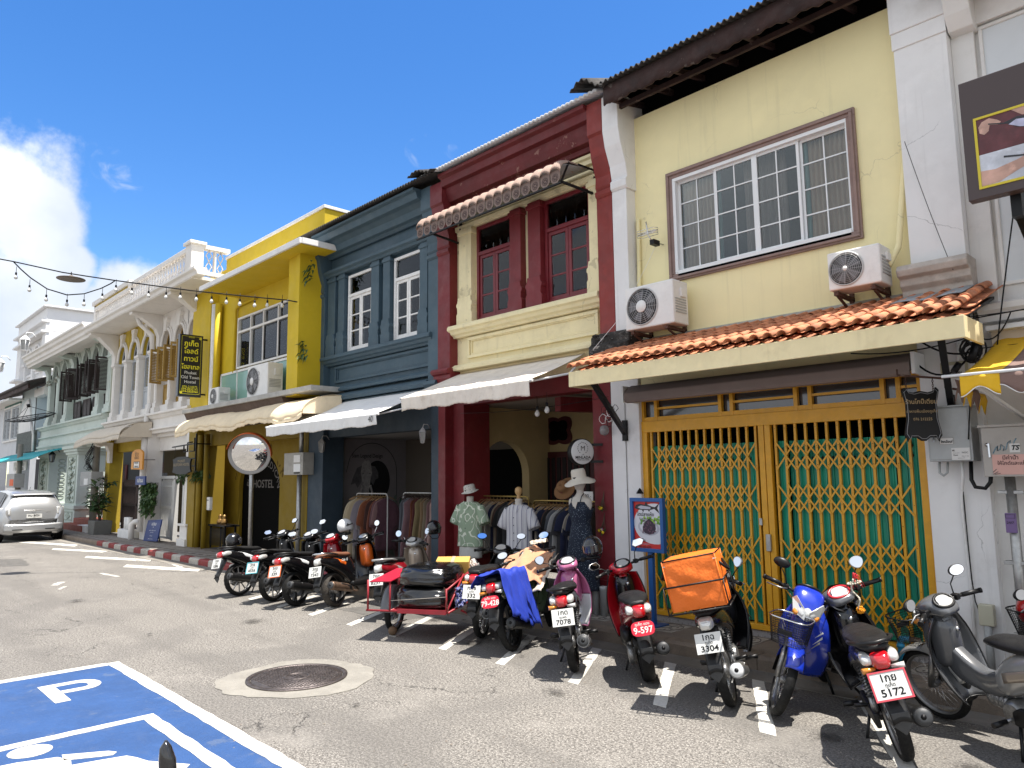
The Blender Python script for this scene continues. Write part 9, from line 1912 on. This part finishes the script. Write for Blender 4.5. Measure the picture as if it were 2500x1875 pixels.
cb_=empty('cardboard_box',(0,0,0),'yellow cardboard box with red printed tape standing in the sidecar','box',local=True);MB().box(-.16,-.21,0,.16,.21,.36).build('carton',mat('yellow_cardboard',(.52,.31,.07),rough=.85,var=.08,vs=6,obj=True),cb_,bevel=.004)
MB().box(-.162,-.022,-.002,.162,.022,.362).build('tape',mat('printed_tape',(.55,.38,.28),rough=.5),cb_);tt=MB()
for k in range(5):text(tt,'FRAGILE',(-.12+.06*k,0,.3625),(0,-1,0),(1,0,0),.016,bold=.03)
tt.build('tape_print',M_SRED,cb_,recalc=False);on_bike(b6,cb_,T_((.48,.52,.50))@Matrix.Rotation(R(14),4,'Z')@Matrix.Rotation(R(-6),4,'Y'))
# cloths hanging on the sidecar frame
def drape_cloth(name,label,cat,m,fn,root,local=None,nu=44,nv=36,th=.004):
 o=empty(name,(0,0,0),label,cat,local=True);MB().sheet(fn,nu,nv).build('cloth',m,o,solid=th);on_bike(root,o,local or Matrix());return o
import mathutils
def nz_(x,y,z=0):return mathutils.noise.noise(Vector((x,y,z)))
drape_cloth('striped_rag','white striped rag hanging over the sidecar rail beside the yellow box','rag',striped('rag_stripe',(.52,.50,.46),(.45,.30,.28),(.3,.3,.34),22),lambda u,v:(.30+.30*u+.02*math.sin(v*7),.24-.035*math.sin(v*3.1)-.02*math.cos(u*19),.80-.36*v+.03*nz_(u*5,v*4)),b6)
drape_cloth('blue_checked_rag','blue checked rag stuffed low in the sidecar frame','rag',striped('rag_check',(.05,.07,.25),(.40,.40,.46),(.02,.03,.12),34),lambda u,v:(-.20+.42*u,.27-.05*abs(nz_(u*6,v*5,2)),.60-.24*v+.04*nz_(u*5,v*4,7)),b6)
drape_cloth('white_cloth','bundle of white cloth on the front of the sidecar','cloth',mat('dingy_white_cloth',(.50,.47,.44),rough=.9,var=.1,obj=True),lambda u,v:(.52+.22*u,.22+.16*v+.03*nz_(u*8,v*8),.84+.05*nz_(u*6,v*6,3)-.12*(u-.5)**2*4-.16*(v-.5)**2*4),b6)
bl_=empty('ball_on_tow_bar',(0,0,0),'small brown rope ball hanging behind the sidecar wheel','ball',local=True);MB().lathe([(.052*math.sin(R(a)),-.052*math.cos(R(a))) for a in range(0,181,15)],n=18).build('rope_ball',mat('rope_ball',(.16,.10,.06),rough=.95,bump=1.,bs=60,obj=True),bl_)
MB().tube([(0,0,.05),(.06,.02,.10),(.2,.05,.14)],.006,n=5).build('cord',M_RUST,bl_);bl_.location=(-7.22,4.99,.053)
# blue jacket and towel on the green motorcycle
M_JK=mat('blue_jacket_fabric',(.010,.035,.34),rough=.7,var=.12,vs=6,obj=True,bump=.2,bs=120);M_TW=mat('tan_towel',(.52,.25,.13),rough=.95,var=.08,vs=6,obj=True,bump=.3,bs=160,sheen=.3);M_TW2=mat('ecru_towel',(.55,.48,.38),rough=.95,obj=True,bump=.3,bs=160)
def over_seat(u,v):
 s=(v-.5)*2;x=-.34+.80*u;w_=nz_(u*4,v*4)*.05+nz_(u*9,v*9,4)*.03
 y=math.copysign(min(abs(s)*.36,.135+(abs(s)*.36-.135)*.35 if abs(s)*.36>.135 else abs(s)*.36),s);d=max(0,abs(s)*.36-.12)
 lng=.35+1.3*(s<0)+.9*u*(s<0)
 return(x-.03*abs(s)+w_*.6,y+math.copysign(w_*.7,s),.865-.02*u-d*1.15*lng+w_*.9+.015*math.sin(u*13+s*3)*abs(s))
drape_cloth('blue_jacket','bright blue jacket spread over the green motorcycle seat','jacket',M_JK,over_seat,b7)
def over_bars(u,v):
 s=(u-.5)*2;w_=nz_(u*4,v*4,9)*.05+nz_(u*9,v*9,5)*.028;t=v
 x=1.06-.60*t;rid=1.04-.10*abs(s)**1.5;z=rid-.02*math.cos(t*3)-.36*max(0,t-.12)**1.15-.05*abs(s)*t
 return(x+w_,s*(.34-.06*t)+w_*.8,z+w_+.02*math.sin(s*9+t*3)*t)
drape_cloth('tan_towel','tan towel draped over the handlebars of the green motorcycle','towel',M_TW,over_bars,b7)
def over_bars2(u,v):
 a=over_bars(.02+.16*u if 1 else u,v*1.12);return(a[0]-.01,a[1]*1.12-.012,a[2]-.03-.06*u)
drape_cloth('ecru_towel','ecru towel edge showing under the tan towel','towel',M_TW2,over_bars2,b7,nu=14)
drape_cloth('ecru_towel','rolled ecru towel end lying on top of the tan towel by the mirror','towel',M_TW2,lambda u,v:(1.03-.10*v+.03*math.cos(u*6),-.05-.22*u+.02*nz_(v*5,u*3),1.06+.04*math.sin(v*3.1)+.02*nz_(u*7,v*5)),b7,nu=20,nv=12)
# orange delivery box on its rack
rk=empty('luggage_rack',(0,0,0),local=True);rk.parent=b10
for pts in([(-.48,-.24,.85),(.08,-.24,.85),(.08,.24,.85),(-.48,.24,.85),(-.48,-.24,.85)],[(-.48,-.24,1.06),(.08,-.24,1.06),(.08,.24,1.06),(-.48,.24,1.06),(-.48,-.24,1.06)]):MB().tube(pts,.0075,n=6).build('rack_ring',M_BLACK,rk)
for x,y in((-.48,-.24),(.08,-.24),(.08,.24),(-.48,.24),(-.2,.24),(-.2,-.24)):MB().tube([(x,y,.85),(x,y,1.06)],.006,n=5).build('rack_post',M_BLACK,rk)
for y in(-.12,0,.12):MB().tube([(-.48,y,.85),(.08,y,.85)],.006,n=5).build('rack_bar',M_BLACK,rk)
ob=empty('delivery_box',(0,0,0),'soft orange delivery box strapped on the black motorcycle rack','delivery box',local=True);M_OB=mat('orange_nylon',(.78,.16,.012),rough=.55,obj=True,bump=.25,bs=26,bw=4)
mb=MB()
def boxface(o_,a_,b_,sd):
 o_=Vector(o_);a_=Vector(a_);b_=Vector(b_);n_=a_.cross(b_).normalized()
 def fn(u,v):
  k=(math.sin(math.pi*u)*math.sin(math.pi*v))**.5;return tuple(o_+a_*u+b_*v+n_*(.014*k+.012*k*nz_(u*5+sd,v*4)+.010*k*math.sin((u*.6+v)*14+sd)*.5))
 mb.sheet(fn,22,22)
X0,X1,Y0,Y1,Z1=-.22,.22,-.215,.215,.40
boxface((X0,Y1,0),(0,Y0-Y1,0),(0,0,Z1),1);boxface((X0,Y0,0),(X1-X0,0,0),(0,0,Z1),2);boxface((X1,Y0,0),(0,Y1-Y0,0),(0,0,Z1),3);boxface((X1,Y1,0),(X0-X1,0,0),(0,0,Z1),4);boxface((X0,Y0,Z1),(X1-X0,0,0),(0,Y1-Y0,0),5)
mb.box(X0,Y0,-.004,X1,Y1,0);mb.build('case',M_OB,ob,recalc=False)
for pts,m_ in(([(X0,Y0,Z1),(X1,Y0,Z1),(X1,Y1,Z1),(X0,Y1,Z1)],M_BLACK),([(X0,Y0,Z1-.04),(X1,Y0,Z1-.04),(X1,Y1,Z1-.04),(X0,Y1,Z1-.04)],mat('reflective_piping',(.5,.48,.46),rough=.4))):MB().tube(pts,.006,n=6,closed=True).build('piping',m_,ob)
for x,y in((X0,Y0),(X1,Y0),(X1,Y1),(X0,Y1)):MB().tube([(x,y,0),(x,y,Z1)],.005,n=5).build('seam',M_OB,ob)
for s in(-1,1):MB().tube([(X0+.08,s*.225,Z1-.08),(X0+.12,s*.27,Z1-.14),(X0+.22,s*.275,Z1-.16),(X0+.30,s*.225,Z1-.08)],.012,n=5).build('handle_strap',M_BLACK,ob)
on_bike(b10,ob,T_((-.20,0,.862)))
# flower garland on 5172
ga=empty('flower_garland',(0,0,0),'garland of white jasmine and marigold with red ribbon hanging from a mirror','garland',local=True);mb=MB()
for k in range(22):t=k/21;c=Vector((.90+.02*math.sin(t*6),-.13-.015*math.cos(t*9),1.04-.22*t));mb.lathe([(0,-.009),(.009,0),(0,.009)],c,(rnd.uniform(-1,1),rnd.uniform(-1,1),1),n=6)
for k in range(16):a=k*2*math.pi/16;mb.lathe([(0,-.009),(.010,0),(0,.009)],(.93+.05*math.cos(a),-.15+.05*math.sin(a),1.01),n=6)
mb.build('jasmine',mat('jasmine_white',(.64,.60,.48),rough=.8),ga)['kind']='stuff'
mb=MB();
for k in range(60):a=rnd.uniform(0,6.28);b_=rnd.uniform(-1.2,1.4);p=Vector((.90,-.13,.80));d=Vector((math.cos(a)*math.cos(b_),math.sin(a)*math.cos(b_),math.sin(b_)*.8));mb.lathe([(0,0),(.009,.006),(0,.016)],p+d*.022,d,n=5)
mb.build('marigold',mat('marigold_orange',(.80,.32,.01),rough=.8),ga)['kind']='stuff'
for k in range(7):a=k*.9;MB().sheet(lambda u,v:(.93+.05*u*math.cos(a),-.17+.05*u*math.sin(a),1.06-.10*u*u+.012*v+.02*math.sin(u*5+k)),6,1).build('ribbon',mat('ribbon_red',(.62,.015,.03),rough=.5),ga,solid=.001)
on_bike(b12,ga,Matrix());
# silver hatchback
car=empty('silver_hatchback',(-26.1,5.05,0),'silver hatchback car parked at the kerb in front of the mint house','car',local=True);car.rotation_euler.z=R(180+1.5)
M_SIL=mat('car_silver',(.42,.43,.44),rough=.28,metal=.65,coat=.7);M_CGL=mat('car_glass',(.004,.005,.006),rough=.06,spec=.22)
# local: x forward from the rear bumper (x=0) to the nose, y left, z up
def csec(x,zb,zt,hw,zw,hwt,n=28):
 """body section: zb floor, zw waist, zt roof, hw waist half width, hwt roof half width"""
 pts=[(hw*.80,zb),(hw*.97,zb+.08),(hw,zb+.30),(hw*.99,zw-.06),(hw*.96,zw),((hw+hwt)/2*.97,(zw+zt)/2),(hwt,zt-.07),(hwt*.86,zt-.015),(hwt*.5,zt),(0,zt+.008)]
 pts=pts+[(-a,b) for a,b in pts[-2::-1]];pts.append((-hw*.4,zb-.0));pts.append((hw*.4,zb-.0))
 return[(x,a,b) for a,b in pts]
secs=[(0,.36,.62,.60,.60,.58),(.02,.26,.80,.72,.78,.66),(.06,.22,1.00,.80,.92,.68),(.16,.20,1.20,.84,.96,.64),(.30,.20,1.38,.848,.97,.60),(.50,.20,1.48,.848,.97,.58),(.95,.20,1.52,.848,.96,.58),(1.6,.20,1.53,.848,.95,.59),(2.3,.20,1.49,.848,.94,.59),(2.8,.20,1.30,.845,.93,.60),(3.2,.22,1.06,.84,.90,.66),(3.6,.26,.90,.80,.82,.66),(3.82,.32,.74,.68,.70,.58),(3.9,.40,.62,.5,.58,.45)]
cb2=MB();rs=[]
for s_ in smooth_secs(secs,4):rs.append(csec(*s_))
cb2.loft(rs);cbo=cb2.build('body',M_SIL,car)
# glass: rear window and side windows laid just proud of the shell
def shell_pt(x,f,side,off=.006):
 """point on the glasshouse: f from waist 0 to roof 1"""
 for a,b in zip(secs,secs[1:]):
  if a[0]<=x<=b[0]:t=(x-a[0])/(b[0]-a[0]);q=[p+(r_-p)*t for p,r_ in zip(a,b)];break
 _,zb_,zt_,hw,zw,hwt=q;z=zw+(zt_-zw)*f;y=hw*.96+(hwt-hw*.96)*f;return(x,side*(y+off),z)
rw=MB()
def rwin(u,v):
 y=(u-.5)*2;z=.97+.36*v;hw=.66-.10*v;xx=.105+.185*v**1.25+.05*abs(y)**2.5
 return(xx-.022+.09*abs(y)**3,y*hw,z-.02*y*y)
rw.sheet(rwin,20,8);rwo=rw.build('rear_window',M_CGL,car,solid=.012)
for side in(-1,1):
 for k,poly in enumerate(([(.36,.10),(.62,.06),(.66,.88),(.52,.86)],[(.70,.05),(1.45,.03),(1.45,.92),(.72,.90)],[(1.52,.03),(2.35,.03),(2.20,.90),(1.52,.92)],[(2.42,.05),(2.78,.05),(2.30,.85)])):
  g=MB();g._add([shell_pt(x,f,side,.012) for x,f in poly],[tuple(range(len(poly)))]);g.build('side_window',M_CGL,car,solid=.01)
 tl=MB();tl.sheet(lambda u,v:(.02+.30*u**1.3+.035*v,side*(.60+.225*min(1,u*1.6)+.012-.02*v),.80+.22*v),12,5);t0=tl.build('tail_lamp',M_CLENS,car,solid=.02);tl=MB();tl.sheet(lambda u,v:(.04+.16*u+.03*v,side*(.655+.15*u+.016),.83+.10*v),6,4);tl.build('red_lens',M_RLENS,t0,solid=.02)
 for x in(.62,3.18):
  add_wheel(car,x,.29,.19,'alloy',M=T_((0,side*.755,0)),rimm=M_STEEL,name='wheel')
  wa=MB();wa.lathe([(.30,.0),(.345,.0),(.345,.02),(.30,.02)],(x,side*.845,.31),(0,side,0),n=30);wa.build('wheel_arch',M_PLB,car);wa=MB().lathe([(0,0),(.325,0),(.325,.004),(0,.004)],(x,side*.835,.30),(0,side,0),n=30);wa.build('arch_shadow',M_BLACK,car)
 MB().box(-.0,side*.12-.0,.0,.0,.0,.0) if 0 else None
mb=MB();mb.sheet(lambda u,v:(-.05+.06*abs((u-.5)*2)**2.5,(u-.5)*1.50,.30+.22*v+.02*abs((u-.5)*2)**3),20,4);mb.build('bumper',M_SIL,car,solid=.06,bevel=0)
for s in(-1,1):MB().box(-.085,s*.42-.13,.36,-.07,s*.42+.13,.385).build('bumper_reflector',M_PLB,car);mb=MB();mb.box(.0,-.5,.19,.25,.5,.27);mb.build('under_valance',M_BLACK,car)
mb=MB();mb.sheet(lambda u,v:(-.0+.06*v+.03*abs((u-.5)*2)**2,(u-.5)*1.08,.56+.34*v),12,4);mb.build('tailgate',M_SIL,car,solid=.02)
mb=MB();mb.sheet(lambda u,v:(.045+.02*abs((u-.5)*2)**2,(u-.5)*.86,.905+.035*v),12,2);mb.build('chrome_bar',M_CHR,car,solid=.02)
npc=MB().box(-.035,-.20,.70,-.02,.20,.82).build('number_plate',M_PLATE,car,bevel=.003);mb=MB();text(mb,'กน 8051',(-.0365,0,.775),(0,-1,0),(0,0,1),.085,bold=.02,sx=1.1);text(mb,'ภูเก็ต',(-.0365,0,.725),(0,-1,0),(0,0,1),.03);frame(mb,0,0,0,0,0,0,0) if 0 else None;mb.build('plate_number',M_BLACK,npc,recalc=False)
mb=MB();mb.tube([(-.0,.035,.885),(-.0,.045,.965),(-.0,.0,.925),(-.0,-.045,.965),(-.0,-.035,.885)],.006,n=4);mb.build('tailgate_emblem',M_CHR,car)
mb=MB();mb.tube([(.10,.0,.985),(.13,-.02,1.02),(.15,.32,1.06),(.14,.36,1.05)],.009,n=5);mb.build('rear_wiper',M_BLACK,car);mb=MB();mb.tube([(.75,0,1.51),(.66,0,1.62)],.006,n=5);mb.build('roof_antenna',M_BLACK,car)
mb=MB();mb.sheet(lambda u,v:(.20+.16*v,(u-.5)*1.16,1.375+.06*v+.012*math.cos((u-.5)*3)),12,3);mb.build('roof_spoiler',M_SIL,car,solid=.025)
mb=MB();text(mb,'JAZZ',(-.012,-.36,.86),(0,-1,0),(0,0,1),.05);mb.build('badge',M_CHR,car,recalc=False)
